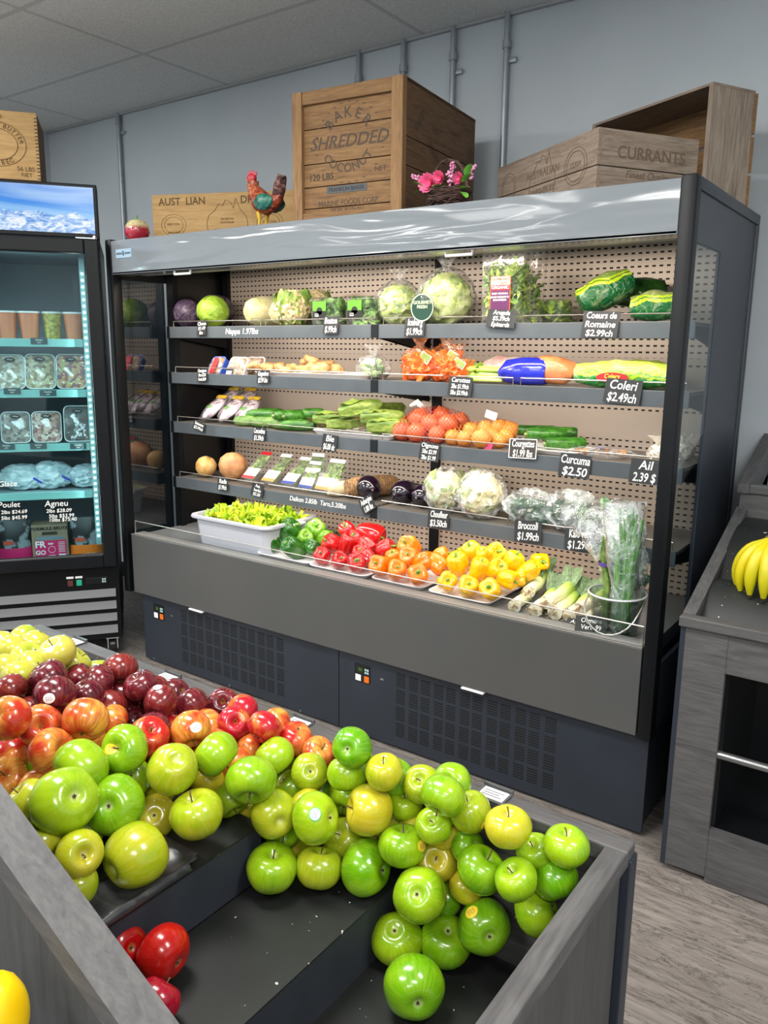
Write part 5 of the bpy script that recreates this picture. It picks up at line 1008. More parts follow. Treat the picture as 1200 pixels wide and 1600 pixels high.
# ---------------- deck: grey tub of endive
p0 = un(281, 850, 1, .10); p1 = un(402, 862, 1, .10)
t = thing('bus_tub', 'grey plastic tub at the left of the bottom deck', 'tub', (-1.91, .265, z5), 0)
M_tub = pm('grey_tub_plastic', '#b9bac3', .4); bm = B(); ring_loft(bm, [rrect(.44, .30, .04, .0), rrect(.47, .33, .045, .122), rrect(.505, .365, .05, .122), rrect(.510, .37, .05, .128), rrect(.505, .365, .05, .136), rrect(.465, .325, .045, .136), rrect(.46, .32, .045, .128), rrect(.432, .292, .04, .006)]); obj('tub', bm, M_tub, t)
for s in (-1, 1): obj('rim_handle', box(B(), (s*.262, 0, .124), (.024, .11, .012), bev=.004), M_tub, t)
t = thing('endive_heap', 'frilly yellow-green endive filling the grey tub', 'endive', (-1.91, .265, z5+.008))
M_end = NT('endive_leaf'); M_end.set(col=M_end.ramp(M_end.noise(14, 3), [(.3, '#5f9a1c'), (.48, '#b6d62e'), (.62, '#e6ea3a'), (.8, '#8fc02a')]), rough=.45); M_end = M_end.m
random.seed(12); bm = B(); box(bm, (0, 0, .05), (.40, .26, .09))
for k in range(430):
    x, y = random.uniform(-.20, .20), random.uniform(-.13, .13); leaf(bm, (x, y, .095+.018*noise.noise(Vector((x*9, y*9, 0)))), (random.uniform(-1, 1)*.8, random.uniform(-1, 1)*.8, 1), random.uniform(.03, .075), random.uniform(.008, .014), random.uniform(-.9, .9), .6, k, 6, 2)
o = obj('leaves', bm, M_end, t, ang=180)
# peppers
def pepper_mesh(seed, lobes=4, tall=1.0):
    bm = B(); random.seed(seed); ph = random.uniform(0, 6); k2 = random.uniform(.10, .15)
    prof = [(.02, .70), (.22, .66), (.42, .80), (.68, .86), (.92, .62), (1.0, .2), (.97, -.25), (.86, -.65), (.66, -.92), (.35, -.95), (.05, -.80)]
    lathe(bm, [(r, z*tall) for r, z in prof], 40, None, lambda a, r, z: 1-k2*(1-abs(math.cos(lobes*(a+ph)/2)))*1.3)
    for v in bm.verts: v.co += Vector((.06*noise.noise(v.co*1.3+Vector((seed, 0, 0))), .06*noise.noise(v.co*1.3+Vector((0, seed, 0))), 0))
    return bm
def mk(bm, name, m, ang=60):
    bmesh.ops.recalc_face_normals(bm, faces=bm.faces[:]); me = bpy.data.meshes.new(name); bm.to_mesh(me); bm.free(); me.materials.append(m)
    for p in me.polygons: p.use_smooth = True
    return me
PEP = {}
M_pstem = pm('pepper_stem_green', '#5d8a2c', .5, '#7da544', 30)
for nm, a, b in (('green', '#174a10', '#33741c'), ('lime', '#4f8f1c', '#86b52c'), ('red', '#a30c10', '#cf1c1a'), ('orange', '#e06a05', '#f28a14'), ('yellow', '#e9a302', '#f7c410')):
    m = pm(nm+'_pepper_skin', a, .16, b, 3.5, spec=.6, coat=.25, rand=.12); PEP[nm] = [mk(pepper_mesh(s, 3+s % 2, 1.0+.15*(s % 3)), nm+'_pepper_flesh', m) for s in (1, 2, 3)]
bm = B(); tube(bm, [(0, 0, .66), (.02, 0, .9), (.10, .03, 1.18)], [.20, .11, .10], 8); tube(bm, [(0, 0, .62), (0, 0, .72)], [.34, .22], 8); STEM = mk(bm, 'pepper_stem', M_pstem)
def peppers(col, lst, labs, group):
    for i, (u, v, d_, Y, ax) in enumerate(lst):
        p = un(u, v, 1, Y); r = d_/2*((p-cC).dot(cF))/CP['f']*.98; p.z = max(p.z, z5+.016+r*.85); tc_ = (cC-p).normalized(); rt = cR; up = cU
        axd = (rt*ax[0]+up*ax[1]+tc_*ax[2]).normalized(); q = Vector((0, 0, 1)).rotation_difference(axd)
        t = thing(col+'_pepper', labs[i], 'pepper', p, q.to_euler(), group, r)
        o = bpy.data.objects.new('flesh', PEP['lime' if 'light green' in labs[i] else col][i % 3]); C.objects.link(o); o.parent = t; o = bpy.data.objects.new('stem', STEM); C.objects.link(o); o.parent = t
def ptray(lab, cx, cy, w, d, yaw=0): t = thing('foam_tray', lab, 'tray', (cx, cy, z5), yaw, 'white foam trays of peppers'); bm = B(); dish(bm, w, d, .016, .02, .003, .014, .005); obj('tray', bm, M_foam, t)
x0 = un(400, 865, 1, .11).x; x1 = un(482, 880, 1, .10).x; x2 = un(576, 898, 1, .10).x; x3 = un(665, 915, 1, .10).x; x4 = un(765, 945, 1, .09).x
ptray('white foam tray under the green peppers', (x0+x1)/2+.01, .23, x1-x0-.01, .27); ptray('white foam tray under the red peppers', (x1+x2)/2, .23, x2-x1-.02, .29); ptray('white foam tray under the orange peppers', (x2+x3)/2, .24, x3-x2-.03, .30); ptray('white foam tray under the yellow peppers', (x3+x4)/2+.01, .27, x4-x3-.02, .38)
peppers('green', [(422, 848, 34, .17, (-.3, .9, .2)), (459, 860, 34, .15, (-.5, .3, .4)), (452, 829, 38, .24, (.6, .5, .3)), (492, 828, 34, .30, (.2, .5, .8)), (475, 842, 28, .23, (.2, .3, .5)), (488, 855, 28, .20, (.6, -.2, .5)), (508, 842, 28, .30, (.7, .3, .3))],
 ['dark green pepper at the far left beside the tub', 'green pepper lying low at the front of the tray', 'large dark green pepper on top at the back left', 'light green pepper at the top showing its hollow end', 'light green pepper in the middle', 'green pepper at the front right beside the red ones', 'light green pepper at the back right'], 'green peppers')
peppers('red', [(504, 871, 28, .14, (-.3, .4, .8)), (530, 875, 28, .13, (.2, .3, .9)), (556, 879, 32, .12, (.1, .3, .9)), (520, 850, 32, .22, (-.6, .3, .3)), (546, 850, 38, .23, (.2, .7, .5)), (543, 830, 30, .30, (-.3, .6, .4)), (572, 855, 34, .25, (.4, -.4, .4)), (580, 835, 38, .31, (.8, -.2, .3)), (603, 858, 32, .25, (.7, .3, .3)), (576, 872, 26, .19, (.2, -.6, .5)), (560, 868, 28, .2, (.1, .6, .5))],
 ['leftmost orange-red pepper in the front row', 'second red pepper in the front row, stem forward', 'third red pepper in the front row, stem forward', 'deep red pepper in the middle row left', 'big red pepper in the centre, stem up', 'red pepper at the top left of the pile', 'red pepper right of the centre one', 'long shiny red pepper at the top', 'red pepper at the right next to the orange ones', 'small red pepper wedged low at the right', 'red pepper wedged behind the front row'], 'red peppers')
peppers('orange', [(594, 883, 34, .13, (-.5, .2, .8)), (620, 891, 34, .12, (0, .3, .9)), (653, 898, 36, .11, (0, .3, .9)), (640, 855, 36, .28, (-.4, .4, .5)), (640, 872, 36, .2, (-.2, .3, .7)), (615, 872, 28, .22, (-.2, .7, .3)), (662, 878, 34, .2, (.4, .2, .2)), (684, 882, 32, .22, (.5, -.5, .4)), (690, 868, 28, .28, (.7, .3, .2))],
 ['leftmost orange pepper in the front row', 'middle orange pepper in the front row', 'rightmost orange pepper in the front row, stem forward', 'orange pepper on top of the pile', 'orange pepper just below the top one', 'orange pepper at the left behind the front row', 'orange pepper right of the pile middle', 'smooth orange pepper at the right side', 'orange pepper at the back right leaning on the yellow ones'], 'orange peppers')
peppers('yellow', [(699, 909, 34, .12, (0, .2, .9)), (732, 917, 36, .11, (0, .3, .9)), (766, 921, 37, .11, (-.2, .3, .9)), (716, 881, 36, .2, (-.2, .6, .3)), (748, 890, 34, .18, (.2, .7, .3)), (738, 862, 34, .28, (-.3, .6, .3)), (772, 865, 36, .28, (.4, .2, .8)), (776, 890, 34, .2, (.3, .3, .7)), (802, 877, 34, .27, (.4, .8, .3)), (794, 905, 32, .18, (.5, -.2, .4)), (824, 893, 32, .26, (.6, .4, .2)), (843, 878, 32, .36, (.4, 0, .8)), (808, 905, 28, .22, (.7, 0, .2)), (755, 872, 30, .26, (0, .7, .3)), (722, 870, 28, .3, (-.4, .6, .2))],
 ['yellow pepper, leftmost in front, stem forward', 'yellow pepper, middle of the front, stem forward', 'yellow pepper, rightmost in front, stem forward', 'yellow pepper in the second row left', 'yellow pepper in the second row middle', 'bright yellow pepper at the top left', 'bright yellow pepper at the top with its stem to the right', 'yellow pepper with large pale stem in the second row', 'yellow pepper near the top right with a curled stem', 'yellow pepper at the right edge of the tray, low', 'yellow pepper at the back right inside the tray edge', 'lone yellow pepper at the far back right', 'yellow pepper on its side at the right front', 'yellow pepper in the middle of the pile', 'yellow pepper behind the left one'], 'yellow peppers')
# leeks
M_leek = NT('leek_shaft'); x, y, z = M_leek.sep(M_leek.tc()); M_leek.set(col=M_leek.mix(M_leek.ramp(M_leek.noise(8, 3, M_leek.mapping((16, 1, 16))), [(.4, 0.0), (.7, .35)]), M_leek.ramp(y, [(.03, '#eee6cf'), (.10, '#dfe3a8'), (.17, '#a9c452'), (.24, '#5f8a3a')]), '#c9cfa0'), rough=.4); M_leek = M_leek.m
M_lkl = pm('leek_leaf', '#3f5a3a', .55, '#6f8a5c', 12, stretch=(10, 1, 10))
for i, (u, v, yaw, r, dz, lab) in enumerate(((800, 950, .16, .0205, .0, 'leek, leftmost root end at the front'), (826, 925, .16, .0205, .03, 'leek lying on top at the left, short cut leaves'), (822, 962, .12, .0215, .0, 'leek in the front row, second root from left'), (846, 948, .05, .0215, .032, 'leek resting on the others in the middle'), (848, 970, .10, .0225, .0, 'thick leek in the middle of the front row'), (872, 975, .10, .0215, .0, 'leek with hairy root right of the middle'), (900, 956, -.05, .020, .03, 'leek on top near the bucket'), (888, 985, -.12, .0205, .0, 'leek at the front right pointing at the bucket'))):
    p = un(u, v, 2, z5+r+dz); p.y = max(p.y, .095+.004*i); t = thing('leek', lab, 'leek', (p.x, p.y, z5+r+dz+.001), yaw, 'leeks'); sc_ = .9+.05*(i % 3)
    bm = B(); n = 10; tube(bm, [(0, k/n*.24, .003*math.sin(k)) for k in range(n+1)], [r*(1.15 if k == 0 else .95+.04*k/n*3) for k in range(n+1)], 14); obj('shaft', bm, M_leek, t)
    bm = B(); random.seed(i+30)
    for k in range(26): a = random.uniform(0, 6.3); rr = random.uniform(0, r); tube(bm, [(rr*math.cos(a), 0, rr*math.sin(a)), (rr*1.3*math.cos(a), -.008, rr*1.3*math.sin(a)), (rr*1.5*math.cos(a)+random.uniform(-.004, .004), -.016, rr*1.4*math.sin(a)+random.uniform(-.004, .004))], .0012, 4)
    obj('roots', bm, pm('leek_roots', '#a98f6a', .9), t)
    bm = B()
    for k in range(7): s = (k-3)/3; leaf(bm, (s*r*.5, .19, .0), (s*.30, 1, .55+.2*abs(s)), .10, .012, -.3, .06, k, 5, 2)
    obj('leaves', bm, M_lkl, t, ang=180)
# bucket with asparagus, green onions and kale
bp = un(944, 960, 2, .70); bx0 = Vector((-.135, .125, z5))
t = thing('clear_bucket', 'clear plastic bucket with wire handle in the right corner of the deck', 'bucket', bx0)
bm = B(); lathe_p = [(.001, .0), (.07, 0), (.088, .125), (.093, .128), (.093, .134), (.085, .134), (.067, .006), (.001, .006)]; lathe(bm, lathe_p, 36); obj('bucket', bm, glass('bucket_plastic', '#dfe4e4', 2.0), t)
bm = B(); tube(bm, [(.091*math.cos(2*PI*k/32), .091*math.sin(2*PI*k/32), .131) for k in range(33)], .0035, 6); obj('rim', bm, pm('frosted_rim', '#cfd3d3', .3), t)
bm = B(); tube(bm, [(-.092, 0, .12)]+[(-.092*math.cos(PI*k/12), -.035-.06*math.sin(PI*k/12), .115-.10*math.sin(PI*k/12)) for k in range(1, 12)]+[(.092, 0, .12)], .003, 6); obj('wire_handle', bm, M_wire, t)
t = thing('asparagus_bunch', 'bunch of asparagus with purple band standing in the bucket', 'asparagus', bx0+Vector((-.038, .02, .01))); bm = B(); random.seed(7)
for k in range(16):
    a = random.uniform(0, 6.3); r = random.uniform(0, .020); x, y = r*math.cos(a), r*math.sin(a); h = random.uniform(.26, .30); tube(bm, [(x, y, 0), (x*.9, y*.9, h*.5), (x*.8-.02, y*.8, h*.85), (x*.8-.022, y*.8, h)], [.006, .0058, .006, .0015], 7)
obj('spears', bm, pm('asparagus_green', '#3f5a24', .5, '#7d9a4c', 40), t); bm = B(); tube(bm, [(-.012, 0, .20), (-.0125, 0, .212)], .026, 14, cap=False); obj('band', bm, pm('purple_band', '#5a3f8a', .5), t)
t = thing('green_onion_bunch', 'long green onions in a clear sleeve standing in the bucket', 'green onions', bx0+Vector((.025, -.01, .01))); bm = B(); random.seed(9)
for k in range(26):
    a = random.uniform(0, 6.3); r = random.uniform(0, .028); x, y = r*math.cos(a), r*math.sin(a); h = random.uniform(.26, .40); tube(bm, [(x, y, 0), (x*1.1, y, .10), (x*1.3+random.uniform(-.01, .01), y*1.2, .22), (x*1.5+random.uniform(-.02, .02), y*1.3, h)], [.0055, .005, .006, .004], 7)
obj('stalks', bm, pm('green_onion', '#2f7a2c', .4, '#6fae4c', 20, stretch=(6, 6, 1)), t)
bm = B(); tube(bm, [(0, 0, 0), (0, 0, .15), (-.01, 0, .3), (-.02, .01, .42)], [.034, .045, .06, .065], 22, .8, cap=False); bmesh.ops.subdivide_edges(bm, edges=bm.edges[:], cuts=2, use_grid_fill=True); [setattr(v, 'co', v.co+Vector((noise.noise(v.co*25), noise.noise(v.co*25+Vector((5, 0, 0))), 0))*.014) for v in bm.verts]; obj('sleeve', bm, M_sl, t)
for i, (a, lab) in enumerate((((895, 812), 'left clear bag of kale drooping over the shelf edge into the bucket'), ((960, 812), 'right clear bag of kale beside the end post'))):
    p = un(a[0], a[1], 1, .36); t = thing('kale_bag', lab, 'kale bag', (p.x, .34, z4), 0, 'drooping bags of kale')
    dx = bx0.x+(-.02 if i == 0 else .03)-p.x; pts = [Vector((-.04+.02*i, .12, .06)), Vector((0, .02, .075)), Vector((dx*.5, -.07, .05)), Vector((dx*.85, -.13, -.03)), Vector((dx, -.165, -.12)), Vector((dx, -.19, -.17))]; rs = [.06, .075, .07, .055, .04, .03]
    bm = B(); tube(bm, pts, rs, 26, .75, cap=False); bmesh.ops.subdivide_edges(bm, edges=bm.edges[:], cuts=2, use_grid_fill=True)
    for v_ in bm.verts: v_.co += Vector((noise.noise(v_.co*22+Vector((i*9, 0, 0))), noise.noise(v_.co*22+Vector((0, 7, 0))), noise.noise(v_.co*22+Vector((0, 0, 4)))))*.020
    obj('bag_film', bm, M_sl, t); bm = B(); random.seed(i+50)
    for k in range(56):
        s = random.random()**1.2*4.2; j = min(int(s), 4); c = pts[j].lerp(pts[min(j+1, 5)], s-j); dv = (pts[min(j+1, 5)]-pts[j]).normalized(); rr = rs[j]*.45
        leaf(bm, c+Vector((random.uniform(-1, 1)*rr, random.uniform(-1, 1)*rr*.6, random.uniform(-1, 1)*rr*.6)), -dv+Vector((random.uniform(-.7, .7), random.uniform(-.5, .5), random.uniform(-.2, .8))), .06, .018, .5, .7, k+i*90, 6, 3)
    obj('kale_leaves', bm, pm('kale_blue_green', '#3f6a4c', .55, '#8fae84', 30), t, ang=180)
for i, (x, y, z, ry, lab, ln) in enumerate(((-.235, .060, z5+.006, .1, 'fallen black price card lying flat at the foot of the bucket', ['Asperges', '$3.99ch']), (-.19, .035, z5+.028, .35, 'second fallen card leaning on the bucket handle', ['Oignons', 'Vert .99']))):
    t = thing('price_card', lab, 'price card', (x, y+.02, z+.003), (math.radians(-68+14*i), 0, ry), 'fallen price cards'); obj('card', bx(B(), -.05, .05, -.001, .001, -.03, .03), M_slate, t, False)
    for j, s in enumerate(ln): text(s, .026, M_chalk, t, (0, -.002, .012-j*.026), sx=.75)
# ---------------- in front of the deck grille: small clip
# ---------------- fridge contents
def cthing(name, lab, cat, x, y, z, group=None, rz=0): return thing(name, lab, cat, cw(x, y, z), CA+rz, group)
M_pot = pm('terracotta_tub', '#c9744f', .45, '#d98a62', 9)
for i, (x, kind, lab) in enumerate(((-.43, 0, 'terracotta coloured tub on the top fridge shelf, leftmost'), (-.335, 0, 'terracotta tub with white lid, second from left'), (-.235, 1, 'clear tub with yellow-green contents between terracotta tubs'), (-.14, 0, 'pinkish terracotta tub nearest the fridge light strip'))):
    t = cthing('food_tub', lab, 'tub', x, .15, FZ[0]+.0, 'tubs on the top fridge shelf'); r = .047 if kind == 0 else .042
    bm = B(); lathe(bm, [(.001, 0), (r*.78, 0), (r, .118), (r*.97, .12), (.001, .12)], 26); obj('cup', bm, M_pot if kind == 0 else pm('pesto_mix', '#8a7a3a', .5, '#c9c05a', 60), t)
    bm = B(); lathe(bm, [(.001, .118), (r*1.07, .118), (r*1.07, .126), (.001, .128)], 26); obj('lid', bm, M_white, t)
def deli(x, z, w, h, cols, lab, seed, sc=70, dots=False, tilt=14):
    w *= 1.12; h *= 1.3
    t = thing('salad_box', lab, 'food box', cw(x, .10, z+.003), (math.radians(90-tilt), 0, CA), 'clear salad boxes in the fridge')
    bm = B(); rr = rrect(w, h, .024, 0, 5, 0, h/2); ring_loft(bm, [[Vector((p.x*.84, (p.y-h/2)*.84+h/2, -.055)) for p in rr], [Vector((p.x*.95, (p.y-h/2)*.95+h/2, -.008)) for p in rr]]); q = NT('salad_mix'); vo = q.n('ShaderNodeTexVoronoi'); vo.inputs['Scale'].default_value = sc; q.l(q.tc(), vo.inputs['Vector']); sx_, sy_, sz_ = q.sep(vo.outputs['Color']); n = len(cols); q.set(col=q.ramp(sx_, [(i/(n), c) for i, c in enumerate(cols)], 'CONSTANT'), rough=.4); q.bump(vo.outputs['Distance'], .6, .004); obj('food', bm, q.m, t)
    bm = B(); ring_loft(bm, [[Vector((p.x*.98, (p.y-h/2)*.98+h/2, -.006)) for p in rr], [Vector((p.x, p.y, -.004)) for p in rr], [Vector((p.x, p.y, .002)) for p in rr], [Vector((p.x*.9, (p.y-h/2)*.9+h/2, .006)) for p in rr]]); obj('lid', bm, M_box, t)
    bm = B(); n = len(rr); V = [[bm.verts.new(Vector((p.x*k, (p.y-h/2)*k+h/2, .003))) for p in rr] for k in (1.0, .95)]; [bm.faces.new((V[0][i], V[0][(i+1) % n], V[1][(i+1) % n], V[1][i])) for i in range(n)]; obj('lid_rim', bm, pm('pale_rim', '#cfdfe0', .3), t, False)
    lb = obj('oval_label', (lambda b: (ring_loft(b, [[Vector((.0+.024*math.cos(a), h*.84+.011*math.sin(a), zz)) for a in [2*PI*k/20 for k in range(20)]] for zz in (.006, .007)]), b)[1])(B()), M_lab_k, t, False); bm = B(); tube(bm, [(-.010, h*.84, .0075), (-.002, h*.84+.003, .0075), (.004, h*.84-.002, .0075), (.012, h*.84+.002, .0075)], .0012, 4); obj('label_mark', bm, M_lab_w, lb)
    if dots:
        bm = B(); random.seed(2); [blob(bm, (random.uniform(-.032, .032), random.uniform(.02, .085), -.002), (.0065, .0055, .004), 0, 1, 1, 2) for _ in range(24)]; obj('white_marshmallows', bm, M_white, t)
S2, S3 = FZ[1], FZ[2]
deli(-.43, S2, .115, .125, ['#d8d4c4', '#b9a98a', '#e8e6dc', '#a08a66'], 'salad box with pale contents at the left edge, second fridge shelf', 1); deli(-.30, S2, .118, .128, ['#8a6a44', '#c9b98a', '#9a8a5c', '#d9cfae'], 'salad box with beige grain, middle of the second fridge shelf', 2); deli(-.165, S2, .118, .128, ['#a04a3a', '#d9a06a', '#7d4a5c', '#c9b85a'], 'salad box with reddish mix near the light strip, second shelf', 3)
deli(-.425, S3, .115, .115, ['#6a5a50', '#8f7f70', '#4c4038', '#a39484'], 'salad box with dark brown grain at the left edge, third fridge shelf', 4); deli(-.29, S3, .118, .115, ['#9a5a48', '#c99a84', '#7d4034', '#e0c9b4'], 'salad box with red beans in the middle of the third fridge shelf', 5); deli(-.15, S3, .115, .135, ['#2a1c18', '#3c2620', '#1c1210', '#5a3a2a'], 'box of dark mix dotted with white pieces, third fridge shelf', 6, 70, True)
FT = [(61, 533, 0), (19, 611, 1), (75, 614, 1), (10, 698, 2), (60, 697, 2), (122, 697, 2)]
for i, (u, v, k) in enumerate(FT):
    x, z = cl(u, v, .055); t = cthing('shelf_ticket', ['dark ticket on the rail under the tubs', 'dark ticket at the left edge under the second fridge shelf', 'dark ticket in the middle under the second fridge shelf', 'dark ticket at the left edge above the ice bags', 'greenish ticket in the middle above the ice bags', 'dark ticket at the right above the ice bags'][i], 'price ticket', x, .056, z, 'tickets on the fridge rails')
    obj('ticket', bx(B(), -.036, .036, -.001, .001, -.014, .014), pm('ticket_slate', '#3f4f52', .5), t, False); text('Salades', .011, M_chalk, t, (0, -.002, .005), shear=0); text('8.99', .009, M_chalk, t, (0, -.002, -.007), shear=0)
for i, (u, v, w, h, lab) in enumerate(((35, 735, .105, .06, 'frosty clear bag at the left with white writing on the fourth fridge shelf'), (78, 728, .10, .065, 'frosty clear bag with two blue clips in the middle'), (135, 738, .085, .055, 'frosty clear bag at the right near the light strip'))):
    x, z = cl(u, v, .18); t = cthing('frozen_bag', lab, 'frozen bag', x, .19, FZ[3], 'frosty bags in the fridge'); bm = B(); blob(bm, (0, 0, h), (w, .07, h), .14, 3, i+2, 4, None, True); [setattr(v_.co, 'z', max(v_.co.z, .001)) for v_ in bm.verts]
    obj('frosted_bag', bm, pm('frosty_plastic', '#a9c0c8', .25, '#e6f0f4', 16, bump=1.0, bscale=22, spec=.7), t)
    bm = B(); box(bm, (.03, -.066, h*1.35), (.045, .004, .009), bev=.001); obj('blue_clip', bm, pm('blue_clip', '#2c42c8', .4), t, rot=(0, .6, 0))
x, z = cl(24, 732, .10); text('Glace', .035, M_chalk, dr, (x-.02, -.038, .905), name='glass_writing')
# bottom of the fridge
t = cthing('pet_food_box', 'brown carton with bright pink label at the bottom of the fridge', 'carton', -.315, .13, .479, None); W2, H2 = .165, .19
bm = B(); bx(bm, -W2/2, W2/2, 0, .12, 0, H2, .002); obj('carton', bm, pm('kraft_card', '#8a7862', .7, '#9a886f', 20), t, False)
q = obj('pink_label', bx(B(), -.07, .072, -.001, 0, .018, .112), pm('label_magenta', '#d41f68', .5), t, False)
for s, sz, px_, pz in (('FR', .044, -.046, .092), ('GO', .03, -.046, .052), ('BEEF', .012, .002, .095), ('100%', .016, .004, .032)): text(s, sz, M_lab_w, q, (px_, -.0018, pz), shear=0, bold=.03)
bm = B(); tube(bm, [(.006+.016*math.cos(k*PI/10), -.0016, .066+.016*math.sin(k*PI/10)) for k in range(21)], .0011, 4); obj('ring_mark', bm, M_lab_w, q, False)
obj('label_field', bx(B(), .036, .068, -.0018, -.001, .022, .042), M_lab_w, q, False); bm = B(); [bx(bm, .036, .066, -.0016, -.001, .052+k*.008, .0545+k*.008) for k in range(7)]; obj('label_lines', bm, M_lab_w, q, False)
obj('print_strip', bx(B(), -.06, .06, -.001, 0, .118, .130), pm('label_greyblue', '#6f8aa0', .5), t, False); text('FORMULE BRUTE', .022, M_lab_k, t, (0, -.002, .172), shear=0, bold=.02); bm = B(); box(bm, (0, 0, .148), (.07, .003, .016), bev=.001); obj('hand_hole', bm, pm('hole_brown', '#3a2f26', .8), t, False)
for i, (x, m, lab, dy) in enumerate(((-.475, MC['label_magenta'], 'pink and black pouch cut by the left picture edge in the fridge', .12), (-.15, pm('pouch_orange', '#ef7a1c', .4), 'orange, grey and black standing pouch at the right of the fridge floor', .11))):
    t = cthing('food_pouch', lab, 'pouch', x, dy, .479, 'pet food pouches'); bm = B(); n = 24; rings = [[Vector((sx_*math.cos(2*PI*k/n), .05+sy_*math.sin(2*PI*k/n), z)) for k in range(n)] for z, sx_, sy_ in ((0, .072, .035), (.03, .080, .042), (.08, .078, .036))]; ring_loft(bm, rings); [setattr(v, 'co', v.co*(1+.05*noise.noise(v.co*30))) for v in bm.verts]; o = obj('pouch_base', bm, m, t)
    bm = B(); rings = [[Vector((sx_*math.cos(2*PI*k/n), .05+sy_*math.sin(2*PI*k/n), z)) for k in range(n)] for z, sx_, sy_ in ((.078, .078, .036), (.13, .074, .03), (.18, .07, .02), (.215, .07, .004))]; ring_loft(bm, rings); obj('pouch_top', bm, pm('pouch_grey_black', '#15171b', .3, '#8f959a', 9, lo=.48, hi=.52), t)
    bm = B(); bx(bm, -.05, -.005, .014, .016, .10, .118); obj('pouch_label', bm, pm('label_coral', '#d8553a', .5), t, False)
    if i: text('NATURE', .016, M_chalk, t, (.012, .002, .035), shear=0); text('$14.35', .018, M_chalk, t, (.035, .001, .012), shear=0)
for s, u, v, sz in (('Poulet', 14, 789, .036), ('2lbs $24.69', 22, 800, .024), ('5lbs $45.99', 22, 809, .024), ('Agneu', 88, 787, .04), ('2lbs $28.09', 92, 798, .024), ('5lbs $53.99', 96, 806, .024), ('10lbs $75.40', 98, 812, .024)):
    x, z = cl(u, v, -.037); text(s, sz, M_chalk, dr, (x, -.0375, z), shear=.1, name='glass_writing')

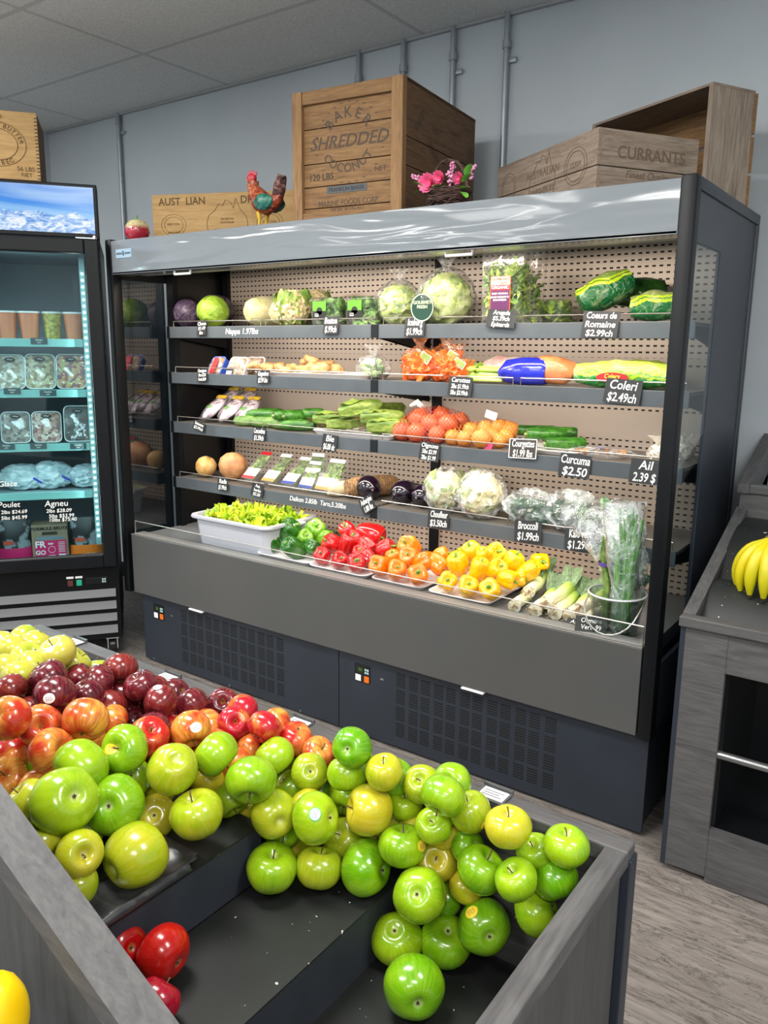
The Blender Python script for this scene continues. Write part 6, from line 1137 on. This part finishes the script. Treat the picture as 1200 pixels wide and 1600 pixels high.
AP = """Y,0,1010,-0.892,-1.508,0.907,0.0627|Y,18,1017,-0.840,-1.512,0.911,0.0636|Y,38,1001,-0.900,-1.449,0.901,0.0627|Y,58,1007,-0.847,-1.451,0.905,0.0627|Y,42,1030,-0.786,-1.509,0.906,0.0670|Y,90,1020,-0.723,-1.481,0.925,0.0691|Y,115,1036,-0.735,-1.439,0.886,0.0667|Y,44,1043,-0.737,-1.535,0.909,0.0649|Y,8,1048,-0.781,-1.561,0.899,0.0627|Y,30,1058,-0.700,-1.576,0.912,0.0627|Y,150,1050,-0.747,-1.381,0.844,0.0627|D,17,1078,-0.659,-1.616,0.911,0.0586|D,75,1058,-0.640,-1.553,0.920,0.0673|D,85,1087,-0.579,-1.579,0.909,0.0718|D,38,1070,-0.769,-1.529,0.860,0.0627|D,46,1097,-0.723,-1.548,0.844,0.0627|D,125,1062,-0.687,-1.458,0.869,0.0627|D,155,1066,-0.633,-1.451,0.875,0.0655|D,187,1047,-0.644,-1.394,0.879,0.0691|D,220,1072,-0.565,-1.404,0.869,0.0636|D,137,1086,-0.600,-1.499,0.875,0.0613|D,250,1097,-0.505,-1.405,0.852,0.0635|D,299,1101,-0.503,-1.331,0.819,0.0669|D,348,1099,-0.492,-1.256,0.797,0.0632|D,272,1083,-0.593,-1.300,0.808,0.0627|D,172,1104,-0.593,-1.457,0.837,0.0647|D,192,1092,-0.620,-1.408,0.828,0.0627|D,207,1127,-0.583,-1.414,0.791,0.0627|D,214,1111,-0.636,-1.365,0.780,0.0627|D,262,1126,-0.538,-1.363,0.787,0.0627|D,240,1132,-0.586,-1.362,0.763,0.0627|D,337,1126,-0.517,-1.256,0.750,0.0627|D,180,1082,-0.670,-1.390,0.821,0.0627|D,44,1114,-0.679,-1.576,0.845,0.0627|D,98,1118,-0.661,-1.517,0.822,0.0627|G,13,1122,-0.543,-1.687,0.918,0.0707|G,63,1133,-0.545,-1.630,0.881,0.0691|G,134,1125,-0.475,-1.587,0.895,0.0754|G,176,1128,-0.547,-1.485,0.829,0.0627|G,22,1178,-0.593,-1.656,0.823,0.0655|G,82,1174,-0.480,-1.650,0.861,0.0732|G,137,1158,-0.530,-1.551,0.823,0.0608|G,233,1151,-0.423,-1.497,0.842,0.0691|G,265,1140,-0.495,-1.394,0.792,0.0627|G,298,1139,-0.390,-1.429,0.840,0.0708|G,323,1134,-0.452,-1.337,0.791,0.0628|G,282,1165,-0.444,-1.411,0.782,0.0659|G,377,1112,-0.436,-1.258,0.795,0.0679|G,366,1130,-0.406,-1.306,0.798,0.0627|G,414,1136,-0.322,-1.306,0.814,0.0628|G,435,1130,-0.342,-1.256,0.793,0.0627|G,372,1155,-0.419,-1.285,0.750,0.0627|G,392,1172,-0.367,-1.300,0.749,0.0627|G,463,1155,-0.286,-1.259,0.782,0.0672|G,498,1175,-0.228,-1.260,0.770,0.0613|G,10,1216,-0.546,-1.697,0.811,0.0672|G,42,1216,-0.653,-1.603,0.731,0.0627|N,337,1178,-0.307,-1.445,0.824,0.0771|N,393,1218,-0.226,-1.439,0.799,0.0829|N,429,1181,-0.272,-1.333,0.782,0.0706|N,455,1176,-0.313,-1.256,0.735,0.0627|N,484,1206,-0.200,-1.316,0.766,0.0647|N,455,1230,-0.252,-1.310,0.714,0.0655|N,323,1218,-0.353,-1.427,0.750,0.0636|N,550,1170,-0.098,-1.321,0.850,0.0657|N,573,1173,-0.140,-1.257,0.790,0.0627|N,546,1207,-0.117,-1.308,0.787,0.0707|N,600,1208,-0.038,-1.308,0.817,0.0616|N,633,1209,-0.048,-1.259,0.782,0.0627|N,429,1273,-0.198,-1.413,0.730,0.0784|N,493,1279,-0.126,-1.386,0.736,0.0816|N,503,1237,-0.224,-1.258,0.688,0.0638|N,544,1245,-0.151,-1.264,0.708,0.0718|N,577,1263,-0.056,-1.325,0.747,0.0820|N,624,1272,-0.058,-1.260,0.692,0.0580|N,633,1257,-0.024,-1.261,0.739,0.0591|N,540,1311,-0.118,-1.314,0.660,0.0718|N,462,1318,-0.220,-1.335,0.627,0.0627|N,425,1356,-0.183,-1.437,0.645,0.0845|N,498,1356,-0.122,-1.383,0.640,0.0772|N,573,1355,-0.052,-1.338,0.645,0.0892|N,630,1322,0.010,-1.319,0.702,0.0762|N,590,1308,-0.092,-1.258,0.640,0.0637|N,358,1250,-0.289,-1.433,0.736,0.0643|N,387,1272,-0.335,-1.344,0.644,0.0639|N,668,1222,0.013,-1.265,0.792,0.0642|N,695,1243,0.086,-1.316,0.823,0.0695|N,713,1217,0.061,-1.245,0.804,0.0627|N,740,1258,0.111,-1.268,0.777,0.0660|N,694,1329,0.046,-1.267,0.660,0.0734|N,680,1290,0.060,-1.301,0.750,0.0578|N,664,1277,-0.003,-1.257,0.697,0.0627|N,710,1290,0.055,-1.257,0.714,0.0627|N,794,1293,0.201,-1.312,0.808,0.0672|N,813,1276,0.179,-1.260,0.774,0.0627|N,743,1310,0.106,-1.262,0.707,0.0562|N,756,1357,0.155,-1.308,0.712,0.0750|N,806,1373,0.226,-1.327,0.736,0.0627|N,837,1331,0.229,-1.268,0.752,0.0567|N,896,1327,0.280,-1.270,0.784,0.0659|N,867,1373,0.264,-1.268,0.719,0.0692|N,838,1422,0.238,-1.272,0.654,0.0746|N,656,1396,0.061,-1.342,0.645,0.0827|N,705,1398,0.064,-1.260,0.589,0.0560|N,728,1385,0.104,-1.261,0.631,0.0569|N,759,1441,0.147,-1.272,0.579,0.0839|N,620,1467,0.011,-1.333,0.530,0.0842|N,697,1470,0.082,-1.287,0.530,0.0840|N,647,1542,0.095,-1.406,0.532,0.0920|N,195,1170,-0.391,-1.571,0.861,0.0760|N,128,1197,-0.401,-1.647,0.860,0.0854|N,200,1215,-0.409,-1.556,0.793,0.0736|N,73,1203,-0.530,-1.634,0.803,0.0649|N,101,1251,-0.347,-1.713,0.850,0.0947|N,180,1258,-0.338,-1.633,0.806,0.0886|N,45,1252,-0.405,-1.738,0.840,0.0652|N,62,1312,-0.358,-1.752,0.800,0.0617|N,123,1335,-0.291,-1.731,0.792,0.0673|N,118,1383,-0.288,-1.742,0.748,0.0625|N,133,1292,-0.381,-1.661,0.765,0.0727|N,211,1337,-0.274,-1.646,0.749,0.0951|N,241,1277,-0.348,-1.551,0.739,0.0703|N,270,1201,-0.312,-1.536,0.835,0.0818|N,308,1272,-0.251,-1.540,0.775,0.0833|N,235,1185,-0.484,-1.451,0.759,0.0627|N,247,1232,-0.406,-1.496,0.746,0.0626|R,190,1479,-0.236,-1.706,0.645,0.0712|R,256,1489,-0.175,-1.677,0.645,0.0763|R,246,1563,-0.116,-1.736,0.640,0.0605"""
FILL = """Y,-0.865,-1.492,0.856,0.066|Y,-0.932,-1.489,0.866,0.066|Y,-0.880,-1.406,0.865,0.066|Y,-0.801,-1.461,0.868,0.066|Y,-0.745,-1.473,0.836,0.066|Y,-0.733,-1.600,0.867,0.066|Y,-0.759,-1.357,0.791,0.066|Y,-0.724,-1.423,0.809,0.066|D,-0.625,-1.605,0.866,0.066|D,-0.588,-1.552,0.851,0.066|D,-0.794,-1.533,0.806,0.066|D,-0.716,-1.583,0.796,0.066|D,-0.661,-1.450,0.816,0.066|D,-0.581,-1.359,0.833,0.066|D,-0.476,-1.446,0.818,0.066|D,-0.543,-1.306,0.779,0.066|D,-0.646,-1.304,0.780,0.066|D,-0.599,-1.484,0.782,0.066|D,-0.576,-1.437,0.737,0.066|D,-0.666,-1.407,0.751,0.066|D,-0.644,-1.337,0.727,0.066|D,-0.503,-1.365,0.738,0.066|D,-0.560,-1.346,0.711,0.066|D,-0.488,-1.297,0.718,0.066|D,-0.655,-1.586,0.790,0.066|D,-0.691,-1.491,0.777,0.066|G,-0.530,-1.500,0.774,0.066|G,-0.608,-1.637,0.767,0.066|G,-0.479,-1.679,0.804,0.066|G,-0.456,-1.605,0.820,0.066|G,-0.565,-1.568,0.778,0.066|G,-0.503,-1.561,0.771,0.066|G,-0.381,-1.488,0.797,0.066|G,-0.377,-1.391,0.791,0.066|G,-0.417,-1.364,0.750,0.066|G,-0.415,-1.311,0.696,0.066|G,-0.338,-1.341,0.716,0.066|N,-0.347,-1.285,0.696,0.066|N,-0.177,-1.346,0.718,0.066|N,-0.275,-1.280,0.666,0.066|N,-0.214,-1.376,0.676,0.066|N,-0.190,-1.270,0.639,0.066|N,-0.294,-1.383,0.702,0.066|N,-0.410,-1.590,0.738,0.066|N,-0.361,-1.725,0.747,0.066|Y,-0.836,-1.461,0.812,0.066|Y,-0.904,-1.508,0.812,0.066|Y,-0.916,-1.390,0.818,0.066|Y,-0.850,-1.394,0.812,0.066|Y,-0.728,-1.336,0.743,0.066|Y,-0.797,-1.323,0.758,0.066|Y,-0.765,-1.387,0.738,0.066|Y,-0.750,-1.458,0.766,0.066|D,-0.781,-1.552,0.749,0.066|D,-0.701,-1.559,0.742,0.066|D,-0.704,-1.631,0.760,0.066|D,-0.448,-1.490,0.787,0.066|D,-0.569,-1.281,0.730,0.066|D,-0.643,-1.269,0.730,0.066|D,-0.597,-1.522,0.735,0.066|D,-0.614,-1.397,0.710,0.066|D,-0.695,-1.396,0.698,0.066|D,-0.618,-1.316,0.676,0.066|D,-0.680,-1.304,0.691,0.066|D,-0.482,-1.384,0.684,0.066|D,-0.555,-1.305,0.666,0.066|D,-0.494,-1.267,0.664,0.066|G,-0.481,-1.505,0.736,0.066|G,-0.571,-1.672,0.735,0.066|G,-0.452,-1.669,0.749,0.066|G,-0.325,-1.376,0.762,0.066|G,-0.421,-1.386,0.693,0.066|G,-0.441,-1.294,0.643,0.066|N,-0.327,-1.284,0.633,0.066|N,-0.271,-1.353,0.654,0.066|Y,-0.902,-1.450,0.829,0.066|Y,-0.792,-1.421,0.823,0.066|D,-0.545,-1.372,0.658,0.066|G,-0.541,-1.612,0.742,0.066|Y,-0.868,-1.447,0.761,0.066|Y,-0.851,-1.514,0.782,0.066|Y,-0.948,-1.473,0.786,0.066"""
# ---------------------------------------------------------------- apples
def rad(a): return 1-.50*math.exp(-(a/.38)**2)-.26*math.exp(-((PI-a)/.32)**2)-.05*math.exp(-((PI-a)/.9)**2)
NR = 22
def apple_pt(a, ph, seed, sq=1.0):
    r = rad(a)*(1+.018*math.cos(5*ph+seed)*math.sin(a)**2*(1 if a > 1.5 else .4)+.02*math.cos(2*ph+seed*2)*math.sin(a)); k = 1-.06*(1-math.cos(a))*.5*sq*math.sin(a)
    return Vector((r*math.sin(a)*math.cos(ph)*k*1.03, r*math.sin(a)*math.sin(ph)*k*1.03, r*math.cos(a)*(.90 if sq < 1.5 else 1.0)))
def apple_bm(seed, sq):
    bm = B(); rings = [[apple_pt(PI*(i+.25)/(NR+.5), 2*PI*k/28, seed, sq) for k in range(28)] for i in range(NR+1)]; ring_loft(bm, rings); return bm
def apple_skin(name, base, c2, streak, sc=3.0, spots='#f2f0b0', mixv=.5, rough=.22, lo=.35, hi=.68, hue=.0, val=.15):
    q = NT(name); oi = q.n('ShaderNodeObjectInfo'); rv = oi.outputs['Random']; x, y, z = q.sep(q.tc())
    cb = q.n('ShaderNodeVectorMath', operation='ADD'); q.l(q.tc(), cb.inputs[0]); cc = q.n('ShaderNodeCombineXYZ'); q.l(q.math('MULTIPLY', rv, 40), cc.inputs[0]); q.l(q.math('MULTIPLY', rv, 17), cc.inputs[1]); q.l(cc.outputs[0], cb.inputs[1]); v = cb.outputs[0]
    blush = q.ramp(q.math('ADD', q.noise(.9, 2, v, .5), q.math('MULTIPLY_ADD', rv, .26, -.13)), [(lo, base), (hi, c2)])
    ang = q.math('ARCTAN2', y, x); sv = q.n('ShaderNodeCombineXYZ'); q.l(q.math('MULTIPLY', ang, 5.0), sv.inputs[0]); q.l(q.math('MULTIPLY', z, .8), sv.inputs[1]); q.l(q.math('MULTIPLY', rv, 31), sv.inputs[2])
    st = q.ramp(q.noise(1.6, 4, sv.outputs[0], .65), [(.45, 0.0), (.62, 1.0)]); c = q.mix(q.math('MULTIPLY', st, mixv), blush, streak)
    vo = q.n('ShaderNodeTexVoronoi'); vo.inputs['Scale'].default_value = 11; q.l(v, vo.inputs['Vector']); c = q.mix(q.ramp(vo.outputs['Distance'], [(.07, .45), (.11, 0.0)]), c, spots)
    rs = q.math('SQRT', q.math('ADD', q.math('MULTIPLY', x, x), q.math('MULTIPLY', y, y))); c = q.mix(q.ramp(rs, [(.04, .45), (.20, 0.0)]), c, spots if hue == 0 else '#a88a3a')
    h = q.n('ShaderNodeHueSaturation'); q.l(q.math('MULTIPLY_ADD', rv, -.035, .515) if hue == 0 else q.math('MULTIPLY_ADD', rv, .02, .49), h.inputs['Hue']); q.l(q.math('MULTIPLY_ADD', rv, val, 1-val/2), h.inputs['Value']); q.l(c, h.inputs['Color'])
    q.set(col=h.outputs[0], rough=rough, spec=.5, coat=.25, sss=.0); return q.m
SK = {'N': apple_skin('green_apple_skin', '#659a08', '#88b012', '#9dbb36', mixv=.3), 'M': apple_skin('yellow_green_apple_skin', '#98aa12', '#b5b022', '#c2b944', mixv=.35), 'Y': apple_skin('golden_apple_skin', '#a2ad2e', '#b9b544', '#b9bc55', mixv=.3),
      'D': apple_skin('dark_red_apple_skin', '#4a0d16', '#6d1a20', '#8c3434', spots='#b58a72', mixv=.6, hue=1, val=.25), 'G': apple_skin('orange_red_apple_skin', '#b52418', '#dc9440', '#9c1616', spots='#e8b070', mixv=.6, lo=.40, hi=.64, hue=1), 'R': apple_skin('crimson_apple_skin', '#8a0620', '#a00a28', '#b02038', spots='#c8606a', mixv=.4, hue=1)}
AM = {}
for key, m in SK.items():
    AM[key] = []
    for s in range(4):
        b_ = apple_bm(s*1.7+ord(key), 2.0 if key in 'DM' and s % 2 else 1.0); AM[key].append(mk(b_, 'apple_skin', m))
bm = B(); tube(bm, [(0, 0, .42), (.02, 0, .6), (.06, .02, .80), (.12, .04, .92)], [.035, .03, .03, .045], 7); ASTEM = mk(bm, 'stem', pm('apple_stem', '#4a3a1e', .8, '#6b5430', 30))
bm = B(); [leaf(bm, (0, 0, -.665), (math.cos(a), math.sin(a), -.5), .085, .025, .2, .1, a, 3, 1) for a in [k*1.256 for k in range(5)]]; tube(bm, [(0, 0, -.58), (0, 0, -.68)], [.04, .03], 8); ACAL = mk(bm, 'calyx', pm('apple_calyx', '#3f3a28', .9))
def sticker_mesh(kind, dirv, seed):   # follows the apple's skin
    d = Vector(dirv).normalized(); a0 = math.acos(max(-1, min(1, d.z))); ph0 = math.atan2(d.y, d.x); u = Vector((-math.sin(ph0), math.cos(ph0), 0)); w = d.cross(u)
    def surf(rr, t_): q = (d+u*math.cos(t_)*rr+w*math.sin(t_)*rr*1.0).normalized(); a = math.acos(max(-1, min(1, q.z))); return apple_pt(a, math.atan2(q.y, q.x), seed)*1.012
    out = []
    for r0, r1, off in ((0, .27, 1.0), (0, .225, 1.004)):
        bm = B(); n = 20; c = bm.verts.new(surf(0, 0)*off); pr = None
        for k in range(1, 5):
            rr = r1*k/4; ringv = [bm.verts.new(surf(rr, 2*PI*j/n)*off) for j in range(n)]
            for j in range(n):
                if pr is None: bm.faces.new((c, ringv[j], ringv[(j+1) % n]))
                else: bm.faces.new((pr[j], ringv[j], ringv[(j+1) % n], pr[(j+1) % n]))
            pr = ringv
        out.append(bm)
    bm = B()
    for row in (-.11, -.05, .01, .07):
        for j in range(5):
            if (j*3+int(row*100)) % 4 == 0: continue
            s0 = -.14+j*.058; q1 = [(s0, row), (s0+.04, row), (s0+.04, row+.028), (s0, row+.028)]; vs_ = []
            for (p_, q_) in q1: dd = (d+u*p_+w*q_).normalized(); a = math.acos(max(-1, min(1, dd.z))); vs_.append(bm.verts.new(apple_pt(a, math.atan2(dd.y, dd.x), seed)*1.022))
            bm.faces.new(vs_)
    return out[0], out[1], bm
STM = {'b': (pm('sticker_white', '#e9edf2', .4), pm('sticker_paper', '#f4f5f6', .4), pm('sticker_blue', '#2c4a8c', .5)), 'g': (pm('sticker_green', '#3fae6a', .4), pm('sticker_pale', '#e6f2e8', .4), pm('sticker_blue', '#2c4a8c', .5)), 'y': (pm('sticker_yellow', '#f2d21c', .4), pm('sticker_yellow_pale', '#f7e04a', .4), pm('sticker_red', '#c8341c', .5))}
ORI = {(195, 1170): ('S', -.6, .1), (101, 1251): ('C', .4, .1), (180, 1258): ('C', -.3, 0), (241, 1277): ('C', 0, .1), (270, 1201): ('C', .2, .4), (308, 1272): ('S', -.3, .85), (211, 1337): ('C', -.85, -.4), (118, 1383): ('S', .2, .75), (550, 1170): ('C', -.33, -.1), (484, 1206): ('C', .05, .05), (633, 1209): ('C', .2, 0), (600, 1208): ('S', -.1, .8), (429, 1273): ('C', .3, -.4), (493, 1279): ('C', .85, 0), (577, 1263): ('S', -.97, .05), (624, 1272): ('S', 0, .4), (425, 1356): ('S', .15, .75), (498, 1356): ('S', .15, .95), (573, 1355): ('C', .88, -.15), (630, 1322): ('S', .05, .93), (694, 1329): ('S', -.05, .0), (756, 1357): ('S', .5, .75), (759, 1441): ('C', .3, -.45), (656, 1396): ('C', -.15, 0), (620, 1467): ('C', -.15, .4), (697, 1470): ('C', .1, .5), (647, 1542): ('C', .2, -.65), (806, 1373): ('S', -.45, .6), (837, 1331): ('S', -.35, .6), (896, 1327): ('S', 0, .85), (794, 1293): ('S', 0, .85), (813, 1276): ('S', .3, .8), (668, 1222): ('S', -.2, .35), (740, 1258): ('S', -.3, .8), (540, 1311): ('S', -.5, .4), (393, 1218): ('S', -.1, -.9), (838, 1422): ('C', .9, .35), (867, 1373): ('S', -.5, .95), (63, 1133): ('S', 0, 0), (337, 1178): ('S', .7, -.75), (695, 1243): ('S', -.4, -.9), (256, 1489): ('C', .7, -.6), (250, 1097): ('C', -.5, -.7), (366, 1130): ('S', .1, .1), (85, 1087): ('C', 0, -.9)}
STK = {(85, 1087): ('b', -.25, -.15), (250, 1097): ('b', -.1, .85), (348, 1099): ('b', -.15, -.35), (262, 1126): ('b', -.2, .3), (298, 1139): ('b', .25, 0), (90, 1020): ('b', -.4, .4), (58, 1007): ('b', .3, -.5), (42, 1216): ('b', -.4, .4), (493, 1279): ('g', .02, .15), (630, 1322): ('y', .8, .05), (759, 1441): ('y', -.5, .45), (740, 1258): ('y', .7, -.55), (195, 1170): ('y', -.75, .1), (200, 1215): ('g', .9, -.3)}
STW = {'b': 'white and blue', 'g': 'green and white', 'y': 'yellow'}
YEL = {(455, 1176), (323, 1218), (600, 1208), (429, 1273), (577, 1263), (624, 1272), (540, 1311), (498, 1356), (668, 1222), (740, 1258), (694, 1329), (664, 1277), (710, 1290), (794, 1293), (813, 1276), (728, 1385), (45, 1252), (62, 1312), (118, 1383), (123, 1335), (270, 1201), (308, 1272), (241, 1277), (247, 1232), (484, 1206), (211, 1337), (235, 1185), (463-1, 1318), (590, 1308)}
rows_ = []
for s in AP.split('|'):
    a = s.split(','); rows_.append([a[0], int(a[1]), int(a[2])]+[float(q) for q in a[3:]])
ORD = ['first', 'second', 'third', 'fourth', 'fifth', 'sixth', 'seventh', 'eighth', 'ninth', 'tenth', 'eleventh', 'twelfth', 'thirteenth', 'fourteenth', 'fifteenth', 'sixteenth']
def zone(r):
    k, u, v, x, y, z, d = r
    if k == 'Y': return ('golden', 'in the upper golden group') if v < 1025 else ('golden', 'in the lower golden group')
    if k == 'D': return ('dark red', 'at left of dark red heap') if u < 150 else (('dark red', 'by far rim, dark red heap') if v < 1100 else ('dark red', 'low in dark red heap'))
    if k == 'G': return ('orange-red', 'beside divider at left edge') if u < 90 else (('orange-red', 'in middle of orange-red heap') if u < 340 else ('orange-red', 'at right of orange-red heap'))
    if k == 'R': return ('red', 'alone on black step')
    tone = 'yellow-green' if (u, v) in YEL else 'green'
    if x < -.215 and u < 330: return (tone, 'heaped on black tray')
    if v < 1240 and u < 520: return (tone, 'in left part of green heap')
    if v < 1240: return (tone, 'of green heap near far rim')
    if v < 1300 and u < 660: return (tone, 'in middle of green heap')
    if v < 1340 and u < 660: return (tone, 'low in middle of green heap')
    if v < 1345: return (tone, 'in upper right of green heap')
    if u < 600: return (tone, 'in front row on black step')
    if v < 1405: return (tone, 'of green heap by end rim')
    return (tone, 'at front of lowest step')
groups_ = {}
for r in rows_: groups_.setdefault(zone(r), []).append(r)
LAB = {}
for zk, lst in groups_.items():
    lst.sort(key=lambda r: r[1])
    for i, r in enumerate(lst):
        extra = ''
        st = STK.get((r[1], r[2]))
        if st: extra = ' with %s sticker' % STW[st[0]].replace('white and blue', 'white').replace('green and white', 'green')
        pos = ('%s from left, ' % ORD[i]) if len(lst) > 1 else ''
        LAB[(r[1], r[2])] = '%s apple%s, %s%s' % (zk[0], extra, pos, zk[1])
def place_apple(key, loc, D, lab, axis, group, mi, spin, stk=None):
    q = Vector((0, 0, 1)).rotation_difference(axis) @ Euler((0, 0, spin)).to_quaternion(); r = D/2*1.08
    t = thing('apple', lab, 'apple', loc, q.to_euler(), group, r)
    for nm, me in (('skin', AM[key][mi]), ('stem', ASTEM), ('calyx', ACAL)):
        o = bpy.data.objects.new(nm, me); C.objects.link(o); o.parent = t
    if stk:
        a, b, c = sticker_mesh(stk[0], q.inverted() @ stk[1], mi*1.7+ord(key)); ms = STM[stk[0]]; o = obj('sticker', a, ms[0], t); obj('sticker_face', b, ms[1], o); obj('sticker_print', c, ms[2], o, False)
    return t
GN = {'N': 'green apples in the island bin', 'Y': 'golden apples at the far left', 'D': 'dark red apples', 'G': 'orange-red apples', 'R': 'red apples on the black step'}
random.seed(21)
for r in rows_:
    k, u, v, x, y, z, d = r; loc = Vector((x, y, z)); tc_ = (cC-loc).normalized(); rt = tc_.cross(Vector((0, 0, 1))).normalized()*-1; up = rt.cross(tc_)*-1
    if up.z < 0: up = -up
    if rt.dot(cR) < 0: rt = -rt
    o = ORI.get((u, v))
    if o: s = max(0, 1-o[1]**2-o[2]**2)**.5; ax = (rt*o[1]+up*o[2]+tc_*(s+.05)).normalized(); ax = -ax if o[0] == 'C' else ax
    else: ax = Vector((random.gauss(0, .7), random.gauss(0, .7), random.choice((1, 1, -1))*random.uniform(.3, 1))).normalized()
    st = STK.get((u, v)); sd = None
    if st: s = max(0, 1-st[1]**2-st[2]**2)**.5; sd = (st[0], (rt*st[1]+up*st[2]+tc_*s).normalized())
    key = 'M' if (k == 'N' and (u, v) in YEL) else k
    place_apple(key, loc, d, LAB[(u, v)], ax, GN[k], random.randrange(4), random.uniform(0, 6.28), sd)
for s in FILL.split('|'):
    a = s.split(','); k = a[0]; x, y, z, d = [float(q) for q in a[1:]]; ax = Vector((random.gauss(0, 1), random.gauss(0, 1), random.uniform(-1, 1))).normalized()
    place_apple('M' if k == 'N' and random.random() < .4 else k, Vector((x, y, z)), d, {'N': 'green', 'Y': 'golden', 'D': 'dark red', 'G': 'orange-red', 'R': 'red'}[k]+' apple mostly hidden beneath the top apples of its heap', ax, {'N': 'buried green apples', 'Y': 'buried golden apples', 'D': 'buried dark red apples', 'G': 'buried orange-red apples', 'R': 'buried red apples'}[k], random.randrange(4), random.uniform(0, 6.28))
# moulded black fruit tray under the left heap
M_trayb = pm('black_moulded_tray', '#26262a', .28, '#3a3a3c', 20, spec=.6, bump=.2, bscale=60)
t = thing('apple_tray', 'black moulded fruit tray on the upper step under the green apples', 'fruit tray', (-.37, -1.72, .706), 0)
bm = B(); nx, ny = 44, 40; W3, D3 = .31, .34; V = []
for i in range(nx+1):
    row = []
    for j in range(ny+1):
        x, y = -W3/2+W3*i/nx, -D3/2+D3*j/ny; fx, fy = (x/.078)%1-.5, (y/.078)%1-.5; r = math.hypot(fx, fy); e = min(W3/2-abs(x), D3/2-abs(y)); z = .016-.013*max(0, math.cos(min(r, .5)*PI))**.8*min(1, max(0, e-.008)/.012)
        if e < .006: z = .016-.010*(1-e/.006)
        row.append(bm.verts.new((x, y, z)))
    V.append(row)
cr = .05
for i in range(nx):
    for j in range(ny):
        xc, yc = V[i][j].co.x+W3/nx/2, V[i][j].co.y+D3/ny/2
        if math.hypot(max(0, abs(xc)-(W3/2-cr)), max(0, abs(yc)-(D3/2-cr))) < cr: bm.faces.new((V[i][j], V[i+1][j], V[i+1][j+1], V[i][j+1]))
bmesh.ops.delete(bm, geom=[v for v in bm.verts if not v.link_faces], context='VERTS')
o = obj('tray', bm, M_trayb, t, ang=80); md = o.modifiers.new('s', 'SOLIDIFY'); md.thickness = .002
# price label holders on the far rim
for i, (u, v, lab) in enumerate(((115, 1001, 'white shelf label on the rim above the golden apples'), (260, 1056, 'white shelf label on the rim above the dark red apples'), (465, 1127, 'white shelf label on the rim above the orange-red apples'), (771, 1238, 'white shelf label on the rim above the green apples'))):
    p = un(u, v, 2, ZR+.006); t = thing('shelf_label', lab, 'label', (p.x, p.y, ZR+.001), 0, 'labels on the far rim'); bm = B(); bx(bm, -.028, .028, -.022, .020, 0, .002, .0005); bx(bm, -.028, .028, .018, .022, 0, .008); obj('holder', bm, pm('smoky_holder', '#4d4f52', .15), t, False)
    q = obj('paper_label', bx(B(), -.022, .024, -.016, .014, .002, .003), M_lab_w, t, False); bm = B(); [bx(bm, -.018, .018-.006*(k % 2), -.010+k*.007, -.0075+k*.007, .003, .0035) for k in range(3)]; obj('label_print', bm, pm('print_grey', '#6a6d72', .6), q, False)
# near bin: yellow fruit bag at the lower left corner
p = un(-8, 1592, 1, -2.0)
t = thing('yellow_fruit', 'yellow fruit in the nearest bin at the lower left picture corner', 'fruit', (p.x, -2.0, p.z)); bm = B(); blob(bm, (0, 0, 0), (.028, .034, .05), .03, 2, 1, 3); obj('skin', bm, pm('yellow_rind', '#e0b400', .3, '#f2d21a', 8), t)
# bananas
M_ban = NT('banana_peel'); M_ban.set(col=M_ban.mix(M_ban.ramp(M_ban.noise(7, 3), [(.45, 0.0), (.75, .6)]), '#c9b80e', '#93a018'), rough=.35); M_ban.bump(M_ban.noise(30, 3), .1); M_ban = M_ban.m
def banana_bunch(lab, loc, rz, n, seed):
    t = thing('banana_bunch', lab, 'bananas', loc, (0, 0, rz), 'banana bunches'); random.seed(seed); crown = Vector((0, 0, .145))
    for k in range(n):
        a = -1.0+2.0*k/(n-1); out = Vector((math.sin(a)*.9, -math.cos(a)*.75, 0)); pts = []; N_ = 12
        for i in range(N_+1):
            s = i/N_; pts.append(crown+out*(.085*math.sin(s*PI*.62)+.01)+Vector((0, 0, -.16*s+.02*math.sin(s*PI)))+out*.0*s)
        rs = [.007, .008, .011, .0155, .018, .0190, .0195, .0195, .019, .018, .0155, .011, .006]
        bm = B(); tube(bm, pts, rs, 10); bm2 = bm; obj('banana', bm, M_ban, t, ang=50)
        bm = B(); e = pts[-1]; tube(bm, [pts[-2]*.25+e*.75, e+(e-pts[-2]).normalized()*.006], [.0085, .0065], 8); obj('tip', bm, pm('banana_tip', '#2c2616', .8), t)
    bm = B(); blob(bm, crown, (.02, .014, .014), .2, 4, 1, 2); obj('crown', bm, pm('banana_crown', '#6b6324', .8), t)
p = un(1178, 890, 1, .10); banana_bunch('bunch of yellow-green bananas at the right picture edge', (p.x+.035, .12, .862), -.5, 5, 1); banana_bunch('second bunch of bananas just beyond the right picture edge', (p.x+.16, .10, .862), -.1, 5, 2)
